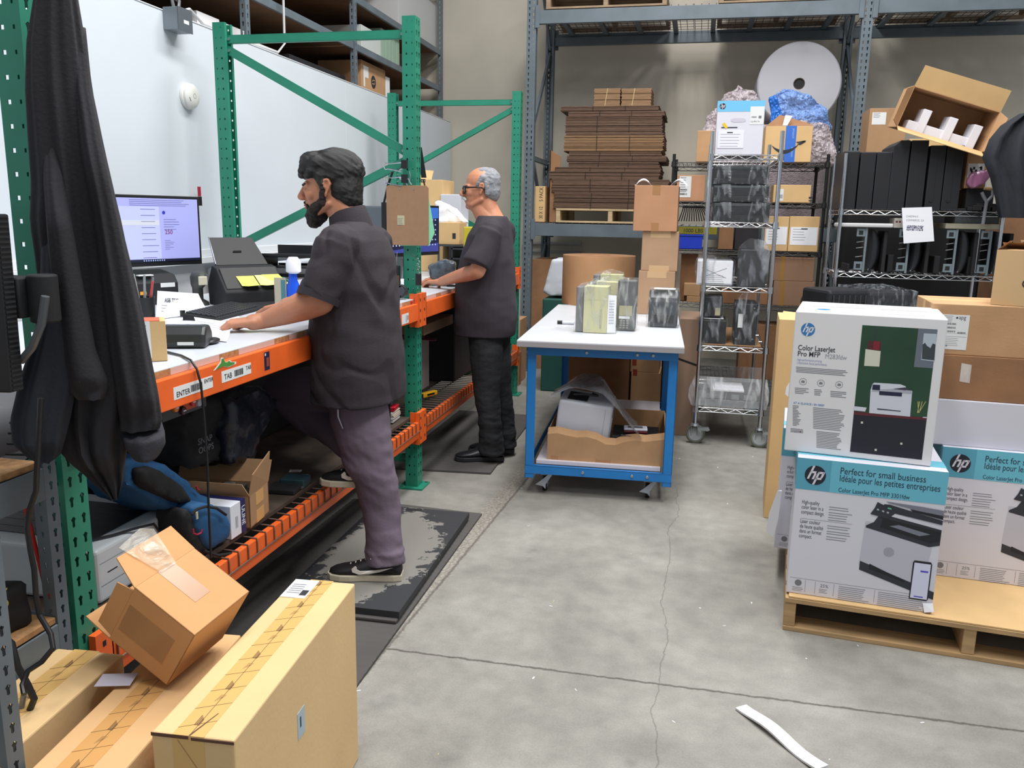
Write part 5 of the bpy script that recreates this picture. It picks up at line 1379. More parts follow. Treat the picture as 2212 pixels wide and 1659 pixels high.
# tall black towers
TW = mat('tower_black', (40, 42, 48), .55); 
tw = [(1826, 1858, 326, 442, 0), (1861, 1894, 328, 442, 0), (1896, 1929, 328, 443, 0), (1932, 1968, 303, 443, 1), (1971, 2008, 303, 444, 0), (2012, 2046, 314, 444, 2), (2048, 2085, 314, 444, 2)]
for i, (x0, x1, yt, yb, kd) in enumerate(tw):
    Y = SY0 + .03
    p = U(x0, yt, Y=Y); q = U(x1, yt, Y=Y); z0 = sz_[0] + .003; h = p.z - z0; w_ = q.x - p.x
    b = MB(TW)
    if kd == 1: b.prism([(0, 0, 0), (w_, 0, 0), (w_, 0, h), (w_ * .45, 0, h), (0, 0, h - .035)], Y_, .38)
    else: b.box(0, w_, 0, .38, 0, h)
    t = place(tag(b.build('equipment_tower', bev=.004), ['first', 'second', 'third', 'fourth', 'fifth', 'sixth', 'seventh'][i] + ' tall black tower from the left, right shelving' + (', with a sloped corner' if kd == 1 else ', with a round knob' if kd == 2 else ''), 'equipment tower', 'tall black towers on the right shelving'), (p.x, Y, z0))
    b = MB(mat('tower_dark', (22, 23, 27), .5)); b.box(.004, w_ - .004, -.0012, 0, .01, h - .04 if kd == 1 else h - .01); 
    if kd == 2: b.m(BLK); b.box(w_ * .5, w_ * .53, -.0025, 0, .05, h - .05); b.cyl((w_ * .35, -.006, .06), (w_ * .35, 0, .06), .009, n=12)
    b.build('front_panel', t)
o = onshelf('small brown carton with a printed white label right of the black towers', 2092, 2138, 324, SY0 + .1, sz_[0] + .15, .15, CARD, tape=None)
b = MB(LABELW); b.box(.01, .11, -.001, 0, .07, .16); b.m(INK); r = random.Random(4)
for i in range(14): u, v = r.uniform(.02, .09), r.uniform(.09, .14); b.box(u, u + r.uniform(.005, .015), -.0016, 0, v, v + r.uniform(.005, .02))
b.text('URGENT', .012, (.03, -.0016, .078), X_, Z_); b.build('printed_label', o)
onshelf('black case under the small labelled carton right of the black towers', 2090, 2150, 400, SY0 + .09, sz_[0] + .003, .2, BLKM, tape=None, cat='case', name='equipment_case', z1=sz_[0] + .1495)
crumple('purple tinted anti-static bag right of the black towers', pxpts([(2086, 395), (2100, 370), (2152, 366), (2130, 395), (2100, 410)], SY0 + .03, SY0 + .07), film('purple_film', (170, 110, 150), tr=.2, rough=.15), 6, name='antistatic_bag', amp=.006, cat='bag')
t = thing('loose_parts_pile', 'heap of black power bricks and cables right of the black towers', 'parts pile', (0, 0, 0))
r = random.Random(21)
for i in range(7):
    b = MB(BLKM); p = U(2090 + i * 9, 440, Y=SY0 + .02); b.box(p.x, p.x + .07, SY0 + .0 - .02 * (i % 2), SY0 + .08, sz_[0] + .004 + .0, sz_[0] + .03 + .01 * (i % 3)); b.build('power_brick', t, bev=.004)
# the dark jacket hanging at the right edge
dr = []
for z_px, xl, xr in ((245, 2205, 2235), (270, 2165, 2250), (300, 2140, 2260), (340, 2124, 2270), (380, 2140, 2275), (430, 2152, 2280), (470, 2158, 2280)):
    a, c = U(xl, z_px, Y=5.85), U(xr, z_px, Y=5.85)
    cx_, rx = (a.x + c.x) / 2, (c.x - a.x) / 2
    dr.append([Vector((cx_ + rx * math.cos(q_), 5.87 + .07 * math.sin(q_) * (1 + .5 * math.sin(7 * q_ + z_px * .02)), a.z)) for q_ in [2 * PI * i / 40 for i in range(40)]])
b = MB(mat('jacket_black', (30, 34, 42), .8, bump=.4, bscale=12)); b.smooth = True; b.rings(dr); tag(b.build('hanging_jacket', ang=80), 'black jacket hanging at the right edge beside the chrome shelving', 'jacket')
onshelf('brown carton behind the right chrome post at the picture edge', 2165, 2230, 440, 6.75, 0.0, .3, CARDD, tape=None)
# paper sign
p = U(1948, 448, Y=SY0 - .02); b = MB(PAPER); a = [U(x, y_, Y=SY0 - .022) for x, y_ in ((1952, 526), (2018, 521), (2013, 447), (1948, 449))]
b.quad(*a); b.m(INKG)
def st(s, size, px, py): q = U(px, py, Y=SY0 - .0228); b.text(s, size, q, X_, Z_, sx=.9)
b.m(mat('pale_ink', (140, 142, 152), .6)); st('CHEDRAUI', .017, 1957, 469); st('COMMERCE, CA', .017, 1957, 477.5)
b.m(mat('pen_navy', (60, 54, 96), .6)); q = U(1959, 490, Y=SY0 - .0228); r = random.Random(2)
for i in range(3):
    for j in range(12): b.box(q.x + j * .0085, q.x + j * .0085 + r.uniform(.004, .008), q.y - .0003, q.y, q.z - i * .012 + r.uniform(0, .003), q.z - i * .012 + r.uniform(.007, .012))
tag(b.build('paper_sign'), 'white sheet reading CHEDRAUI COMMERCE, CA hanging on the right chrome shelving', 'paper sign')
# four monitor-like tubes with grey frames on the lower shelf
MF = mat('frame_bluegrey', (112, 126, 132), .45); TB = mat('tube_black', (34, 36, 40), .35)
for i, x in enumerate((1862, 1954, 2056, 2130)):
    Y = SY0 + .04; z0 = sz_[1] + .003
    p = U(x, 580, Y=Y); t = thing('tube_unit', ['first', 'second', 'third', 'fourth'][i] + ' black rounded unit with grey bracket frame, counted from the left, right shelving', 'equipment unit', (p.x, Y, z0), 0, 'black units with grey brackets')
    b = MB(MF); b.box(.0, .014, 0, .012, 0, .30)
    for z_ in (.015, .24): b.box(-.055, -.001, 0, .01, z_, z_ + .055)
    b.m(BLKM)
    for z_ in (.027, .252): b.box(-.042, -.014, -.0012, 0, z_, z_ + .028)
    b.build('bracket_frame', t, bev=.0015)
    b = MB(TB); b.smooth = True; rr = []
    for k in range(13):
        f = k / 12; a_ = f * PI; hh = .15; cz = .15; rx = .008 + .105 * math.sin(a_) ** .6
        zz_ = cz - hh * math.cos(a_) * .95
        rr.append([Vector((.016 + rx * (.5 + .5 * math.cos(q_)), .02 + .30 * (.5 + .5 * math.sin(q_)) * math.sin(a_) ** .3, zz_)) for q_ in [2 * PI * j / 20 for j in range(20)]])
    b.rings(rr); b.build('rounded_shell', t, ang=60)
    b = MB(BLKM); b.box(.125, .15, .02, .25, .0, .28); b.build('rear_panel', t, bev=.006)
    b = MB(BLKM); b.box(-.10, -.06, .06, .3, .0, .12) if i else b.box(-.09, -.07, .06, .3, 0, .05); b.build('side_block', t, bev=.006)
    b = MB(STEEL)
    for z_ in (.16, .20, .1): b.cyl((-.05, .01, z_), (-.003, .015, z_ + .008), .0028, n=6)
    b.build('support_rod', t)
o = place(tag(MB(mat('white_tray', (206, 206, 208), .4)).box(0, .36, 0, .14, 0, .028).build('plastic_tray', bev=.008), 'long white plastic cover lying on the leftmost black unit', 'cover'), (U(1806, 500, Y=SY0 + .04).x, SY0 + .02, sz_[1] + .305))
b = MB(mat('port_strip', (190, 186, 178), .5)); p = U(1930, 495, Y=SY0 + .05); b.box(p.x, p.x + .1, SY0 + .05, SY0 + .2, sz_[1] + .306, sz_[1] + .37); b.m(mat('port_red', (110, 40, 50), .5))
for k in range(4): b.box(p.x + .01 + k * .02, p.x + .022 + k * .02, SY0 + .049, SY0 + .05, sz_[1] + .34, sz_[1] + .352)
tag(b.build('port_panel', bev=.002), 'cream port panel lying above the second black unit', 'panel')
t = thing('label_printer', 'dark printer with cream base above the rightmost black units', 'printer', (U(2040, 500, Y=SY0 + .04).x, SY0 + .03, sz_[1] + .306))
b = MB(mat('printer_beige', (150, 146, 128), .5)); b.box(0, .36, 0, .3, 0, .035); b.build('base', t, bev=.004)
b = MB(DGREY); b.box(.06, .33, .02, .28, .036, .10); b.box(.02, .37, .01, .29, .0995, .107); b.build('housing', t, bev=.004)
b = MB(BLKM); b.box(.05, .3, .02, .25, .1075, .135); b.build('lid', t, bev=.004)
for s_lab, xx in (('left', 2045), ('right', 2150)): pass
# pole with a loop
b = MB(mat('pole_grey', (120, 122, 128), .4)); p = U(2130, 430, Y=SY0 - .05); b.tube([(p.x, SY0 - .05, sz_[1] + .34), (p.x + .005, SY0 - .05, sz_[0] + .06), (p.x - .02, SY0 - .05, sz_[0] + .1), (p.x - .03, SY0 - .05, sz_[0] + .12)], .011); b.tube([(p.x + .005, SY0 - .05, sz_[0] + .06), (p.x + .035, SY0 - .05, sz_[0] + .1), (p.x + .03, SY0 - .05, sz_[0] + .14)], .009)
b.m(mat('pole_tan', (160, 130, 90), .7)); b.tube([(p.x + .03, SY0 - .05, sz_[0] + .14), (p.x - .02, SY0 - .05, sz_[0] + .145)], .01)
tag(b.build('forked_pole'), 'grey forked pole leaning upright in front of the right chrome shelving', 'pole')
# ventilated black crates in front of the shelving
VC = mat('crate_black', (34, 35, 40), .5, var=.2, scale=12)
p = U(1788, 650, Y=5.5)
t = thing('black_crate', 'black grilled equipment crate in clear wrap in front of the right shelving', 'equipment crate', (p.x, 5.48, .66), .45)
b = MB(VC); b.box(0, .30, 0, .30, 0, .40); b.build('crate_body', t, bev=.02)
b = MB(BLKM)
for i in range(6): b.box(.03, .27, -.004, .001, .05 + i * .055, .085 + i * .055)
b.m(DGREY)
for i in range(7): b.box(.03 + i * .038, .036 + i * .038, -.007, 0, .04, .37)
b.build('grille', t)
b = MB(VC); b.box(.30, .62, .02, .3, 0, .385); b.build('wrapped_section', t, bev=.02)
b = MB(BLKM); b.box(-.02, .6, 0.0, .32, -.659, -.001); b.build('lower_body', t, bev=.01)
wrap_hull([(.28, -.012, 0), (.64, 0, 0), (.28, .31, 0), (.64, .31, 0), (.28, -.012, .4), (.64, 0, .39), (.28, .31, .41), (.64, .31, .4), (.45, .1, .43)], t, mt=FILM2)
t = thing('black_console', 'black console standing left of the grilled crate', 'console', (U(1770, 620, Y=5.98).x - .07, 5.98, .0))
b = MB(VC); b.prism([(0, 0, 0), (.09, 0, 0), (.13, 0, .95), (.02, 0, 1.0), (-.01, 0, .93)], Y_, .3); b.build('housing', t, bev=.008)
b = MB(mat('display_dark', (60, 62, 66), .3)); b.box(.02, .09, -.002, 0, .935, .975); b.build('display', t)
# dark devices on the lower shelf and behind the stack
for i, (x0, x1) in enumerate(((1948, 1995), (1998, 2040), (2042, 2095), (2097, 2150))):
    Y = SY0 + .02; z0 = sz_[2] + .003
    p = U(x0, 700, Y=Y).x; q = U(x1, 700, Y=Y).x
    b = MB(DGREY if i % 2 == 0 else mat('box_grey_beige', (120, 114, 100), .5)); b.box(0, q - p, 0, .3, 0, .30); t = place(tag(b.build('equipment_box', bev=.006), ['first', 'second', 'third', 'fourth'][i] + ' grey device from the left on the low shelf behind the stacked cartons', 'device', 'grey devices on the low right shelf'), (p, Y, z0))
    b = MB(BLKM); b.box(.02, q - p - .02, -.001, 0, .16, .2); b.m(LABELW); b.box(.03, .07, -.002, 0, .22, .26); b.build('front_panel', t)
# ------------------------------------------------------------------ near bench: things on top
BZT = 1.0445
def slab_frame(o, dx, dy):
    """rotation whose local x runs along (dx, dy)"""
    a = math.atan2(dy, dx); return a
def monitor(label, pr, pl_dir, wd, ht, zb, screen, stand=True, tilt=0, group=None):
    """pr: right lower corner seen from the front; pl_dir: direction to the left corner"""
    d = Vector(pl_dir).normalized(); o = Vector(pr) + d * wd        # local x from left to right = -d
    rz = math.atan2(-d.y, -d.x)
    t = thing('computer_monitor', label, 'monitor', (o.x, o.y, zb), rz)
    b = MB(BLK); b.box(0, wd, 0, .022, 0, ht); b.build('casing', t, bev=.003)
    b = MB(BLK); b.box(wd * .2, wd * .8, .0225, .05, ht * .2, ht * .8); b.build('rear_housing', t, bev=.01)
    screen(t, wd, ht)
    if not stand:
        b = MB(BLK); b.box(wd * .46, wd * .54, .0505, .17, ht * .45, ht * .55); b.build('wall_arm', t, bev=.003)
    if stand:
        b = MB(BLK); b.box(wd * .44, wd * .56, .051, .075, -(zb - BZT) + .012, ht * .5); b.build('stand_neck', t, bev=.003)
        b = MB(BLK); b.box(wd * .3, wd * .7, .0, .16, -(zb - BZT) + .0005, -(zb - BZT) + .0115); b.build('stand_base', t, bev=.003)
    return t
def scr_office(t, w, h):
    S = mat('screen_lilac', (146, 150, 205), .3, emit=.55); S2 = mat('screen_pale', (162, 168, 208), .3, emit=.6); Yw = mat('screen_yellow', (176, 180, 190), .3, emit=.6)
    D = mat('screen_text', (84, 84, 140), .4, emit=.15)
    b = MB(S); b.box(.012, w - .012, -.0012, 0, .02, h - .014); b.m(S2); b.box(.012, w * .58, -.0016, 0, .034, h * .84)
    b.m(Yw); b.box(.012, w * .575, -.002, 0, h * .58, h * .65)
    b.m(D); r = random.Random(5)
    for i in range(9): rect(b, w * .40, w * (.56 - .03 * r.random()), h * (.80 - .085 * i), h * (.806 - .085 * i), -.0022)
    for i in range(4): rect(b, w * .30, w * (.9 - .1 * r.random()), h * (.93 - .025 * i), h * (.935 - .025 * i), -.0022)
    for i in range(5): rect(b, w * .62, w * (.72 + .1 * r.random()), h * (.66 - .035 * i), h * (.665 - .035 * i), -.0022)
    for i in range(6): rect(b, w * .62, w * (.66 + .06 * r.random()), h * (.36 - .025 * i), h * (.364 - .025 * i), -.0022)
    b.m(mat('screen_blue', (40, 50, 160), .4, emit=.3)); n = 12; b.prism([(w * .625 + .008 * math.cos(2 * PI * i / n), -.0022, h * .76 + .008 * math.sin(2 * PI * i / n)) for i in range(n)], (0, -1, 0), .0003)
    b.m(mat('screen_red', (120, 50, 110), .4, emit=.2)); b.text('250', .028, (w * .625, -.0024, h * .455), X_, Z_, bold=.0004)
    b.m(mat('screen_bar', (26, 30, 52), .4, emit=.1)); b.box(.012, w - .012, -.002, 0, .02, .032)
    b.m(mat('screen_icons', (150, 170, 220), .4, emit=.5))
    for i in range(10): rect(b, w * (.40 + .022 * i), w * (.41 + .022 * i), .023, .029, -.0024)
    b.build('screen', t)
tr, br_ = U(429, 425, Y=3.7), U(432, 570, Y=3.7)
monitor('black framed monitor with a pale lilac screen on the near bench, beyond the hoodie', (tr.x, tr.y, 0), (-.34, -.94, 0), .53, tr.z - br_.z, br_.z, scr_office, stand=False)
# label printer under the monitor
t = thing('label_printer', 'black label printer with orange buttons on the near bench below the monitor', 'label printer', (-2.50, 3.34, BZT), math.radians(62))
b = MB(BLKM); b.prism([(0, 0, 0), (0, .24, 0), (0, .24, .10), (0, .15, .155), (0, .03, .14), (0, 0, .10)], X_, .22); b.build('housing', t, bev=.012, seg=3)
b = MB(mat('button_orange', (226, 150, 40), .5)); b.box(.03, .06, -.002, 0, .05, .065); b.box(.15, .185, -.002, 0, .03, .045); b.build('orange_button', t)
b = MB(LABELW); b.box(.13, .2, -.001, .002, .08, .1); b.box(.03, .1, .001, .03, .1355, .1405); b.build('label_strip', t)
# handheld scanner in its cradle
t = thing('barcode_scanner', 'grey handheld barcode scanner standing beside the document scanner', 'barcode scanner', (-2.27, 3.49, BZT), math.radians(50))
b = MB(mat('scanner_grey', (60, 64, 60), .5)); b.smooth = True
b.rings([[Vector((rx * math.cos(a), cy + ry * math.sin(a), z)) for a in [2 * PI * i / 16 for i in range(16)]] for z, rx, ry, cy in ((0, .05, .045, 0), (.015, .048, .042, 0), (.03, .024, .022, 0), (.08, .024, .026, 0), (.1, .034, .05, -.02), (.135, .036, .06, -.025), (.155, .026, .045, -.02), (.16, .006, .01, -.02))]); b.build('body', t, ang=60)
b = MB(mat('scanner_window', (196, 190, 170), .4)); b.box(-.02, .02, -.088, -.078, .10, .14); b.build('scan_window', t, bev=.004)
# document scanner
a0 = Vector((-2.09, 3.43)); rzs = math.radians(53.5)
t = thing('document_scanner', 'black document scanner with yellow sticky notes on the near bench', 'document scanner', (a0.x, a0.y, BZT), rzs)
b = MB(BLKM)
prof = [(0, .0), (.20, 0), (.21, .10), (.15, .185), (.10, .175), (.0, .07)]
b.prism([(0, y, z) for y, z in prof], X_, .30); b.build('housing', t, bev=.006)
b = MB(mat('scanner_panel', (24, 25, 28), .6)); b.prism([(.012, .012, .082), (.288, .012, .082), (.288, .095, .174), (.012, .095, .174)], (0, -.67, .74), .004); b.build('top_cover', t, bev=.002)
b = MB(mat('scanner_tray', (22, 23, 26), .6)); b.prism([(.02, .15, .185), (.28, .15, .185), (.255, .27, .31), (.04, .27, .31)], (0, .7, -.7), .008)
b.m(STEEL); b.tube([(.02, .148, .19), (.038, .265, .312)], .003); b.m(BLKM); b.box(.13, .17, .2, .205, .24, .25); b.build('paper_chute', t, bev=.002)
b = MB(BLKM); b.prism([(.02, -.001, .012), (.28, -.001, .012), (.3, -.11, .002), (.04, -.12, .002)], Z_, .008); b.build('output_tray', t, bev=.002)
YN = mat('sticky_yellow', (222, 226, 100), .7); YN2 = mat('sticky_pale_yellow', (226, 222, 140), .7)
for i, (x, w_, m_) in enumerate(((.075, .085, YN), (.165, .075, YN2), (.20, .085, YN))):
    b = MB(m_); y0, z0 = .02 - .004 * i, .098
    b.quad((x, .055, .138 + .002 * i), (x + w_, .055, .138 + .002 * i), (x + w_ + .01, .01 - .01 * i, .095 + .008 * i), (x + .01, .012, .096)); b.quad((x + .01, .012, .096), (x + w_ + .01, .01 - .01 * i, .095 + .008 * i), (x + w_ + .02, -.02, .10), (x + .03, -.015, .096))
    o = b.build('sticky_note'); o.matrix_world = Matrix.Translation((a0.x, a0.y, BZT)) @ Matrix.Rotation(rzs, 4, 'Z')
    o.modifiers.new('s', 'SOLIDIFY').thickness = .0006
    tag(o, ['bright yellow sticky note at the left of the scanner cover', 'pale yellow sticky note in the middle of the scanner cover', 'yellow sticky note at the far end of the scanner cover, curling up'][i], 'sticky note', 'sticky notes on the document scanner')
# black letter tray, bottle, tissue
t = thing('letter_tray', 'black two-tier letter tray on the near bench behind the man', 'letter tray', (-2.15, 3.79, BZT), .1)
for z in (.0, .12, .215):
    b = MB(BLK); b.box(0, .3, 0, .32, z, z + .006); b.box(0, .3, .316, .32, z, z + .05); b.box(0, .3, 0, .006, z, z + .018); b.build('tray', t, bev=.002)
b = MB(BLK); b.box(0, .006, .02, .3, .0065, .2145); b.box(.294, .3, .02, .3, .0065, .2145); b.build('side_frame', t)
b = MB(mat('paper_grey', (120, 120, 124), .6)); b.box(.02, .28, .02, .28, .127, .16); b.build('paper_stack', t)
t = thing('wipes_tube', 'blue and white bottle with a tissue on the near bench behind the man', 'bottle', (-1.80, 3.52, BZT))
b = MB(mat('bottle_blue', (24, 84, 220), .35)); b.lathe([(.028, 0), (.031, .02), (.031, .10), (.02, .13), (.018, .16)], n=20); b.build('bottle_body', t)
b = MB(PAPER); b.lathe([(.02, .161), (.034, .17), (.034, .215), (.02, .235)], (0.004, 0, 0), n=20); b.build('white_cap', t)
b = MB(mat('card_pale', (196, 190, 170), .6), mat('card_teal', (80, 140, 150), .5)); b.box(-.09, -.03, .01, .016, 0, .14); b.cur = 1; b.box(-.055, -.035, .008, .0095, .02, .13); tag(place(b.build('leaflet'), (-1.80, 3.50, BZT)), 'pale leaflet standing against the blue bottle', 'leaflet')
# papers
def sheet(label, pts, curl=0, name='paper_sheet', mt=PAPER, zz=0.0, print_=True, grp=None, cat='paper'):
    b = MB(mt); P = [Vector((p[0], p[1], 0)) for p in pts]; n = 8; rr = []
    for i in range(n + 1):
        f = i / n; z = BZT + .0006 + zz + curl * max(0, (f - .45) / .55) ** 2
        rr.append((P[0].lerp(P[3], f) + Z_ * z, P[1].lerp(P[2], f) + Z_ * z))
    for i in range(n): b.quad(rr[i][0], rr[i][1], rr[i + 1][1], rr[i + 1][0])
    if print_:
        b.m(INKG); r = random.Random(len(label))
        for i in range(1, 16):
            f = i / 17; k = int(f * n); g = f * n - k
            a = rr[k][0].lerp(rr[k + 1][0], g); c = rr[k][1].lerp(rr[k + 1][1], g); q = (c - a); up = (rr[k + 1][0] - rr[k][0]).normalized() * .0022
            x1 = r.uniform(.5, .9); o_ = Z_ * .0014
            b.quad(a + q * .08 + o_, a + q * x1 + o_, a + q * x1 + up + o_, a + q * .08 + up + o_)
    o = b.build(name); o.modifiers.new('s', 'SOLIDIFY').thickness = .0003
    return tag(o, label, cat, grp)
def pz(px, py): v = U(px, py, Z=BZT); return (v.x, v.y)
PP = 'loose papers on the near bench'
sheet('white page with print lying flat between the keyboard and the monitor', [pz(400, 700), pz(520, 690), pz(500, 660), pz(380, 655)], .0, grp=PP)
bl, brr = U(335, 690, Z=BZT + .003), U(455, 674, Z=BZT + .003); tl = U(340, 628, Y=bl.y + .05); tr_ = U(428, 634, Y=brr.y + .03)
b = MB(PAPER); rr = []
for i in range(9):
    f = i / 8; g = f ** 1.6; A_1, B_1 = bl.lerp(tl, f), brr.lerp(tr_, f); A_1.z = bl.z + (tl.z - bl.z) * g; B_1.z = brr.z + (tr_.z - brr.z) * g; rr.append((A_1, B_1))
for i in range(8): b.quad(rr[i][0], rr[i][1], rr[i + 1][1], rr[i + 1][0])
s1 = tag(b.build('paper_sheet'), 'white page with a company heading standing up behind the others on the bench', 'paper', PP); s1.modifiers.new('s', 'SOLIDIFY').thickness = .0003
uu = (tr_ - tl).normalized(); vv = (rr[8][0] - rr[6][0]).normalized(); o_ = tl + uu * .05 - vv * .045 + Vector((.55, -.83, .1)) * .010
b = MB(INK); b.text('ASB TECH', .024, o_, uu, vv, bold=.0008)
for k in range(3): q = tl + uu * .03 - vv * (.06 + .012 * k) + Vector((.55, -.83, .1)) * .010; b.quad(q, q + uu * .13, q + uu * .13 + vv * .0015, q + vv * .0015)
b.build('heading', s1)
sheet('white page lying under the small black terminal', [pz(340, 730), pz(450, 722), pz(470, 685), pz(350, 690)], 0, zz=.001, grp=PP)
sheet('curled white page under the near man hand', [pz(450, 735), pz(490, 740), pz(500, 715), pz(420, 703)], .03, zz=.0022, grp=PP)
b = MB(YN2); a = U(420, 691, Z=BZT); b.box(a.x, a.x + .07, a.y - .03, a.y + .045, BZT + .004, BZT + .005); tag(b.build('sticky_note'), 'pale yellow sticky note lying flat on the papers in front of the keyboard', 'sticky note')
# keyboard
t = thing('keyboard', 'black keyboard on the near bench under the man hand', 'keyboard', (-1.86, 2.98, BZT), math.radians(96))
b = MB(BLKM); b.prism([(0, 0, 0), (0, .145, 0), (0, .145, .03), (0, 0, .014)], X_, .44); b.build('case', t, bev=.004)
b = MB(mat('key_black', (44, 45, 50), .45))
for r_ in range(6):
    for c in range(18):
        x = .012 + c * .0232; y = .012 + r_ * .0215; z = .0145 + .11 * y
        b.prism([(x, y, z), (x + .0195, y, z), (x + .0175, y + .017, z + .0025), (x + .002, y + .017, z + .0025)], Z_, .006)
k = b.build('keys', t)
t = thing('mouse', 'dark mouse on the near bench beside the terminal', 'mouse', (U(455, 742, Z=BZT).x, U(455, 742, Z=BZT).y, BZT), .2)
b = MB(BLK); b.ell((0, 0, .010), (.028, .05, .0098)); b.build('shell', t)
# small black terminal
p = U(362, 757, Z=BZT)
t = thing('payment_terminal', 'rounded black mobile printer on the bench beside the small brown box', 'mobile printer', (p.x - .055, p.y + .015, BZT), math.radians(20))
b = MB(mat('terminal_black', (34, 38, 38), .4)); b.smooth = False
pr = [(0, 0), (.10, 0), (.115, .02), (.112, .045), (.085, .068), (.03, .07), (.004, .045), (-.004, .02)]
b.prism([(0, y, z) for y, z in pr], X_, .155); b.build('casing', t, bev=.012, seg=4)
b = MB(LABELW); b.box(.07, .12, -.0055, -.003, .012, .022); b.build('side_label', t)
b = MB(BLK); c0 = Vector((p.x - .03, p.y - .005, BZT + .005)); pts = [U(360, 760, Z=BZT + .004), U(392, 768, Z=BZT + .004), U(412, 778, Z=BZT + .006), U(425, 797, X=-1.405), U(434, 830, X=-1.395), U(441, 900, X=-1.39), U(448, 1000, X=-1.38), U(451, 1100, X=-1.38), U(456, 1205, X=-1.385)]
b.tube(pts, .0035, 8); tag(b.build('power_cable'), 'thin black cable running over the bench edge and down past the low shelf', 'cable')
# small brown box with orange top
p = U(312, 795, Z=BZT); q = U(358, 781, Z=BZT)
t = tag(place(MB(CARDL).box(0, .085, 0, .10, 0, U(358, 691, X=q.x).z - BZT).build('small_box', bev=.002), (q.x - .085, q.y - .005, BZT + .0005), math.radians(0)), 'small brown box with white label and orange top at the bench front', 'box') if False else None
hz_ = U(358, 693, X=q.x).z - BZT
b = MB(CARDL); b.box(-.12, 0, 0, .10, 0, hz_)
t = place(tag(b.build('small_box', bev=.002), 'small brown box with white label and orange top, half behind the hoodie on the bench', 'box'), (q.x, q.y + .01, BZT + .0005), math.radians(36))
b = MB(LABELW); b.box(-.12, -.042, -.001, 0, .01, hz_); b.m(INKG); lines(b, -.1, -.05, hz_ * .9, 4, .01, .002, -.0014); lines(b, -.1, -.05, hz_ * .5, 4, .012, .002, -.0014, 3); b.build('side_label', t)
b = MB(mat('label_orange', (232, 96, 54), .5)); b.box(-.12, -.015, .0, .09, hz_, hz_ + .001); b.build('orange_label', t)
# pen cup
p = U(322, 690, Z=BZT)
t = thing('pen_cup', 'black mesh cup full of grey pens and scissors beside the papers', 'pen cup', (p.x - .02, p.y, BZT))
b = MB(BLK); b.lathe([(.04, 0), (.045, .09), (.042, .09), (.037, .003)], n=24, cap=False); b.lathe([(.04, 0), (.001, .001)], n=24, cap=False); b.build('cup', t)
for i, (dx, dy, c) in enumerate(((-.02, 0, (150, 156, 156)), (0, .01, (160, 166, 164)), (.015, -.01, (140, 146, 146)), (.03, .0, (190, 60, 60)), (.022, .015, (120, 124, 128)), (-.03, .01, (150, 156, 156)))):
    b = MB(mat('pen_%d' % c[0], c, .4)); b.cyl((dx * .5, dy, .01), (dx * 1.6, dy * 1.5, .155 + .012 * (i % 3)), .0045, n=8)
    tag(place(b.build('pen'), (p.x - .02, p.y, BZT)), ['grey pen leaning out of the pen cup, first from the hoodie', 'pale grey pen upright in the pen cup', 'dull grey pen leaning away in the pen cup', 'red pen leaning in the pen cup', 'dark grey pen at the rear of the pen cup', 'grey pen leaning far over toward the hoodie'][i], 'pen', 'pens in the cup')
# stapler-like black pieces
b = MB(BLK); p = U(395, 685, Z=BZT); b.cyl((p.x, p.y, BZT + .003), (p.x, p.y, BZT + .028), .011, n=12); tag(b.build('cord_knob'), 'small black cylinder standing on the papers', 'knob')

# ------------------------------------------------------------------ wall fittings
def wall_px(px, py, X=-2.74): return U(px, py, X=X)
p = wall_px(367, 45)
t = thing('junction_box', 'grey electrical junction box high on the white partition wall', 'junction box', (-2.739, p.y, p.z))
b = MB(mat('box_grey', (120, 130, 138), .45)); b.box(0, .085, -.06, .06, -.055, .055); b.build('enclosure', t, bev=.003)
b = MB(mat('cover_grey', (84, 92, 98), .45)); b.box(.0855, .089, -.062, .062, -.057, .057); b.m(LABELW); b.box(.0892, .0896, -.015, .03, -.018, 0); b.build('cover_plate', t, bev=.001)
b = MB(mat('flex_conduit', (160, 164, 166), .4, .6)); q = wall_px(392, 430)
pts = []; z = p.z - .056
while z > 1.30: pts.append((-2.722, p.y + .01 - .004 * (p.z - z), z)); z -= .02
b.tube(pts, [.0105 if i % 2 else .0122 for i in range(len(pts))], 10); b.build('conduit', t)
b = MB(STEEL)
for s in (-.02, .02): b.tube([(-2.70, p.y + s, p.z + .056), (-2.70, p.y + s * 1.6, p.z + .1), (-2.77, p.y + s * 2.6, p.z + .14), (-2.86, p.y + s * 3, p.z + .16)], .009, 8)
t2 = tag(b.build('conduit_loops'), 'pair of metal conduits arching from the junction box over the wall top', 'conduit')
b = MB(mat('cable_white', (196, 198, 200), .5)); cz = U(620, 60, X=-2.82)
b.tube([(-2.70, p.y + .05, p.z + .056), (-2.72, p.y + .15, p.z + .09), (-2.77, p.y + .35, 2.50), (-2.77, p.y + .8, 2.492), (-2.765, p.y + 1.2, 2.5), (-2.775, p.y + 1.32, 2.58), (-2.78, p.y + 1.34, 3.6)], .008, 8)
tag(b.build('grey_cable'), 'grey cable running along the wall top and up the shelving post', 'cable')
p = wall_px(404, 208)
t = thing('smoke_detector', 'round white smoke detector on the white partition wall', 'smoke detector', (-2.739, p.y, p.z))
b = MB(mat('detector_white', (226, 226, 220), .5)); b.lathe([(.068, 0), (.068, .012), (.062, .016), (.064, .03), (.052, .042), (.02, .046), (.001, .046)], axis='X', n=36); b.build('shell', t)
b = MB(mat('detector_slot', (90, 90, 88), .5)); b.lathe([(.013, .0462), (.011, .0464)], axis='X', n=20, cap=False); b.cyl((.044, -.035, -.03), (.044, -.045, -.01), .0015); b.build('test_button', t)
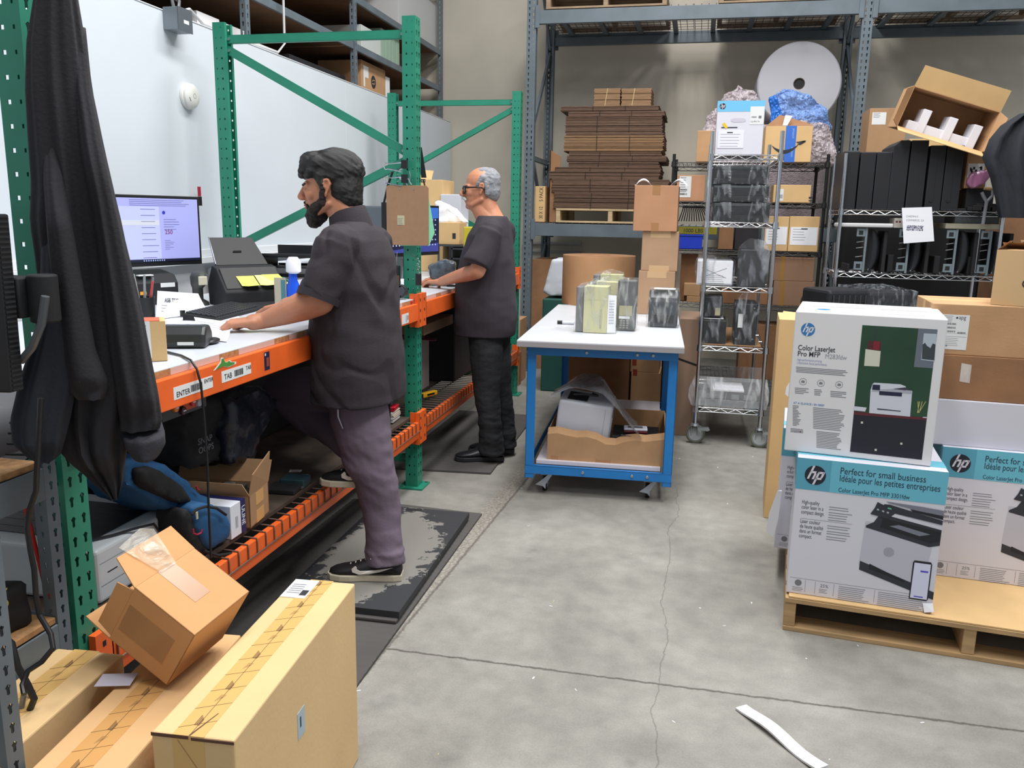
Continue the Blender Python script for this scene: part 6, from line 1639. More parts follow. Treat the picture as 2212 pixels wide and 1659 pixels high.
p = wall_px(416, 408); b = MB(mat('clip_red', (170, 34, 60), .4)); b.cyl((-2.70, p.y, p.z - .04), (-2.70, p.y, p.z + .012), .009); b.m(BLK); b.cyl((-2.70, p.y, p.z - .09), (-2.70, p.y, p.z - .041), .012); b.box(-2.74, -2.70, p.y - .003, p.y + .003, p.z - .07, p.z - .06); tag(b.build('red_tipped_holder'), 'small red and black holder on the white wall above the monitor', 'holder')
# goods on the high shelving
def hb(label, px0, px1, pyt, z0, X=-3.0, d=.4, mt=WHITE, **k):
    """box on the high shelves: front face looks at +x, spans px0..px1 in the photo at plane X"""
    a = U(px0, pyt, X=X); c = U(px1, pyt, X=X)
    y0, y1 = a.y, c.y; b = MB(mt); b.box(0, -d, 0, y1 - y0, 0, max(.05, a.z - z0))
    return place(tag(b.build(k.get('name', 'storage_box'), bev=.003), label, k.get('cat', 'box'), 'boxes on the high shelving'), (X, y0, z0)), y1 - y0, a.z - z0
z0_ = HZ[0] + .001
hb('white box on the high shelving behind the tall green frame, nearer one', 425, 473, 22, z0_, X=-2.95, mt=WHITE)
hb('white box on the high shelving behind the tall green frame, farther one', 480, 530, 47, z0_, X=-2.95, mt=WHITE)
hb('white box on the high shelving just past the green frame corner', 545, 600, 88, z0_, X=-2.95, mt=WHITE)
t, yw, h = hb('row of dark folded fabric on the high shelving above the white wall', 625, 745, 116, z0_, X=-2.95, mt=mat('dark_fabric', (26, 28, 34), .8, bump=.6, bscale=20), name='dark_bundle', cat='bundle')
t, yw, h = hb('brown box with a round black logo on the high shelving', 780, 832, 128, z0_, X=-2.9, mt=CARD)
b = MB(INK); n = 24; cy_, cz_ = yw * .48, h * .45
b.prism([(.0006, cy_ + .055 * math.cos(2 * PI * i / n), cz_ + .055 * math.sin(2 * PI * i / n)) for i in range(n)], X_, .0004); b.m(CARD); b.box(.0011, .0014, cy_ - .03, cy_ + .03, cz_ + .012, cz_ + .02); b.box(.0011, .0014, cy_ - .03, cy_ + .03, cz_ - .02, cz_ - .012); b.box(.0011, .0014, cy_ - .03, cy_ - .02, cz_ - .0, cz_ + .02); b.box(.0011, .0014, cy_ + .02, cy_ + .03, cz_ - .02, cz_); b.build('round_logo', t)
b = MB(LABELW); b.box(.0004, .001, yw * .08, yw * .28, h * .5, h * .85); b.box(.0004, .001, yw * .08, yw * .14, h * .2, h * .5); b.build('label', t)
hb('white box beside the brown logo box on the high shelving', 834, 842, 165, z0_, X=-2.9, mt=WHITE)
z1_ = HZ[1] + .001
t, yw, h = hb('pale box on the second high shelf left of the green folders', 780, 822, 52, z1_, X=-2.9, mt=mat('pale_box', (196, 204, 200), .6))
for i in range(5):
    hb(['first', 'second', 'third', 'fourth', 'fifth'][i] + ' pale green folder box counted from the pale box, second high shelf', 824 + i * 8, 830.5 + i * 8, 60 + i * 4, z1_, X=-2.9, mt=mat('folder_green', (150, 176, 156), .6), name='folder_box', cat='folder box')
z2_ = HZ[2] + .001
hb('large white carton on the third high shelf beside the wall', 860, 945, -60, z2_, X=-2.9, mt=mat('pale_carton', (190, 192, 192), .7))

# ------------------------------------------------------------------ things hanging on the tall green post
yp = 4.13
def hp(px, py, Y=yp): return U(px, py, Y=Y)
a, c = hp(834, 400), hp(926, 531)
t = thing('clipboard', 'brown clipboard hanging on the tall green post', 'clipboard', (a.x, yp, c.z))
w_, h_ = c.x - a.x, a.z - c.z
b = MB(mat('hardboard', (158, 122, 92), .6, var=.06, scale=40)); b.prism([(.012, 0, 0), (w_ - .01, 0, 0), (w_, 0, .01), (w_, 0, h_ - .012), (w_ - .012, 0, h_), (.01, 0, h_), (0, 0, h_ - .01), (0, 0, .012)], Y_, .004); b.build('board', t, bev=.001)
b = MB(STEEL); b.cyl((w_ * .33, -.002, h_ - .018), (w_ * .33, 0, h_ - .018), .004, n=10); b.cyl((w_ * .66, -.002, h_ - .018), (w_ * .66, 0, h_ - .018), .004, n=10)
b.tube([(w_ * .5, .002, h_), (w_ * .46, .002, h_ + .02), (w_ * .52, .002, h_ + .034), (w_ * .56, .002, h_ + .015), (w_ * .6, .002, h_ + .003)], .004, 8); b.tube([(w_ * .55, .004, h_ + .02), (w_ * .57, .004, h_ + .05), (w_ * .55, .004, h_ + .07)], .0025); b.build('clip', t)
b = MB(mat('label_cream', (206, 200, 180), .6)); b.box(w_ * .26, w_ * .43, -.0006, 0, h_ * .34, h_ * .5); b.m(INKG); lines(b, w_ * .27, w_ * .4, h_ * .45, 5, .008, .002, -.001); b.build('paper_label', t)
b = MB(mat('paper_mint', (140, 214, 172), .7)); b.quad((w_ * .3, .0045, -.004), (w_ * 1.0, .0045, .0), (w_ * 1.13, .008, h_ * .22), (w_ * 1.0, .0045, h_ * .8), (w_ * .4, .0045, h_ * .8)); o = b.build('mint_sheet', t); o.modifiers.new('s', 'SOLIDIFY').thickness = .001
for i, py in enumerate((352, 366, 383, 397)):
    a = hp(832, py); c = hp(868, py + (-1 if i % 2 == 0 else 5))
    b = MB(CHROME); b.tube([a, a + Vector((.012, 0, .004 * (1 if i % 2 else -1))), c], .0032, 8); b.tube([a, a + Vector((-.006, 0, -.012 if i % 2 == 0 else .012))], .0025, 6)
    b.m(BLKM) if i % 2 == 0 else None
    if i % 2 == 0: b.box(c.x - .002, c.x + .028, c.y - .006, c.y + .012, c.z - .03, c.z + .012)
    tag(b.build('binder_clip'), ['topmost', 'second', 'third', 'lowest'][i] + ' silver binder clip arm on the green post above the clipboard', 'binder clip', 'binder clips on the green post')
b = MB(BLKM); a = hp(902, 318, 4.26); 
b.prism([a, a + Vector((.022, 0, 0)), hp(918, 384, 4.26) + Vector((.008, 0, 0)), hp(910, 384, 4.26)], Y_, .003); b.m(BLK); q = hp(914, 388, 4.26); b.tube([q + Vector((-.012, 0, 0)), q + Vector((.012, 0, 0)), q + Vector((.01, 0, -.012)), q + Vector((-.01, 0, -.012)), q + Vector((-.012, 0, 0))], .003); b.tube([q, q + Vector((.012, 0, -.04))], .004)
tag(b.build('strap'), 'black strap with a buckle hanging behind the tall green post', 'strap')
b = MB(BLKM); b.tube([hp(848, 372), hp(838, 400, 4.155), hp(829, 440, 4.155), hp(830, 470, 4.155)], .006); b.m(BLK); a = hp(826, 437, 4.155); b.box(a.x - .004, a.x + .026, 4.15, 4.19, hp(826, 512).z, a.z); tag(b.build('scanner_holster'), 'black holster hanging behind the left edge of the clipboard', 'holster')
t = thing('two_way_radio', 'black two-way radio with an aerial hanging below the clipboard', 'radio', (hp(853, 625).x, 4.10, hp(853, 625).z))
b = MB(BLK); b.box(0, .034, 0, .03, 0, .125); b.build('body', t, bev=.005)
b = MB(STEEL); b.cyl((.014, .014, .126), (.021, .014, .195), .003, .0015); b.build('aerial', t)
b = MB(mat('clip_brown', (92, 60, 48), .4)); b.box(.024, .037, -.006, -.0006, .03, .075); b.m(LABELW); b.box(.006, .02, -.001, 0, .07, .085); b.build('belt_clip', t)
t = thing('tape_measure', 'black round device with a grey face hanging low on the green post', 'tape dispenser', (hp(870, 628).x, 4.09, hp(870, 628).z))
b = MB(mat('device_charcoal', (44, 48, 50), .4)); b.box(-.035, .005, 0, .03, -.035, .03); b.cyl((.0, -.0, 0), (.0, .03, 0), .034, n=28); b.m(DGREY); b.cyl((.004, -.003, 0), (.004, -.0005, 0), .022, n=24); b.build('case', t, bev=.003)
t = thing('stapler', 'red stapler clipped to the orange beam end below the black device', 'stapler', (hp(872, 655).x, 4.085, hp(872, 655).z))
b = MB(mat('stapler_red', (186, 26, 44), .35)); b.prism([(-.04, 0, -.01), (.06, 0, .004), (.06, 0, .016), (.02, 0, .022), (-.03, 0, .014)], Y_, .02); b.prism([(-.03, 0, -.03), (.03, 0, -.026), (.06, 0, .0), (.04, 0, -.036), (-.02, 0, -.042)], Y_, .02); b.build('arm', t, bev=.002)
b = MB(STEEL); b.box(-.02, .03, .004, .016, -.022, -.012); b.build('magazine', t)
t = thing('key_ring', 'bunch of keys and a black fob on the green post near the far man hands', 'keys', (0, 0, 0))
b = MB(BLK); b.tube([hp(888, 548, 4.12), hp(897, 556, 4.12), hp(903, 552, 4.12)], .002); a = hp(903, 604, 4.12); b.box(a.x - .014, a.x + .014, 4.12, 4.135, a.z - .03, a.z + .03); b.build('fob', t, bev=.004)
b = MB(STEEL)
for i in range(6): a = hp(902 + (i % 2) * 3, 560 + i * 6, 4.12); b.tube([a + Vector((.006 * math.cos(q), 0, .006 * math.sin(q))) for q in [k * PI / 3 for k in range(7)]], .0012, 5)
b.build('chain', t)

# ------------------------------------------------------------------ far bench: things on top
def scr_dark(t, w, h):
    b = MB(mat('screen_night', (26, 34, 62), .3, emit=.35)); b.box(.01, w - .01, -.0012, 0, .02, h - .012); b.m(mat('screen_skyblue', (52, 98, 176), .3, emit=.6)); b.quad((.012, -.002, h * .62), (w - .012, -.002, h * .75), (w - .012, -.002, h - .014), (.012, -.002, h - .014))
    b.m(mat('screen_dusk', (58, 66, 140), .3, emit=.4)); b.quad((.012, -.002, .022), (w - .012, -.002, .022), (w - .012, -.002, h * .25), (.012, -.002, h * .12))
    b.m(mat('screen_glyph', (180, 190, 220), .3, emit=.6))
    for i in range(3):
        for j in range(6): rect(b, w * (.05 + .06 * i), w * (.07 + .06 * i), h * (.2 + .1 * j), h * (.225 + .1 * j), -.0026); rect(b, w * (.78 + .06 * i), w * (.80 + .06 * i), h * (.2 + .1 * j), h * (.225 + .1 * j), -.0026)
    b.build('screen', t)
a, c = U(935, 446, Y=5.25), U(955, 550, Y=5.25)
mz = c.z - .01
monitor('monitor with a dark blue desktop on the far bench, behind the clipboard', (c.x - .02, 5.25, 0), (-.28, -.96, 0), .53, .31, mz + .01, scr_dark)
b = MB(mat('clear_grey_box', (96, 104, 112), .3)); a = U(782, 444, Y=5.0); c = U(835, 500, Y=5.0); b.box(a.x - .08, c.x, 5.0, 5.3, BZT + .001, a.z); tag(b.build('grey_storage_box', bev=.01), 'dark translucent storage box on the far bench beside the clipboard', 'storage box')
def fb(label, x0, x1, yt, Y, z0=BZT + .0005, d=.2, mt=CARDL, rz=0, **k):
    p = U(x0, yt, Y=Y); q = U(x1, yt, Y=Y); return carton(label, (p.x, Y, z0), rz, q.x - p.x, d, p.z - z0, mt, tape=k.pop('tape', None), **k)
t = thing('wire_stand', 'dark wire stand at the back of the far bench', 'stand', (U(945, 560, Y=5.75).x, 5.75, BZT))
W5, Hs = .36, U(945, 528, Y=5.75).z - BZT
b = MB(DGREY); b.box(0, W5, 0, .3, Hs - .012, Hs); b.build('shelf', t)
for x in (.0, W5 - .012):
    for y in (0, .288): b = MB(DGREY); b.box(x, x + .012, y, y + .012, 0, Hs - .0125); b.build('leg', t)
zs_ = BZT + Hs + .001
o = fb('open brown carton on the wire stand of the far bench', 948, 992, 480, 5.77, zs_, .2)
b = MB(INK); b.box(.1, .125, -.0008, 0, .04, .08); b.build('printed_mark', o)
b = MB(mat('yellow_bin', (196, 180, 50), .5)); p = U(1001, 490, Y=5.6); b.box(p.x, p.x + .12, 5.6, 5.8, BZT + .001, p.z); tag(b.build('yellow_bin', bev=.006), 'yellow bin on the far bench in front of the man in glasses', 'bin')
t = thing('letter_tray', 'stack of dark trays with papers at the rear of the far bench', 'letter tray', (U(975, 440, Y=6.2).x, 6.2, BZT))
for i in range(4): b = MB(DGREY); z = .10 + i * .075; b.box(0, .42, 0, .3, z, z + .012); b.build('tray', t)
b = MB(DGREY); b.box(0, .01, 0, .3, 0, .335); b.box(.41, .42, 0, .3, 0, .335); b.build('side_frame', t)
b = MB(PAPER); b.box(.05, .35, .02, .28, .3375, .345); b.build('papers', t)
b = MB(mat('white_case', (196, 198, 204), .5)); p = U(958, 420, Y=6.3); b.box(p.x, p.x + .16, 6.22, 6.45, BZT + .347, p.z); tag(b.build('white_box', bev=.006), 'white box on top of the dark tray stack, far bench', 'box')
o = fb('tall open brown carton at the rear of the far bench beside the clipboard', 900, 957, 388, 6.25, d=.3, mt=CARDL)
b = MB(CARDL); b.quad((0, 0, U(900, 388, Y=6.25).z - BZT), (.12, 0, U(900, 388, Y=6.25).z - BZT), (.12, .05, U(900, 368, Y=6.25).z - BZT), (.01, .05, U(900, 366, Y=6.25).z - BZT)); b.build('raised_flap', o)
crumple('crumpled white papers heaped behind the brown carton on the far bench', [Vector((U(x, y_, Y=5.9).x, 5.9 + dy, U(x, y_, Y=5.9).z)) for x, y_ in ((932, 435), (955, 440), (985, 465), (1000, 482), (930, 482)) for dy in (.05, .2)], PAPER, 12, name='paper_heap', amp=.02, cat='papers')
b = MB(PAPER); a = U(910, 572, Z=BZT); b.box(-1.95, -1.72, 4.75, 4.95, BZT + .0005, BZT + .04); tag(b.build('paper_stack', bev=.002), 'small stack of white papers on the far bench left of the hands', 'paper stack')
crumple('dark item in a shiny clear bag on the far bench in front of the man', [U(x, y_, Y=Y__) for x, y_ in ((925, 575), (960, 560), (985, 566), (985, 600), (930, 604)) for Y__ in (4.95, 5.15)], mat('bag_dark', (84, 94, 104), .2, var=.5, scale=30, bump=.8, bscale=30), 14, name='bagged_item', amp=.008, cat='bag')
t = thing('tape_roll', 'white roll with blue label on the far bench by the far man hand', 'roll', (U(934, 612, Z=BZT).x, U(934, 612, Z=BZT).y + .1, BZT))
b = MB(PAPER); b.lathe([(.03, 0), (.03, .055), (.012, .055), (.012, 0)], n=24, cap=False); b.build('roll_body', t)
b = MB(mat('roll_blue', (70, 100, 180), .5)); b.lathe([(.0304, .01), (.0304, .022)], n=24, cap=False); b.build('blue_band', t)
b = MB(BLK); a = U(985, 620, Z=BZT); b.box(a.x - .06, a.x + .01, a.y, a.y + .02, BZT + .001, BZT + .012); tag(b.build('black_pen'), 'short black pen at the front of the far bench', 'pen')
b = MB(mat('wood_lower', (120, 96, 74), .8)); b.box(-1.9, -1.5, 4.5, 5.08, .80, .86)
tag(b.build('drawer_panel', bev=.003), 'dull wooden panel hanging under the far bench top', 'panel')
b = MB(DGREY)
for y in (4.55, 5.02): b.box(-1.72, -1.70, y, y + .02, .8605, .995)
tag(b.build('panel_hanger'), 'two dark hangers holding the panel under the far bench', 'hanger')

# ------------------------------------------------------------------ low shelves
DZ = DECK + .0005
# large white printer
t = thing('office_printer', 'large white printer on the low shelf beside the blue backpack', 'printer', (-1.545, 1.83, DZ), 0)
ph = .158
b = MB(mat('printer_pale', (196, 202, 206), .4)); b.box(-.62, 0, 0, .41, 0, ph); b.build('housing', t, bev=.012, seg=3)
b = MB(mat('printer_black_tray', (26, 28, 34), .4)); b.prism([(-.56, .06, ph + .0003), (-.06, .06, ph + .0003), (-.06, .34, ph + .0003), (-.56, .34, ph + .0003)], Z_, .002); b.m(DGREY)
for i in range(5): b.box(-.5, -.1, .1 + i * .05, .102 + i * .05, ph + .0023, ph + .0028)
b.build('output_tray', t)
b = MB(mat('seam_grey', (120, 124, 128), .5)); b.box(-.0, .0008, .012, .40, .05, .0515); b.box(0, .0008, .012, .40, .115, .116); b.m(BLKM); b.box(0, .001, .04, .08, .08, .083); b.build('panel_seam', t)
b = MB(BLK); b.tube([(-1.62, 1.86, DZ + ph + .006), (-1.57, 1.93, DZ + ph + .006), (-1.538, 1.99, DZ + ph + .008), (-1.53, 2.06, DZ + ph - .004), (-1.53, 2.1, DZ + ph - .06), (-1.535, 2.12, DZ + .03)], .004); tag(b.build('power_cable'), 'black cable trailing over the white printer on the low shelf', 'cable')
# backpack
BPB = mat('backpack_blue', (24, 78, 122), .8, bump=.5, bscale=14)
BPK = mat('backpack_black', (14, 15, 18), .8, bump=.3, bscale=20)
def bagmesh(name, rows, mt, parent=None, loc=None, n=28):
    b = MB(mt); b.smooth = True
    b.rings([[Vector(c) + Vector((rx * math.cos(q) * (1 + .06 * math.sin(5 * q + i)), ry * math.sin(q) * (1 + .06 * math.sin(4 * q + 2 * i)), (rx * math.cos(q) * sl))) for q in [2 * PI * j / n for j in range(n)]] for i, (c, rx, ry, sl) in enumerate(rows)])
    return b.build(name, parent, ang=70)
def leansack(parent, name, p0, p1, wd, th, mt, bulge=.3, bend=0.0, side=Vector((0, 1, 0)), n=28, k=12, taper=1.0):
    """padded sack from p0 (bottom) to p1 (top); wd along side, th across"""
    p0, p1 = Vector(p0), Vector(p1); d = (p1 - p0).normalized(); s_ = side - d * side.dot(d); s_.normalize(); u = d.cross(s_)
    b = MB(mt); b.smooth = True; rr = []
    for i in range(k + 1):
        f = i / k; e = math.sin(PI * min(max(f, .03), .97)) ** .35; c = p0.lerp(p1, f) + u * bend * math.sin(PI * f)
        w_ = wd * e * (1 - (1 - taper) * f); t_ = th * e * (1 + bulge * math.sin(PI * (1 - f) ** 1.3))
        ring = []
        for j in range(n):
            q = 2 * PI * j / n; cs, sn = math.cos(q), math.sin(q)
            sx = math.copysign(abs(cs) ** .7, cs); sy = math.copysign(abs(sn) ** .7, sn)
            wr = 1 + .03 * math.sin(6 * q + 3 * f * 6)
            ring.append(c + s_ * w_ * sx * wr + u * t_ * sy * wr)
        rr.append(ring)
    b.rings(rr); return b.build(name, parent, ang=80)
bp = thing('backpack', 'blue and black backpack slumped on the low shelf beside the white printer', 'backpack', (0, 0, 0))
TP, BT_ = U(330, 1010, X=-1.62), U(468, 1130, X=-1.47)
def xpts(pts, X0, X1): return [U(x, y_, X=X0) for x, y_ in pts] + [U(x, y_, X=X0) + Vector((X1 - X0, 0, 0)) for x, y_ in pts]
def lump(name, pts, X0, X1, mt, seed, amp, parent):
    o = crumple('x', xpts(pts, X0, X1), mt, seed, name=name, amp=amp); del o['label']; del o['category']; o.parent = parent; return o
lump('main_compartment', [(262, 992), (300, 985), (360, 1000), (410, 1035), (455, 1080), (440, 1120), (400, 1120), (350, 1080), (300, 1062), (268, 1050)], -1.50, -1.68, BPB, 51, .014, bp)
lump('front_pocket', [(418, 1098), (440, 1082), (472, 1090), (497, 1120), (503, 1150), (492, 1170), (462, 1192), (444, 1182), (425, 1140)], -1.445, -1.53, BPB, 52, .010, bp)
lump('back_panel', [(398, 1095), (425, 1110), (445, 1180), (455, 1200), (430, 1205), (405, 1180), (396, 1140)], -1.455, -1.56, BPK, 53, .008, bp)
lump('side_mesh', [(300, 1010), (340, 1010), (390, 1040), (420, 1085), (395, 1090), (330, 1060), (305, 1040)], -1.478, -1.52, BPK, 54, .006, bp)
b = MB(BPK); b.tube([U(415, 1112, X=-1.437), U(425, 1100, X=-1.432), U(445, 1094, X=-1.430), U(468, 1098, X=-1.430), U(488, 1112, X=-1.430)], .0045); b.build('zipper', bp)
b = MB(mat('zip_pull', (186, 180, 160), .4)); a = U(424, 1106, X=-1.426); b.box(a.x, a.x + .003, a.y - .004, a.y + .004, a.z - .022, a.z); b.build('zip_pull', bp)
b = MB(mat('cord_red', (170, 30, 56), .5)); b.tube([U(417, 1142, X=-1.440), U(418, 1152, X=-1.438), U(426, 1155, X=-1.438), U(434, 1151, X=-1.438), U(436, 1143, X=-1.438)], .0025); b.tube([U(424, 1050, X=-1.49), U(426, 1056, X=-1.49), U(430, 1058, X=-1.49)], .003); b.build('red_loop', bp)
b = MB(BPK); b.tube([U(440, 1190, X=-1.45), U(470, 1200, X=-1.44), U(500, 1196, X=-1.43)], .005); b.build('strap', bp)
# ULINE box
p = U(529, 1146, Z=DZ)
t = tag(place(MB(mat('box_white_navy', (214, 218, 226), .5)).box(-.22, 0, -.09, 0, 0, .115).build('supply_box', bev=.002), (-1.452, 2.435, DZ), 0), 'white and navy box reading ULINE on the low shelf beside the backpack', 'box')
b = MB(mat('box_navy', (22, 26, 84), .5)); b.box(-.22, .0006, -.028, .0006, -.0002, .1156); b.m(LABELW); b.text('ULINE', .028, (.001, -.022, .095), -Z_, Y_, bold=.0008, sx=.9); b.m(INKG)
for i in range(3): b.box(0, .0006, -.05 - .006 * i, -.048 - .006 * i, .03, .07)
b.build('navy_band', t)
# open carton
t = thing('open_carton', 'open brown carton with parts inside, at the front of the low shelf', 'cardboard box', (-1.445, 2.455, DZ), .12)
ch = U(558, 1063, X=-1.44).z - DZ; cw, cd = .165, .34
cm = mat('carton_tan_dim', (164, 128, 92), .85, var=.08, scale=6)
b = MB(cm); e = .004
b.box(-cd, 0, 0, e, 0, ch); b.box(-cd, 0, cw - e, cw, 0, ch); b.box(-e, 0, 0, cw, 0, ch); b.box(-cd, -cd + e, 0, cw, 0, ch); b.box(-cd, 0, 0, cw, 0, e); b.build('box_body', t)
b = MB(cm); b.prism([(0, .0, ch), (0, cw, ch), (.012, cw, ch + .115), (.012, .01, ch + .075)], X_, -.004)
b.prism([(-cd, 0, ch), (0, 0, ch), (-.02, -.012, ch + .045), (-cd, -.02, ch + .055)], Y_, .004); b.prism([(-cd, cw, ch), (0, cw, ch), (0, cw + .04, ch + .07), (-cd, cw + .04, ch + .07)], Y_, .004); b.build('flap', t)
b = MB(TAPE); b.box(0, .0006, cw * .32, cw * .72, 0.0, .045); b.box(0, .0006, cw * .32, cw * .72, ch - .05, ch - .005); b.build('tape', t)
r = random.Random(9)
for i in range(6):
    b = MB([BLKM, DGREY, STEEL][i % 3]); x, y, z = -.04 - .045 * i, r.uniform(.03, .1), r.uniform(.005, .02)
    b.box(x - .02, x + .02, y, y + .05, z, ch - .01 + r.uniform(0, .02)); place(tag(b.build('hardware_piece', bev=.004), ['black', 'grey', 'silver'][i % 3] + ' hardware piece in the open carton on the low shelf, ' + ['nearest its tall flap', 'second behind the tall flap', 'third behind the tall flap', 'fourth behind the tall flap', 'fifth behind the tall flap', 'farthest from the tall flap'][i], 'hardware', 'hardware in the open carton'), (-1.445, 2.455, DZ), .12)
# dark bag / coat in plastic behind
blk = thing('black_duffel', 'large black bag in clear plastic at the back of the low shelf, under the bench', 'bag', (0, 0, 0))
lump('bag_body', [(402, 905), (425, 872), (470, 858), (530, 850), (560, 900), (552, 1000), (415, 1000), (400, 960)], -1.60, -1.95, BPK, 61, .03, blk)
lump('side_bundle', [(500, 862), (565, 838), (602, 865), (560, 930), (552, 1000), (505, 1002)], -1.56, -1.75, mat('bag_grey_navy', (26, 30, 40), .35, bump=.9, bscale=14), 62, .03, blk)
b = MB(mat('print_dim', (80, 78, 84), .6)); a = U(428, 962, X=-1.56); b.text('SNAP\nOOPS', .03, a, Vector((.1, .99, 0)), Z_, bold=.001); b.build('dim_print', blk)
b = MB(BLKM); b.box(-2.45, -1.98, 3.0, 4.08, DZ, .86); tag(b.build('dark_filler_box', bev=.01), 'low black box added to darken the near low shelf behind the raised leg', 'dark filler')  # black box added to fill the dark void between bag and leg
# junk at the low shelf front
for i, (px_, py_, sx, sy, sz, m_, lab) in enumerate(((640, 1075, .12, .10, .02, BLKM, 'flat black pad on the low shelf right of the open carton'), (655, 1060, .10, .08, .035, mat('teal_dark', (36, 64, 72), .6), 'dark teal case on the low shelf behind the black pad'), (680, 1065, .1, .07, .012, mat('grey_cloth', (70, 72, 76), .9), 'grey cloth lying near the raised foot'))):
    p = U(px_, py_, Z=DZ); b = MB(m_); b.box(-sx, 0, 0, sy, 0, sz); place(tag(b.build('flat_item', bev=.004), lab, 'item'), (min(p.x, -1.46), p.y + .02, DZ), .1)
for i, (px_, py_) in enumerate(((650, 1020), (665, 1030))):
    p = U(px_, py_, Z=DZ); b = MB(LABELW, mat('card_red', (150, 50, 50), .6)); b.box(-.05, 0, 0, .03, 0, .002); b.cur = 1; b.box(-.04, -.01, .005, .012, .002, .0025); place(tag(b.build('small_card'), ['small red and white card on the low shelf, farther from the shoe', 'small red and white card on the low shelf, nearer the shoe'][i], 'card', 'cards on the low shelf'), (p.x, p.y, DZ), .3)
b = MB(BLK)
for i in range(5): b.tube([(-2.3, 2.33 + .01 * i, .605 + .035 * i), (-1.98, 2.34 + .01 * i, .62 + .035 * i), (-1.97, 2.6, .62 + .035 * i)], .004)
b.box(-2.4, -2.0, 2.32, 2.9, DZ, .60); tag(b.build('wire_basket'), 'dark box with bent metal wires at the back of the low shelf', 'wire basket')
# bottle-cap magnets under the beam
for i, (px_, py_, c) in enumerate(((380, 881, (214, 130, 30)), (396, 887, (60, 28, 36)), (417, 868, (190, 30, 44)), (430, 869, (160, 176, 190)))):
    a = U(px_, py_, X=-1.46); b = MB(mat('cap_%d' % c[0], c, .3)); b.lathe([(.0125, -.006), (.0135, -.003), (.012, .003), (.009, .005), (.001, .005)], axis='X', n=18); b.m(LABELW) if i != 3 else None
    if i != 3: b.box(.0052, .0056, -.007, .007, -.002, .002)
    tag(place(b.build('bottle_cap'), a), ['yellow and orange', 'dark brown', 'red', 'pale blue ring'][i] + ' bottle cap stuck under the orange beam', 'bottle cap', 'bottle caps under the orange beam')
b = MB(DGREY); a, c = U(345, 905, X=-1.475), U(440, 868, X=-1.475); b.box(-1.48, -1.466, a.y, c.y, a.z - .01, .93); b.m(mat('strip_orange', (190, 80, 50), .5)); b.box(-1.466, -1.465, a.y + .1, c.y - .02, a.z + .0, a.z + .025); tag(b.build('cap_rail'), 'grey metal rail under the near bench beam holding bottle caps', 'rail')
# file sorter by the tall post
p = (-1.50, 3.86)
t = thing('file_sorter', 'dark file sorter holding papers at the end of the near low shelf', 'file sorter', (-1.50, 3.80, DZ))
b = MB(BLK); b.box(-.26, 0, 0, .006, 0, .20); b.box(-.26, 0, .15, .156, 0, .16); b.box(-.26, 0, 0, .29, 0, .006); b.box(-.26, -.255, 0, .29, 0, .3); b.box(-.26, 0, .286, .29, 0, .05); b.build('frame', t, bev=.002)
def pstack(name, label, loc, n, mts, w_, d_, dz, rz, grp=None, cat='paper stack'):
    b = MB(*mts); r = random.Random(n)
    for i in range(n):
        b.cur = i % len(mts); dx = r.uniform(-.006, .006); b.box(-w_ + dx, dx, r.uniform(-.004, .004), d_, i * dz, (i + .82) * dz)
    return place(tag(b.build(name), label, cat, grp), loc, rz)
pstack('magazine_stack', 'pile of white magazines in the file sorter on the low shelf', (-1.49, 3.962, DZ + .0065), 16, [PAPER, mat('magazine_cream', (196, 186, 168), .6)], .24, .12, .0034, .05)
p2 = pstack('red_folder', 'red folders on top of the magazines near the green post', (-1.49, 3.97, DZ + .065), 5, [mat('folder_red', (196, 22, 50), .5)], .22, .1, .004, .12, cat='folder')
b = MB(DGREY); b.box(-.28, 0, 0, .1, 0, .035); place(tag(b.build('grey_box', bev=.003), 'flat grey box between the red folders and the mint papers', 'box'), (-1.51, 4.0, DZ + .088), .03)
pstack('mint_paper_stack', 'stack of mint green papers leaning beside the tall green post', (-1.485, 4.0, DZ + .1245), 14, [mat('paper_mint2', (150, 224, 190), .6)], .24, .1, .004, .06)
# far low shelf
t = thing('white_bag_box', 'tall white box on the far low shelf behind the green post', 'box', (-1.72, 4.80, DZ)); b = MB(mat('dull_white', (168, 160, 158), .7)); b.box(-.1, .1, 0, .16, 0, .32); b.build('box_body', t, bev=.004); b = MB(INKG)
for i in range(6): b.box(-.06, .04, -.0008, 0, .08 + .03 * i, .083 + .03 * i)
b.build('print', t)
t = thing('cap', 'dusky pink cap lying on the tall white box, far low shelf', 'cap', (-1.70, 4.84, DZ + .321)); b = MB(mat('cap_pink', (122, 62, 84), .8)); b.smooth = True; b.lathe([(.09, 0), (.088, .04), (.06, .075), (.001, .09)], n=24); b.build('crown', t, ang=70); b = MB(MATS['cap_pink']); b.prism([(.05, -.07, .004), (.15, -.05, -.006), (.165, .0, -.01), (.15, .05, -.006), (.05, .07, .004)], Z_, .004); b.build('brim', t)
b = MB(BLKM); b.box(-2.3, -1.50, 5.12, 5.9, DZ, .89); o = tag(b.build('black_bin', bev=.01), 'big black bin on the far low shelf behind the man in glasses', 'bin')
crumple('grey and white rags spilling out at the top of the black bin', [Vector((x, y, z)) for x in (-1.75, -1.52) for y in (5.2, 5.55) for z in (.8905, .93)] + [Vector((-1.6, 5.4, .96))], mat('rag_grey', (150, 146, 140), .8), 31, name='rags', amp=.02, cat='rags')
t = thing('utility_knife', 'yellow and black tool lying on the far low shelf deck', 'tool', (-1.535, 4.60, DZ), 1.2); b = MB(mat('tool_yellow', (222, 168, 34), .45)); b.box(0, .13, 0, .035, 0, .028); b.build('handle', t, bev=.006); b = MB(BLK); b.box(-.05, -.0005, .006, .03, .002, .024); b.box(.03, .1, -.0006, 0, .008, .02); b.build('nose', t, bev=.002)
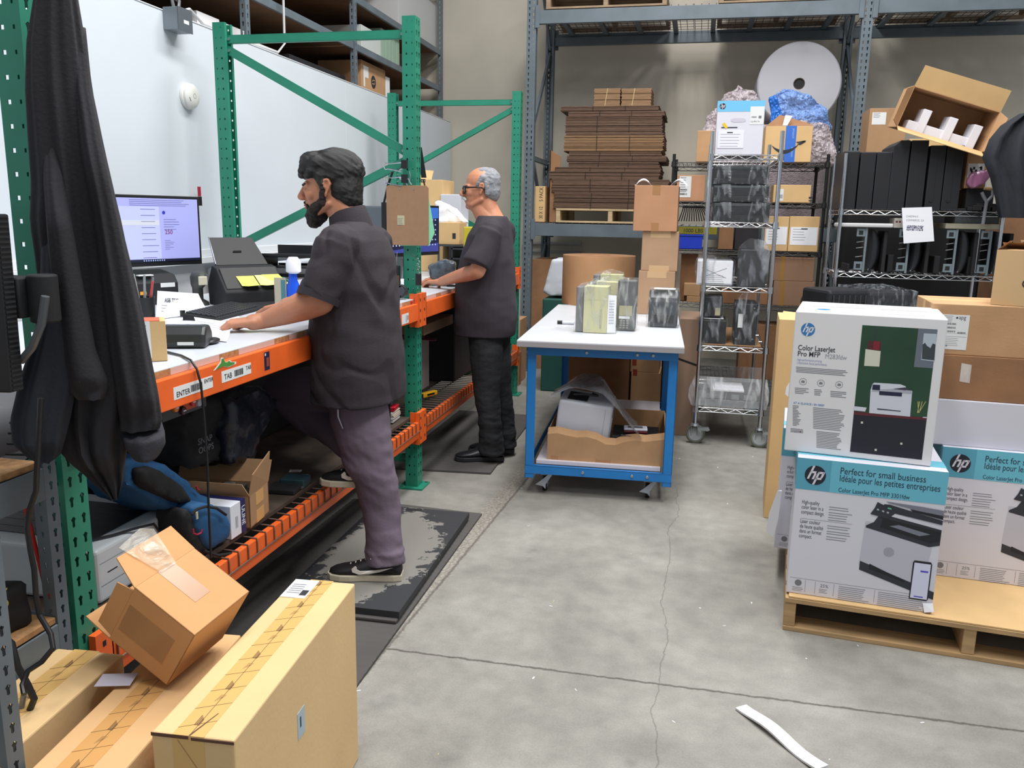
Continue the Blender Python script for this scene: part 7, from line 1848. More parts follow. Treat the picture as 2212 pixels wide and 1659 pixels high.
o = onshelf('brown carton standing on the floor beside the far green post', 1100, 1124, 690, 7.2, 0, .3, CARD, tape=None)
b = MB(mat('roll_sheet_white', (206, 210, 214), .6)); a = U(1113, 590, Y=7.15); b.box(a.x, a.x + .045, 7.12, 7.18, .3, a.z); tag(b.build('rounded_board', bev=.02), 'narrow white rounded board behind the far man back', 'panel'); 
b = MB(CARDD); b.box(a.x - .02, a.x + .06, 7.10, 7.19, 0.0, .2995); tag(b.build('low_box'), 'low brown box under the narrow white board', 'box')

# ------------------------------------------------------------------ mats and the platform scale
MATM = mat('mat_rubber', (78, 76, 74), .8, var=.1, scale=5)
def ribbed_mat(label, pts, zt=.012, n=40, curl=None):
    """pts: four ground corners near-left, near-right, far-right, far-left"""
    P = [Vector((*p, 0)) for p in pts]; b = MB(MATM); L = (P[3] - P[0]).length; k = int(L / .02); rr = []
    for i in range(k + 1):
        f = i / k; lift = curl(f) if curl else 0
        z = zt - (.0025 if i % 2 else 0) + lift
        a, c = P[0].lerp(P[3], f), P[1].lerp(P[2], f); rr.append([a + Z_ * lift, a + Z_ * z, c + Z_ * z, c + Z_ * lift])
    b.rings(rr); return tag(b.build('anti_fatigue_mat'), label, 'floor mat', 'black ribbed floor mats')
ribbed_mat('long black ribbed floor mat under the platform scale and near man', [(-1.72, 1.55), (-.975, 1.62), (-.985, 3.86), (-1.69, 3.90)])
ribbed_mat('black ribbed floor mat under the far man feet', [(-1.72, 4.46), (-1.105, 4.52), (-1.13, 6.0), (-1.72, 6.0)])
def plat_mat():
    m = bpy.data.materials.new('platform_worn_black'); m.use_nodes = True
    nt = m.node_tree; n = nt.nodes; l = nt.links; b = n['Principled BSDF']
    tc = n.new('ShaderNodeTexCoord'); mp = n.new('ShaderNodeMapping'); mp.inputs['Location'].default_value = (-1.10, -1.20, 0); mp.inputs['Scale'].default_value = (4.6, 2.15, 0)
    l.new(tc.outputs['Object'], mp.inputs[0])
    ln_ = n.new('ShaderNodeVectorMath'); ln_.operation = 'LENGTH'; l.new(mp.outputs[0], ln_.inputs[0])
    tx = n.new('ShaderNodeTexNoise'); tx.inputs['Scale'].default_value = 16; tx.inputs['Detail'].default_value = 8; tx.inputs['Roughness'].default_value = .65; l.new(tc.outputs['Object'], tx.inputs['Vector'])
    a = n.new('ShaderNodeMath'); a.operation = 'MULTIPLY_ADD'; l.new(tx.outputs['Fac'], a.inputs[0]); a.inputs[1].default_value = 1.5; l.new(ln_.outputs['Value'], a.inputs[2])
    c = n.new('ShaderNodeValToRGB'); e = c.color_ramp.elements; e[0].position = .0; e[0].color = (*lin((122, 120, 114)), 1); e[1].position = 1.0; e[1].color = (*lin((44, 46, 50)), 1)
    d = n.new('ShaderNodeMapRange'); l.new(a.outputs[0], d.inputs[0]); d.inputs[1].default_value = 1.74; d.inputs[2].default_value = 1.78; l.new(d.outputs[0], c.inputs[0])
    l.new(c.outputs[0], b.inputs['Base Color']); b.inputs['Roughness'].default_value = .7
    return m
t = thing('platform_scale', 'worn black platform mat with a rubbed grey patch under the near man foot', 'platform', (-1.475, 2.64, .0125), math.radians(1.5))
b = MB(MATS['mat_rubber']); b.box(.012, .48, .0, 1.10, 0, .014); b.build('lower_layer', t, bev=.004)
b = MB(plat_mat()); b.box(0, .485, .02, 1.09, .0145, .040); b.m(BLKM); b.box(.17, .25, 1.05, 1.08, .0401, .0415); b.build('top_layer', t, bev=.008, seg=3)
PLZ = .0525
# ------------------------------------------------------------------ left foreground
t = thing('shelving_unit', 'grey slotted steel shelving unit at the left beside the near green frame', 'shelving', (0, 0, 0))
def spost(x, y, z0, z1, f, parent, mt=GREY, wd=.038, nm='post'):
    b = MB(mt); s_ = Vector((-f[1], f[0], 0)); f = Vector((*f, 0)); c = Vector((x, y, 0)); n = int((z1 - z0) / .0381)
    for dd in (0, -.0018):
        b.plate(c - s_ * wd / 2 + f * dd, s_, Z_, wd, {wd * .5: (.0062, .0085)}, .0381, z0, n, 'tear')
        b.plate(c - s_ * wd / 2 - s_ * dd - f * .034, f, Z_, .034, {.017: (.004, .006)}, .0381, z0, n, 'tear')
        b.plate(c + s_ * wd / 2 + s_ * dd - f * .034, f, Z_, .034, {.017: (.004, .006)}, .0381, z0, n, 'tear')
    return b.build(nm, parent)
PXs = -1.415
spost(PXs, 1.555, .0, .925, (1, 0), t); spost(PXs - .55, 1.555, .0, .925, (1, 0), t); spost(PXs, .62, .0, .925, (1, 0), t); spost(PXs - .55, .62, .0, .925, (1, 0), t)
for z in (.905, .525):
    b = MB(GREY); b.box(PXs - .002, PXs + .004, .64, 1.532, z - .075, z); b.box(PXs - .03, PXs - .002, .64, 1.532, z - .012, z - .008); b.build('shelf_beam', t, bev=.002)
    b = MB(GREY); b.box(PXs - .54, PXs - .03, 1.57, 1.575, z - .075, z); b.build('end_beam', t)
    b = MB(OSB); b.box(PXs - .56, PXs - .004, .6, 1.534, z + .0005, z + .015); b.build('shelf_board', t, bev=.001)
b = MB(mat('cloth_black', (22, 24, 30), .8, bump=.5, bscale=14)); a = U(20, 975, X=-1.5); crumple('black cloth heap on top of the grey shelving at the left edge', [Vector((x, y, z)) for x in (-1.75, -1.45) for y in (1.0, 1.42) for z in (.922, .955)] + [Vector((-1.6, 1.2, .985))], MATS['cloth_black'], 41, name='cloth_heap', amp=.02, cat='cloth')
crumple('black tool bag with yellow lettering on the lower grey shelf', [Vector((x, y, z)) for x in (-1.75, -1.45) for y in (1.15, 1.5) for z in (.542, .64)], mat('toolbag_black', (16, 17, 18), .8), 42, name='tool_bag', amp=.015, cat='bag')
b = MB(mat('print_yellow', (190, 170, 40), .6)); a = Vector((-1.437, 1.375, .62)); b.text('Gript\nNO', .03, a, Vector((0, .8, .6)), Vector((0, -.6, .8)), bold=.0006); o = b.build('bag_lettering'); o.parent = bpy.data.objects['tool_bag']
p = spost(-1.165, 1.135, 0.0, 1.10, (1, 0), None, nm='shelf_upright'); tag(p, 'grey slotted upright nearest the camera at the lower left corner', 'shelf upright')
# cables at the left
for i, (pts, r_, m_, lab) in enumerate((
    ([(88, 860), (84, 940), (80, 1010), (78, 1060), (64, 1100), (58, 1140), (66, 1190), (74, 1230), (78, 1290), (86, 1330), (110, 1370), (115, 1400), (90, 1430), (60, 1450), (48, 1480), (52, 1500)], .0055, BLK, 'thick black cord hanging in front of the grey shelving at the left'),
    ([(2, 1370), (25, 1390), (38, 1440), (60, 1480), (74, 1510), (62, 1540), (66, 1570)], .007, BLK, 'black cord loop lying over the leftmost long carton'),
    ([(52, 1500), (46, 1530), (34, 1560)], .006, mat('cord_grey', (130, 134, 138), .3), 'grey cord end over the leftmost long carton'),
    ([(98, 640), (90, 700), (70, 750), (45, 780)], .008, mat('cord_shiny', (84, 88, 92), .25), 'thick shiny grey cord hanging from the monitor arm'))):
    b = MB(m_); b.tube([U(x, y, Y=1.30 if i < 3 else 1.38) if i != 0 else U(x, y, Y=1.36 - .10 * max(0, (y - 1330) / 170)) for x, y in pts], r_, 8); tag(b.build('cable'), lab, 'cord')
b = MB(mat('cord_red2', (190, 40, 36), .5)); b.tube([U(x, y, X=-1.47) for x, y in ((55, 1095), (68, 1150), (84, 1210), (98, 1270), (125, 1328))], .005); tag(b.build('cable'), 'red cord hanging down between the grey shelves at the left', 'cord')
# monitor seen edge-on with its arm
t = thing('computer_monitor', 'black monitor seen edge-on at the left picture edge on an arm', 'monitor', (0, 0, 0))
a, c = U(6, 462, Y=1.36), U(41, 845, Y=1.36)
b = MB(BLK); b.prism([(a.x + .0, 1.34, a.z), (c.x, 1.34, c.z + .0), (c.x - .45, 1.25, c.z), (a.x - .45, 1.25, a.z)], (0, 1, 0), .035); b.build('casing', t, bev=.004)
b = MB(BLKM, STEEL)
for i in range(36):
    f = (i + .5) / 36; q = a.lerp(c, f); b.cur = 0; b.box(q.x - .001, q.x + .002, 1.345, 1.37, q.z - .002, q.z + .002)
b.build('vent_ribs', t)
b = MB(BLKM); q = U(48, 630, Y=1.41); b.box(q.x - .05, q.x + .02, 1.378, 1.44, q.z - .05, q.z + .03); b.cyl((q.x + .04, 1.42, q.z - .06), (q.x + .04, 1.42, q.z + .035), .028, n=20); b.box(q.x + .04, -1.31, 1.41, 1.44, q.z - .02, q.z + .02); b.box(-1.33, -1.30, 1.43, 1.66, q.z - .02, q.z + .02); b.box(-1.43, -1.31, 1.62, 1.65, q.z - .02, q.z + .02); b.build('arm', t, bev=.004)
# long TV-sized cartons
TVC = mat('carton_yellow_tan', (220, 187, 136), .8, var=.05, scale=4, bump=.05)
TVC2 = mat('carton_pinkish_tan', (212, 170, 120), .8, var=.05, scale=4, bump=.05)
TPP = mat('printed_tape', (214, 174, 108), .3)
def tv_carton(label, near_r, rz, w, L, h, mt, lab=True, tapem=None):
    b = MB(mt); b.box(-w, 0, 0, L, 0, h)
    t = place(tag(b.build('long_carton', bev=.004), label, 'cardboard box', 'long flat cartons standing in the foreground'), near_r, rz)
    b = MB(tapem or TPP); e = .0008; x0, x1 = -w * .74, -w * .36
    b.box(x0, x1, -e, L + e, h, h + e); b.box(x0, x1, -e, 0, h - .16, h); b.build('tape', t)
    b = MB(mat('tape_print', (120, 92, 60), .5)); xm = (x0 + x1) / 2 ; n = int(L / .062)
    for i in range(n):
        y = .02 + i * .062; b.quad((x0, y, h + e * 1.5), (x0, y + .0012, h + e * 1.5), (x1, y + .032, h + e * 1.5), (x1, y + .031, h + e * 1.5))
        for k in range(4): xx = xm - .006 + k * .003; b.quad((xx, y + .03 + k * .004, h + e * 1.5), (xx + .0007, y + .03 + k * .004, h + e * 1.5), (xx + .004, y + .055, h + e * 1.5), (xx + .0033, y + .055, h + e * 1.5)) if i % 2 else b.box(xx, xx + .0018, y + .012, y + .044 - .004 * k, h + e, h + e * 1.5)
    b.box(xm + .002, xm + .0032, 0, L, h + e, h + e * 1.4)
    b.quad((x0 + .01, -e * 2, h - .01), (x0 + .011, -e * 2, h - .01), (x1, -e * 2, h - .09), (x1 - .001, -e * 2, h - .09)); b.build('tape_print', t)
    return t
tv = tv_carton('tall yellowish long carton with shipping label, nearest the open floor', (-.785, 1.24, 0), math.radians(4.2), .165, .685, .519, TVC)
b = MB(LABELW); b.box(-.162, -.096, .575, .68, .5199, .5203); b.m(INKG)
for i in range(5): b.box(-.155, -.12, .6 + i * .012, .604 + i * .012, .5203, .5206)
b.m(INK); b.box(-.118, -.1, .59, .62, .5203, .5206); b.build('shipping_label', tv)
b = MB(mat('label_bluish', (170, 186, 196), .6)); b.box(0, .0008, .285, .325, .325, .39); b.m(INK); b.box(.0008, .0012, .298, .304, .35, .375); b.build('side_label', tv)
b = MB(mat('crease_dark', (96, 66, 50), .8)); b.box(-.165, -.09, -.0012, 0, .512, .519); b.box(-.085, 0, -.0012, 0, .5105, .5165); b.quad((-.09, 0, .5202), (-.086, 0, .5202), (-.068, .075, .5202), (-.07, .075, .5202)); b.build('torn_crease', tv)
tv2 = tv_carton('pinkish long carton standing between two others in the foreground', (-.975, 1.14, 0), math.radians(6.5), .172, .56, .462, TVC2, tapem=mat('printed_tape_b', (206, 156, 96), .3))
tv3 = tv_carton('leftmost long carton under the hanging cords in the foreground', (-1.205, 1.06, 0), math.radians(5.0), .166, .48, .468, TVC)
# tilted carton resting on the long ones
def eulm(rx, ry, rz): return Matrix.Rotation(rz, 3, 'Z') @ Matrix.Rotation(ry, 3, 'Y') @ Matrix.Rotation(rx, 3, 'X')
MR = eulm(.567, -.06, 1.489)
A_, B_, H__ = .195, .165, .162
t = thing('tilted_carton', 'open brown carton tipped over on top of the long cartons', 'cardboard box', (-1.063, 1.436, .475), M=MR)
TC = mat('carton_caramel', (204, 152, 100), .8, var=.06, scale=6, bump=.05)
b = MB(TC); e = .003
b.box(0, A_, 0, B_, 0, e); b.box(0, A_, 0, B_, H__ - e, H__); b.box(0, A_, 0, e, 0, H__); b.box(A_ - e, A_, 0, B_, 0, H__); b.box(0, e, 0, B_, 0, H__); b.build('box_body', t, bev=.001)
b = MB(TC); b.prism([(0, B_, H__), (A_, B_, H__), (A_ * .98, B_ + .075, H__ + .012), (.02, B_ + .075, H__ + .012)], Z_, -.003); b.prism([(0, B_, 0), (A_, B_, 0), (A_ * .96, B_ + .085, -.03), (.03, B_ + .085, -.03)], Z_, .003)
b.prism([(0, B_, .01), (0, B_, H__ - .01), (-.0, B_ + .04, H__ - .02), (-.0, B_ + .04, .02)], X_, .003); b.build('flap', t)
b = MB(TAPEC); b.box(-.0006, 0, B_ * .2, B_ * .95, H__ * .25, H__ * .72); b.box(A_ * .36, A_ * .62, B_ * .35, B_ + .0, H__, H__ + .0006); b.build('tape', t)
b = MB(film('strip_film', (230, 220, 200), tr=.7)); b.quad((A_ * .38, B_ * .96, H__ + .003), (A_ * .62, B_ * .96, H__ + .004), (A_ * .72, B_ + .085, H__ + .022), (A_ * .55, B_ + .10, H__ + .03), (A_ * .2, B_ + .09, H__ + .018)); b.build('loose_clear_tape', t)
b = MB(mat('label_lilac', (196, 192, 206), .6)); p = U(300, 1430, Z=.4725); b.box(0, .075, 0, .05, 0, .001); tag(place(b.build('loose_label'), (-1.215, 1.40, .4705), .3), 'loose pale label sheet under the tipped carton', 'label')
# ------------------------------------------------------------------ people
def solid(name, mb, voxel, it, mt, parent=None, disp=None, fac=.5):
    me = bpy.data.meshes.new('t'); me.from_pydata(mb.v, [], mb.f); o = bpy.data.objects.new('t', me); C.objects.link(o)
    r = o.modifiers.new('r', 'REMESH'); r.mode = 'VOXEL'; r.voxel_size = voxel; r.use_smooth_shade = True
    if it:
        s = o.modifiers.new('s', 'SMOOTH'); s.factor = fac; s.iterations = it
    bpy.context.view_layer.update()
    dg = bpy.context.evaluated_depsgraph_get()
    m2 = bpy.data.meshes.new_from_object(o.evaluated_get(dg)); bpy.data.objects.remove(o); bpy.data.meshes.remove(me)
    m2.name = name
    if disp:
        nn = [v.normal.copy() for v in m2.vertices]
        for v, n in zip(m2.vertices, nn): v.co += n * disp(v.co)
    m2.materials.clear(); m2.materials.append(mt)
    for p in m2.polygons: p.use_smooth = True; p.material_index = 0
    o2 = bpy.data.objects.new(name, m2); C.objects.link(o2)
    if parent: o2.parent = parent
    return o2
def sring(c, rx, ry, n=36, e=2.3, up=Z_, fx=X_):
    c = Vector(c); fy = Vector(up).cross(fx).normalized(); out = []
    for j in range(n):
        q = 2 * PI * j / n; cs, sn = math.cos(q), math.sin(q)
        out.append(c + fx * rx * math.copysign(abs(cs) ** (2 / e), cs) + fy * ry * math.copysign(abs(sn) ** (2 / e), sn))
    return out
def limb(b, pts):
    for (p0, r0), (p1, r1) in zip(pts[:-1], pts[1:]): b.caps(p0, r0, p1, r1, n=20)
def hand(b, W, d, up, th, curl=(.35, .55, .5), k=1.0, spread=.008, thumb=None):
    """W wrist, d pointing direction, up = back of the hand, th = thumb side"""
    W = Vector(W); d = Vector(d).normalized(); up = Vector(up); up = (up - d * up.dot(d)).normalized(); th = Vector(th); th = (th - d * th.dot(d) - up * th.dot(up)).normalized()
    offs = (.030, .010, -.010, -.028); lens = (.95, 1.05, .98, .78)
    for i, (o_, L) in enumerate(zip(offs, lens)):
        K = W + d * (.088 - .006 * abs(i - 1)) * k + th * o_ * k + up * .004
        b.caps(W + th * o_ * .55 * k, .017 * k, K, .0115 * k, n=12)
        dd = d + th * o_ * spread * 20; dd.normalize(); p = K
        a = 0
        for s, (l_, c) in enumerate(zip((.040, .027, .022), curl)):
            a += c; v = (dd * math.cos(a) - up * math.sin(a)); q = p + v * l_ * L * k
            b.caps(p, (.0098 - .0007 * s) * k, q, (.0091 - .0008 * s) * k, n=12); p = q
    b.caps(W + d * .03 * k, .02 * k, W + d * .06 * k + th * .02 * k, .015 * k, n=12)
    T0 = W + d * .028 * k + th * .028 * k - up * .006
    v1 = (d * .7 + th * .6 - up * .35).normalized() if thumb is None else Vector(thumb).normalized()
    T1 = T0 + v1 * .040 * k; T2 = T1 + (v1 * .8 + d * .5 - up * .1).normalized() * .030 * k
    b.caps(W + th * .012 * k, .017 * k, T0, .0155 * k, n=12); b.caps(T0, .0145 * k, T1, .0112 * k, n=12); b.caps(T1, .0112 * k, T2, .0088 * k, n=12)
class HeadF:
    def __init__(s, c, yaw, pitch=0.0, k=1.0, roll=0.0):
        s.c = Vector(c); s.k = k; s.m = Matrix.Rotation(yaw, 3, 'Z') @ Matrix.Rotation(pitch, 3, 'Y') @ Matrix.Rotation(roll, 3, 'X')
    def __call__(s, x, y, z): return s.c + s.m @ (Vector((x, y, z)) * s.k)
    def e(s, b, c, r, n=20, tilt=None):
        R = s.m if tilt is None else s.m @ Matrix.Rotation(tilt, 3, 'Y'); b.ell(s(*c), tuple(q * s.k for q in r), n=n, k=12, R=R)
    def cp(s, b, p0, r0, p1, r1): b.caps(s(*p0), r0 * s.k, s(*p1), r1 * s.k, n=14)
def head(b, H, jaw=1.0, nose=1.0):
    H.e(b, (-.012, 0, .035), (.098, .076, .086)); H.e(b, (.01, 0, -.01), (.085, .070, .085))
    H.e(b, (.045, 0, -.045), (.046 * jaw, .05 * jaw, .062)); H.e(b, (.05, 0, -.083), (.040 * jaw, .042 * jaw, .030)); H.e(b, (.078, 0, -.1), (.017, .021, .017))
    for s in (1, -1):
        H.cp(b, (.088, .005 * s, .016), .0115, (.074, .042 * s, .015), .010)       # brow
        H.e(b, (.066, .041 * s, -.024), (.022, .021, .021))                         # cheek
        H.cp(b, (.0, .058 * s, -.062), .016, (.055, .035 * s, -.092), .016)         # jaw line
        H.e(b, (.106, .011 * s, -.036), (.010, .0075, .007))                        # nostril
        # ear: rim, lobe and hollow
        for (x0, z0), (x1, z1) in zip(((.004, -.026), (-.006, -.010), (-.016, .010), (-.010, .026), (.006, .026), (.010, .012)), ((-.006, -.010), (-.016, .010), (-.010, .026), (.006, .026), (.010, .012), (.006, .0))):
            H.cp(b, (x0, .080 * s, z0), .0048, (x1, (.083 if z1 > 0 else .080) * s, z1), .0046)
        H.e(b, (.004, .078 * s, -.028), (.007, .005, .009)); H.e(b, (-.002, .073 * s, .004), (.012, .006, .024))
        H.e(b, (.0875, .030 * s, -.004), (.008, .0135, .004), tilt=.25)             # upper lid
        H.e(b, (.0850, .030 * s, -.014), (.008, .0125, .003), tilt=-.2)             # lower lid
    H.cp(b, (.092, 0, .010), .008, (.113 * nose, 0, -.028), .0125)                  # nose bridge
    H.e(b, (.110 * nose, 0, -.032), (.0125, .0115, .0105))
    H.e(b, (.090, 0, -.060), (.0115, .024, .0055)); H.e(b, (.0885, 0, -.071), (.0115, .021, .0065)); H.e(b, (.085, 0, -.052), (.012, .022, .012))
def face_bits(H, parent, iris=(50, 34, 26), brow=(30, 26, 26)):
    for s, nm in ((1, 'a'), (-1, 'b')):
        b = MB(mat('eye_white', (214, 208, 202), .3)); H.e(b, (.0775, .030 * s, -.009), (.0125, .0125, .0125)); b.m(mat('iris_%d' % iris[0], iris, .2)); H.e(b, (.0875, .030 * s, -.009), (.0032, .0055, .0055)); b.build('eye', parent)
        b = MB(mat('brow_%d' % brow[0], brow, .9)); b.smooth = True
        H.cp(b, (.0965, .014 * s, .0145), .0045, (.082, .046 * s, .017), .003); b.build('eyebrow', parent)
def shoe(parent, heel, toe, zs, L=None, upm=None, solem=None, wd=.051, swoosh=True, high=.085, pitch=0.0, up=None):
    heel = Vector((*heel[:2], 0)); toe = Vector((*toe[:2], 0)); d = (toe - heel).normalized(); L = L or (toe - heel).length; n_ = Vector((-d.y, d.x, 0))
    base = heel + Z_ * zs
    Mr = Matrix((d, n_, Z_)).transposed()
    if pitch: Mr = Mr @ Matrix.Rotation(pitch, 3, 'Y')
    def T(x, y, z): return base + Mr @ Vector((x, y, z))
    out = [(0.0, .026), (.03, .036), (.09, .038), (.15, .039), (.2, .048), (.24, .049), (.28, .038), (.295, .018)]
    sx = L / .3
    def wid(x):
        for (a, u), (c, v) in zip(out[:-1], out[1:]):
            if a <= x <= c: return u + (v - u) * (x - a) / (c - a)
        return .01
    b = MB(solem); rr = []
    ring = [(x, wid(x)) for x, _ in out] + [(x, -wid(x)) for x, _ in out[::-1]]
    for z, g in ((0, .96), (.004, 1.02), (.022, 1.03), (.026, 1.0)): rr.append([T(x * sx * (1 if z else 1), y * g * wd / .049, z + (.006 if x > .28 and z == 0 else 0)) for x, y in ring])
    b.rings(rr); 
    u = MB(upm); u.smooth = True; rr = []
    st = [(.004, .055, .028), (.02, high, .034), (.06, high + .004, .036), (.10, high - .004, .037), (.13, .082, .037), (.16, .072, .040), (.2, .058, .045), (.24, .050, .045), (.27, .042, .036), (.288, .034, .018)]
    for x, h, w_ in st:
        ring = []
        for j in range(20):
            q = 2 * PI * j / 20; cs, sn = math.cos(q), math.sin(q); zc = (.024 + h) / 2
            ring.append(T(x * sx, w_ * math.copysign(abs(cs) ** .65, cs) * wd / .049 * (1 if sn < .2 else 1 - .32 * sn), zc + (h - .020) / 2 * math.copysign(abs(sn) ** .8, sn)))
        rr.append(ring)
    u.rings(rr); so = u.build('shoe', parent, ang=75); b.build('sole', so, bev=.002)
    if swoosh:
        wm = mat('swoosh_white', (226, 222, 214), .5)
        for sd in (1, -1):
            b = MB(wm); pts = [(.215, .036), (.17, .030), (.12, .036), (.035, .062), (.10, .052), (.15, .055), (.165, .068), (.175, .072), (.155, .060), (.15, .050)]
            pts = [(.03, .064), (.08, .045), (.125, .034), (.165, .033), (.19, .042), (.192, .056), (.178, .068), (.172, .062), (.172, .054), (.160, .048), (.13, .048), (.085, .054)]
            b.prism([T(x * sx, sd * (.0405 if x < .15 else .0445) * wd / .049, z) for x, z in pts], Mr @ Vector((0, sd, 0)), .0022); b.build('side_mark', so)
        b = MB(mat('lace_white', (200, 190, 184), .8))
        for i in range(5):
            x = .12 + .02 * i; h = .082 - .007 * i; b.tube([T(x * sx, -.03, h - .012), (T(x * sx + .006, 0, h + .006)), T(x * sx, .03, h - .012)], .0028, 6)
        b.tube([T(.12, 0, .09), T(.10, -.03, .112), T(.135, -.045, .085), T(.125, -.01, .09)], .0025, 6); b.tube([T(.12, 0, .09), T(.09, .02, .115), T(.12, .04, .095)], .0025, 6)
        b.build('laces', so)
    return so
def fbm(p, s): return noise.fractal(p, .9, 2.0, 3)

# ---- near man
K1 = .962
def W1(v): return CAM + (Vector(v) - CAM) * K1
RT = U(692, 1043, Z=DECK + .004); RH = RT + Vector((.285, .03, 0)); RA = RH + Vector((-.07, 0, .10)); RC = RA + Vector((-.02, -.005, .03)); RK = Vector((-1.77, 3.33, .685)).lerp(RA, .4)
SK1 = mat('skin_warm', (188, 128, 98), .5, var=.08, scale=18)
b = MB()
H1 = HeadF(W1((-1.440, 3.150, 1.577)), math.radians(195), math.radians(4), 1.04 * K1)
head(b, H1)
b.xf = W1
limb(b, [((-1.345, 3.17, 1.40), .075), ((-1.375, 3.16, 1.47), .066), ((-1.415, 3.15, 1.535), .062)])
# trunk and hidden limbs, a little slimmer than the clothes
b.rings([sring((-1.37, 3.17, z), rx, ry) for z, rx, ry in ((.80, .11, .13), (.95, .14, .15), (1.1, .13, .15), (1.25, .11, .16), (1.36, .085, .16), (1.42, .06, .09))])
limb(b, [((-1.33, 2.995, 1.37), .062), ((-1.388, 2.925, 1.155), .056)])
b.xf = I
limb(b, [(W1((-1.388, 2.925, 1.152)), .053), ((-1.395, 2.808, 1.145), .055), ((-1.48, 2.805, 1.112), .043), ((-1.553, 2.80, 1.085), .031), ((-1.585, 2.772, 1.080), .030)])
hand(b, (-1.580, 2.775, 1.082), (-.92, -.36, -.12), (0, -.1, 1), (-.3, .95, 0), curl=(.55, .75, .5), k=1.04)
limb(b, [(W1((-1.33, 3.35, 1.37)), .058), ((-1.38, 3.26, 1.18), .05), ((-1.54, 3.26, 1.125), .042), ((-1.69, 3.24, 1.095), .030)])
hand(b, (-1.69, 3.24, 1.092), (-.95, -.1, -.2), (0, 0, 1), (-.1, -.95, 0), curl=(.3, .5, .4), k=1.0)
limb(b, [((-1.28, 3.0, .80), .07), ((-1.20, 2.98, .46), .062), ((-1.165, 2.96, .14), .04)])
limb(b, [((-1.33, 3.12, .80), .07), ((-1.77, 3.33, .69), .055), (RA, .036)])
man1 = solid('person', b, .0042, 3, SK1)
tag(man1, 'bearded person in a charcoal polo at the near bench, one foot on the low shelf', 'person')
face_bits(H1, man1)
b = MB(mat('lip_rose', (150, 84, 74), .45)); b.smooth = True; H1.e(b, (.0945, 0, -.0605), (.0085, .020, .0042)); H1.e(b, (.0935, 0, -.0705), (.0085, .018, .005)); b.build('lips', man1)
# polo shirt
bpy.context.view_layer.update()
def shirt_disp1(p):
    f = fbm(Vector((p.x * 3.2 + 5, p.y * 3.2, p.z * 5.0)), 0) * .010 - .007 * max(0, 1 - abs(noise.noise(Vector((p.x * 6 + p.z * 5, p.y * 4, p.z * 3 - p.x * 3)))) * 6)
    f += .0042 * math.sin(38 * (p.z + .8 * p.x + .3 * noise.noise(p * 5))) * max(0, 1 - abs(p.z - 1.16) / .14)
    return f
b = MB(); b.xf = W1
b.rings([sring((x, 3.17, z), rx, ry, e=2.4) for x, z, rx, ry in ((-1.340, .728, .178, .242), (-1.340, .80, .178, .242), (-1.343, .92, .175, .238), (-1.349, 1.02, .172, .232), (-1.353, 1.12, .168, .226), (-1.350, 1.22, .154, .224), (-1.348, 1.31, .138, .220), (-1.345, 1.375, .115, .200), (-1.343, 1.415, .088, .145), (-1.350, 1.445, .070, .085))])
b.caps((-1.335, 2.99, 1.36), .082, (-1.348, 2.972, 1.30), .084, n=24)
b.cyl((-1.338, 2.985, 1.36), (-1.394, 2.918, 1.158), .083, .079, n=28)
b.caps((-1.335, 3.35, 1.36), .082, (-1.35, 3.37, 1.30), .084, n=24); b.cyl((-1.338, 3.355, 1.36), (-1.42, 3.40, 1.20), .083, .082, n=28)
SH1 = mat('shirt_charcoal', (46, 40, 46), .85, bump=.12, bscale=160)
sh = solid('polo_shirt', b, .006, 4, SH1, man1, shirt_disp1)
b = MB(SH1); b.smooth = True; b.xf = W1
def cring(z, k, dx): return [Vector((-1.362 + dx + .078 * k * math.cos(q), 3.165 + .080 * k * math.sin(q), z + .022 * math.cos(q) * 1.0)) for q in [2 * PI * j / 32 for j in range(32)]]
b.rings([cring(1.412, 1.16, .0), cring(1.432, 1.07, 0), cring(1.455, 1.0, -.004), cring(1.487, .93, -.012), cring(1.490, .90, -.012), cring(1.478, .93, -.008), cring(1.445, .98, -.003)], cap=False)
b.build('collar', sh, ang=80)
b = MB(mat('shirt_charcoal_cuff', (42, 38, 44), .85)); b.smooth = True; b.xf = W1
d_ = (Vector((-1.394, 2.918, 1.158)) - Vector((-1.338, 2.985, 1.36))).normalized()
c0 = Vector((-1.394, 2.918, 1.158)); b.cyl(c0 - d_ * .024, c0 + d_ * .004, .083, .082, n=36, cap=False); b.build('sleeve_cuff', sh)
# trousers
def tr_disp1(p):
    w_ = max(0, 1 - abs(p.z - .5) / .2) + max(0, 1 - abs(p.z - .16) / .09) * 1.3 + .35
    return fbm(Vector((p.x * 5, p.y * 5, p.z * 9 + p.x * 6)), 0) * .0085 * w_ + .0010 * math.sin(60 * (p.z + .55 * p.x + .1 * noise.noise(p * 8))) * w_
b = MB()
b.rings([sring((-1.288, 3.05, z), rx, ry, e=2.4) for z, rx, ry in ((.74, .12, .15), (.80, .145, .19), (.90, .15, .20), (1.0, .145, .19))])
limb(b, [((-1.275, 2.985, .80), .105), ((-1.262, 2.99, .70), .118), ((-1.240, 2.975, .62), .108), ((-1.198, 2.975, .46), .088), ((-1.178, 2.985, .34), .079), ((-1.163, 2.965, .22), .071)])
b.cyl((-1.163, 2.965, .24), (-1.145, 2.945, .108), .071, .080, n=24); b.ell((-1.15, 2.952, .165), (.083, .080, .032))
limb(b, [((-1.33, 3.12, .80), .10), ((-1.54, 3.21, .745), .104), ((-1.775, 3.33, .695), .086), (RK, .076)]); b.cyl(RK, RC, .075, .068, n=24)
tr1 = solid('trousers', b, .006, 4, mat('trousers_mauve_grey', (104, 92, 106), .85, bump=.1, bscale=150), man1, tr_disp1)
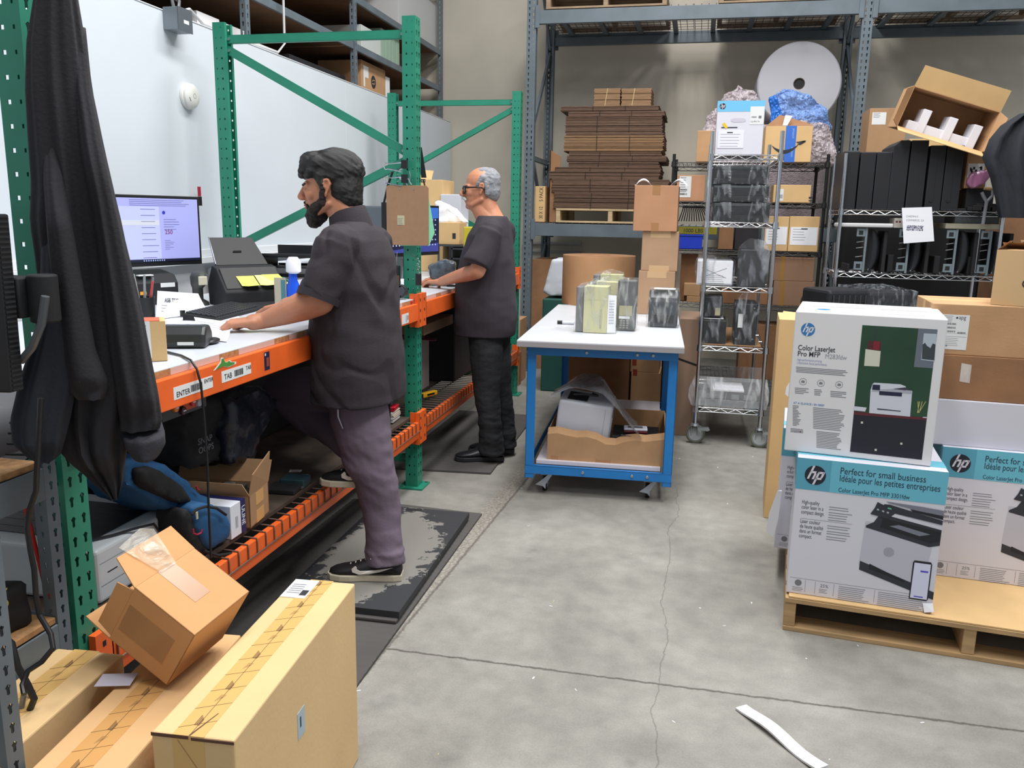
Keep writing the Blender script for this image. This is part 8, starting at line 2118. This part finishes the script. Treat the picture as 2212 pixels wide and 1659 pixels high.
b = MB(mat('pocket_trim', (190, 186, 204), .6)); a = [Vector(q) for q in ((-1.300, 2.868, .770), (-1.300, 2.868, .72), (-1.282, 2.868, .675))]; b.tube(a, [.004, .0035, .002], 6); b.build('pocket_edge', tr1)
BLKS = mat('shoe_black', (20, 20, 24), .6); SOLE1 = mat('sole_cream', (196, 188, 166), .6)
shoe(man1, (-1.075, 2.945), (-1.372, 2.890), PLZ + .0005, upm=BLKS, solem=SOLE1)
shoe(man1, (RH.x, RH.y), (RT.x, RT.y), DECK + .004, upm=BLKS, solem=SOLE1)
b = MB(mat('sock_black', (18, 18, 22), .9)); b.caps(RA - Z_ * .03, .038, RA + Z_ * .03, .038); b.build('sock', man1)
# hair and beard
def strands(amp, k=(10, 70, 70)): return lambda p: amp * (noise.fractal(Vector((p.x * k[0], p.y * k[1], p.z * k[2])), .8, 2.0, 3))
HR1 = mat('hair_black', (24, 22, 23), .45, var=.6, scale=9, aniso=(3, 18, 26), var2=(10, 9, 10), bump=.4, bscale=90)
b = MB()
H1.e(b, (-.028, 0, .060), (.112, .089, .086)); H1.e(b, (-.055, 0, .0), (.073, .083, .085)); H1.e(b, (-.075, 0, -.045), (.048, .062, .062))
H1.e(b, (.045, .0, .092), (.060, .070, .045), tilt=-.15); H1.cp(b, (.06, .03, .092), .034, (.092, .036, .062), .017); H1.cp(b, (.06, -.03, .092), .034, (.092, -.04, .050), .016); H1.cp(b, (.03, -.06, .085), .033, (.072, -.068, .040), .014); H1.cp(b, (.03, .055, .085), .034, (.068, .064, .045), .013)
for s in (1, -1): H1.cp(b, (.02, .070 * s, .045), .022, (.014, .074 * s, -.005), .010)
H1.cp(b, (.07, .0, .088), .032, (.098, .005, .052), .016); H1.e(b, (-.068, 0, -.03), (.055, .075, .075))
solid('hair', b, .0045, 5, HR1, man1, lambda p: .0038 * noise.fractal(Vector((p.x * 7, p.y * 55, p.z * 65 + p.x * 28)), .8, 2.0, 3))
BD1 = mat('beard_dark', (42, 34, 32), .9, var=.4, scale=60, bump=.6, bscale=140)
b = MB()
H1.e(b, (.058, 0, -.100), (.044, .048, .034)); H1.e(b, (.068, 0, -.118), (.032, .038, .030), tilt=.2)
for s in (1, -1):
    H1.cp(b, (.014, .070 * s, .0), .010, (.022, .066 * s, -.055), .015); H1.cp(b, (.022, .062 * s, -.050), .015, (.058, .044 * s, -.082), .022); H1.e(b, (.052, .048 * s, -.070), (.020, .012, .018)); H1.cp(b, (.098, .006 * s, -.051), .0058, (.084, .028 * s, -.066), .0055); H1.cp(b, (.084, .028 * s, -.066), .007, (.072, .032 * s, -.095), .012)
solid('beard', b, .004, 2, BD1, man1, lambda p: .0035 * noise.fractal(p * 60, .8, 2.0, 2))

# ---- far man
SK2 = mat('skin_ruddy', (204, 138, 106), .5, var=.08, scale=18)
b = MB()
H2 = HeadF((-1.262, 4.845, 1.633), math.radians(195), math.radians(2), 1.0)
head(b, H2, jaw=1.08, nose=1.04)
H2.e(b, (.03, 0, -.105), (.045, .045, .03)); b.caps((-1.20, 4.85, 1.44), .078, H2(.015, 0, -.10), .052, n=20)
limb(b, [((-1.185, 4.85, 1.44), .07), ((-1.21, 4.85, 1.50), .060), ((-1.24, 4.85, 1.57), .058)])
b.rings([sring((-1.225, 4.85, z), rx, ry) for z, rx, ry in ((.80, .14, .16), (.95, .145, .17), (1.1, .14, .17), (1.25, .10, .16), (1.38, .070, .15), (1.43, .055, .08))])
limb(b, [((-1.155, 4.67, 1.39), .055), ((-1.215, 4.60, 1.17), .045)]); limb(b, [((-1.215, 4.60, 1.17), .045), ((-1.30, 4.66, 1.145), .044), ((-1.42, 4.76, 1.11), .034), ((-1.50, 4.82, 1.085), .026)])
hand(b, (-1.50, 4.82, 1.085), (-.90, .40, -.12), (0, .05, 1), (.35, .9, 0), curl=(.25, .4, .35), k=.98)
limb(b, [((-1.16, 5.03, 1.39), .05), ((-1.225, 5.10, 1.17), .042), ((-1.40, 5.06, 1.12), .036), ((-1.56, 5.0, 1.09), .027)])
hand(b, (-1.56, 5.0, 1.09), (-.95, -.1, -.15), (0, 0, 1), (-.1, -.95, 0), curl=(.4, .5, .4), k=.98)
limb(b, [((-1.21, 4.78, .85), .09), ((-1.20, 4.77, .45), .055), ((-1.165, 4.77, .12), .038)]); limb(b, [((-1.21, 4.93, .85), .09), ((-1.17, 4.93, .45), .055), ((-1.12, 4.94, .12), .038)])
man2 = solid('person', b, .0048, 3, SK2)
tag(man2, 'grey-haired person in dark glasses and a black T-shirt working at the far bench', 'person')
face_bits(H2, man2, iris=(52, 36, 28), brow=(90, 86, 84))
b = MB(mat('tshirt_charcoal', (50, 45, 52), .85))
def sh2(p): return fbm(Vector((p.x * 3.5, p.y * 3.5, p.z * 5)), 0) * .009
b = MB()
b.rings([sring((x, 4.85, z), rx, ry, e=2.4) for x, z, rx, ry in ((-1.224, .775, .178, .20), (-1.226, .84, .182, .205), (-1.226, 1.0, .180, .205), (-1.222, 1.15, .168, .205), (-1.212, 1.28, .148, .205), (-1.200, 1.37, .122, .20), (-1.190, 1.43, .095, .165), (-1.192, 1.475, .078, .105))])
b.caps((-1.155, 4.67, 1.39), .068, (-1.165, 4.655, 1.34), .072, n=24); b.cyl((-1.155, 4.665, 1.39), (-1.218, 4.592, 1.205), .072, .080, n=28)
b.caps((-1.16, 5.03, 1.39), .068, (-1.17, 5.045, 1.34), .072, n=24); b.cyl((-1.16, 5.035, 1.39), (-1.222, 5.095, 1.20), .072, .080, n=28)
sh = solid('t_shirt', b, .0065, 4, mat('tshirt_charcoal', (50, 45, 52), .85), man2, sh2)
b = MB(); b.rings([sring((-1.215, 4.85, z), rx, ry, e=2.4) for z, rx, ry in ((.76, .12, .14), (.82, .15, .17), (.95, .155, .175))])
limb(b, [((-1.205, 4.77, .84), .108), ((-1.20, 4.765, .65), .098), ((-1.195, 4.765, .45), .080), ((-1.175, 4.765, .28), .070)]); b.cyl((-1.175, 4.765, .30), (-1.160, 4.768, .055), .068, .078, n=22)
limb(b, [((-1.205, 4.93, .84), .105), ((-1.18, 4.93, .65), .095), ((-1.16, 4.94, .45), .078), ((-1.135, 4.945, .28), .068)]); b.cyl((-1.135, 4.945, .30), (-1.118, 4.95, .055), .066, .075, n=22)
solid('jeans', b, .0065, 3, mat('jeans_black', (36, 38, 42), .85, var=.35, scale=9, bump=.2, bscale=120), man2, lambda p: fbm(Vector((p.x * 8, p.y * 8, p.z * 18)), 0) * .007 * (.5 + max(0, 1 - p.z / .5)) + .003 * math.sin(70 * p.z + 14 * p.x) * max(0, 1 - p.z / .35))
SB = mat('shoe_leather', (34, 35, 40), .4); SO = mat('sole_black', (40, 41, 46), .5)
shoe(man2, (-1.088, 4.800), (-1.385, 4.715), .0125, upm=SB, solem=SO, swoosh=False, high=.095, wd=.054)
shoe(man2, (-1.062, 4.975), (-1.355, 4.93), .0125, upm=SB, solem=SO, swoosh=False, high=.095, wd=.054)
HR2 = mat('hair_grey', (150, 152, 158), .6, var=.45, scale=14, aniso=(3, 16, 22), bump=.4, bscale=90)
b = MB()
H2.e(b, (-.048, 0, .040), (.070, .081, .080)); H2.e(b, (-.060, 0, -.01), (.055, .075, .075)); H2.e(b, (-.012, 0, .086), (.062, .058, .036), tilt=.15)
for s in (1, -1): H2.cp(b, (-.01, .068 * s, .055), .022, (.022, .070 * s, .018), .010); H2.cp(b, (-.028, .072 * s, .03), .018, (-.035, .070 * s, -.03), .015)
solid('hair', b, .0048, 4, HR2, man2, lambda p: .0032 * noise.fractal(Vector((p.x * 10, p.y * 60, p.z * 60 + p.x * 14)), .8, 2.0, 3))
b = MB(); 
for s in (1, -1): H2.cp(b, (.106, .004 * s, -.050), .011, (.092, .032 * s, -.062), .008)
solid('moustache', b, .003, 1, mat('hair_white', (206, 204, 202), .8, bump=.5, bscale=120), man2)
b = MB(mat('glasses_black', (14, 15, 20), .3)); gm = b
for s in (1, -1):
    b = MB(MATS['glasses_black']); n = 16; rr_ = [H2(.103 - .012 * abs(math.cos(q)) * (1 if math.cos(q) * s > 0 else -.2), .031 * s + .027 * math.cos(q), -.006 + .020 * math.sin(q)) for q in [2 * PI * j / n for j in range(n + 1)]]
    b.tube(rr_, .0032, 6); b.tube([H2(.094, .058 * s, .006), H2(.04, .078 * s, .006), H2(-.004, .084 * s, .004), H2(-.02, .082 * s, -.012)], [.0042, .0040, .0030, .0028], 6)
    b.box(0, 0, 0, 0, 0, 0) if False else None
    g = b.build('glasses_frame', man2)
    b = MB(mat('lens_dark', (40, 38, 44), .1, alpha=.75)); b.quad(*rr_[:-1]); b.build('lens', g)
b = MB(MATS['glasses_black']); b.tube([H2(.104, .006, .0), H2(.108, 0, .002), H2(.104, -.006, 0)], .003, 6); b.build('glasses_bridge', man2)

# ------------------------------------------------------------------ hoodie hanging on the near green frame
P0 = Vector((-1.285, 1.60, 1.3)); rv = ray(200, 600); vd = Vector((rv.x, rv.y, 0)).normalized(); rt = Vector((vd.y, -vd.x, 0))
HD = mat('hoodie_black', (38, 37, 42), .92, var=.12, scale=5, bump=.15, bscale=120)
HD2 = mat('hoodie_navy', (34, 38, 48), .92, var=.12, scale=5, bump=.15, bscale=120)
hood = thing('hanging_hoodie', 'black hooded sweatshirt hanging from the near green rack frame', 'sweatshirt', (0, 0, 0))
def drape(name, rows, dep, off=0.0, m=5, ph=0.0, mt=HD, amp=.16, seed=0, k=44, n=96):
    """rows: (pixel y, left x, right x); interpolated with smooth steps; folds run down the cloth"""
    b = MB(mt); b.smooth = True; rr = []
    def at(f):
        y = rows[0][0] + (rows[-1][0] - rows[0][0]) * f
        for (y0, l0, r0), (y1, l1, r1) in zip(rows[:-1], rows[1:]):
            if y0 <= y <= y1: t_ = (y - y0) / (y1 - y0); return y, l0 + (l1 - l0) * t_, r0 + (r1 - r0) * t_
        return rows[-1]
    for i in range(k + 1):
        f = i / k; y, xl, xr = at(f)
        of_ = off * min(1, f * 2.6) ** .8; A = Upl(xl, y, P0 + vd * of_, vd); Bq = Upl(xr, y, P0 + vd * of_, vd); c = (A + Bq) / 2; hw = (Bq - A).length / 2 * 1.07
        dd = dep * (.25 + .75 * min(1, f * 3) if off else .55 + .45 * min(1, f * 2)) * (1 if f < .95 else .6)
        ring = []
        for j in range(n):
            q = 2 * PI * j / n; cs, sn = math.cos(q), math.sin(q)
            wv = noise.noise(Vector((cs * 1.1 + seed, sn * 1.1, y * .0016))) * .9
            fold = math.sin(m * 2 * q + ph + 2.2 * wv + y * .0016) + .5 * math.sin(m * 3.3 * q + 1.3 + y * .003 + 3 * wv)
            fold = fold * (.35 + .65 * abs(sn))
            g = 1 + amp * fold * (.4 + .6 * f)
            ring.append(c + rt * hw * cs * (1 + .03 * fold) + vd * dd * math.copysign(abs(sn) ** .8, sn) * g + Z_ * (.004 * noise.noise(Vector((q * 2, y * .01, seed)))))
        rr.append(ring)
    b.rings(rr); return b.build(name, hood, ang=85)
drape('torso', [(-120, 95, 150), (0, 76, 166), (100, 62, 182), (200, 60, 196), (300, 66, 216), (400, 74, 238), (480, 72, 256), (560, 84, 272), (650, 96, 290), (740, 104, 302), (830, 106, 300), (900, 112, 285), (960, 130, 272), (1010, 175, 266), (1050, 215, 264), (1068, 236, 256)], .075, 0, 5, seed=1)
drape('front_panel', [(430, 96, 140), (520, 92, 160), (620, 90, 172), (720, 78, 170), (820, 45, 165), (900, 26, 150), (950, 30, 138), (985, 62, 128), (995, 80, 112)], .045, -.075, 3, seed=5, mt=HD2, amp=.14)
b_ = drape('sleeve', [(60, 150, 184), (200, 160, 198), (330, 176, 226), (450, 200, 252), (560, 214, 278), (680, 228, 306), (780, 240, 324), (850, 252, 338), (905, 262, 347), (925, 262, 342)], .055, -.06, 3, seed=9, amp=.10)
drape('sleeve_cuff', [(912, 264, 345), (935, 268, 352), (960, 272, 354), (985, 288, 340), (992, 300, 325)], .05, -.062, 2, seed=12, amp=.04, k=14, mt=mat('hoodie_cuff', (48, 48, 55), .95, bump=.2, bscale=150))
drape('sleeve', [(250, 92, 128), (400, 96, 140), (520, 105, 160), (640, 118, 182), (760, 130, 205), (830, 140, 232), (860, 170, 225)], .04, -.09, 2, seed=15, amp=.12)
b = MB(STEEL); tp = Upl(122, -118, P0, vd); b.tube([tp + Vector((0, 0, -.02)), tp + Vector((0, 0, .06)), (tp.x, 1.62, tp.z + .07), (-1.425, 1.645, tp.z + .07)], .004); b.build('hanger_hook', hood)
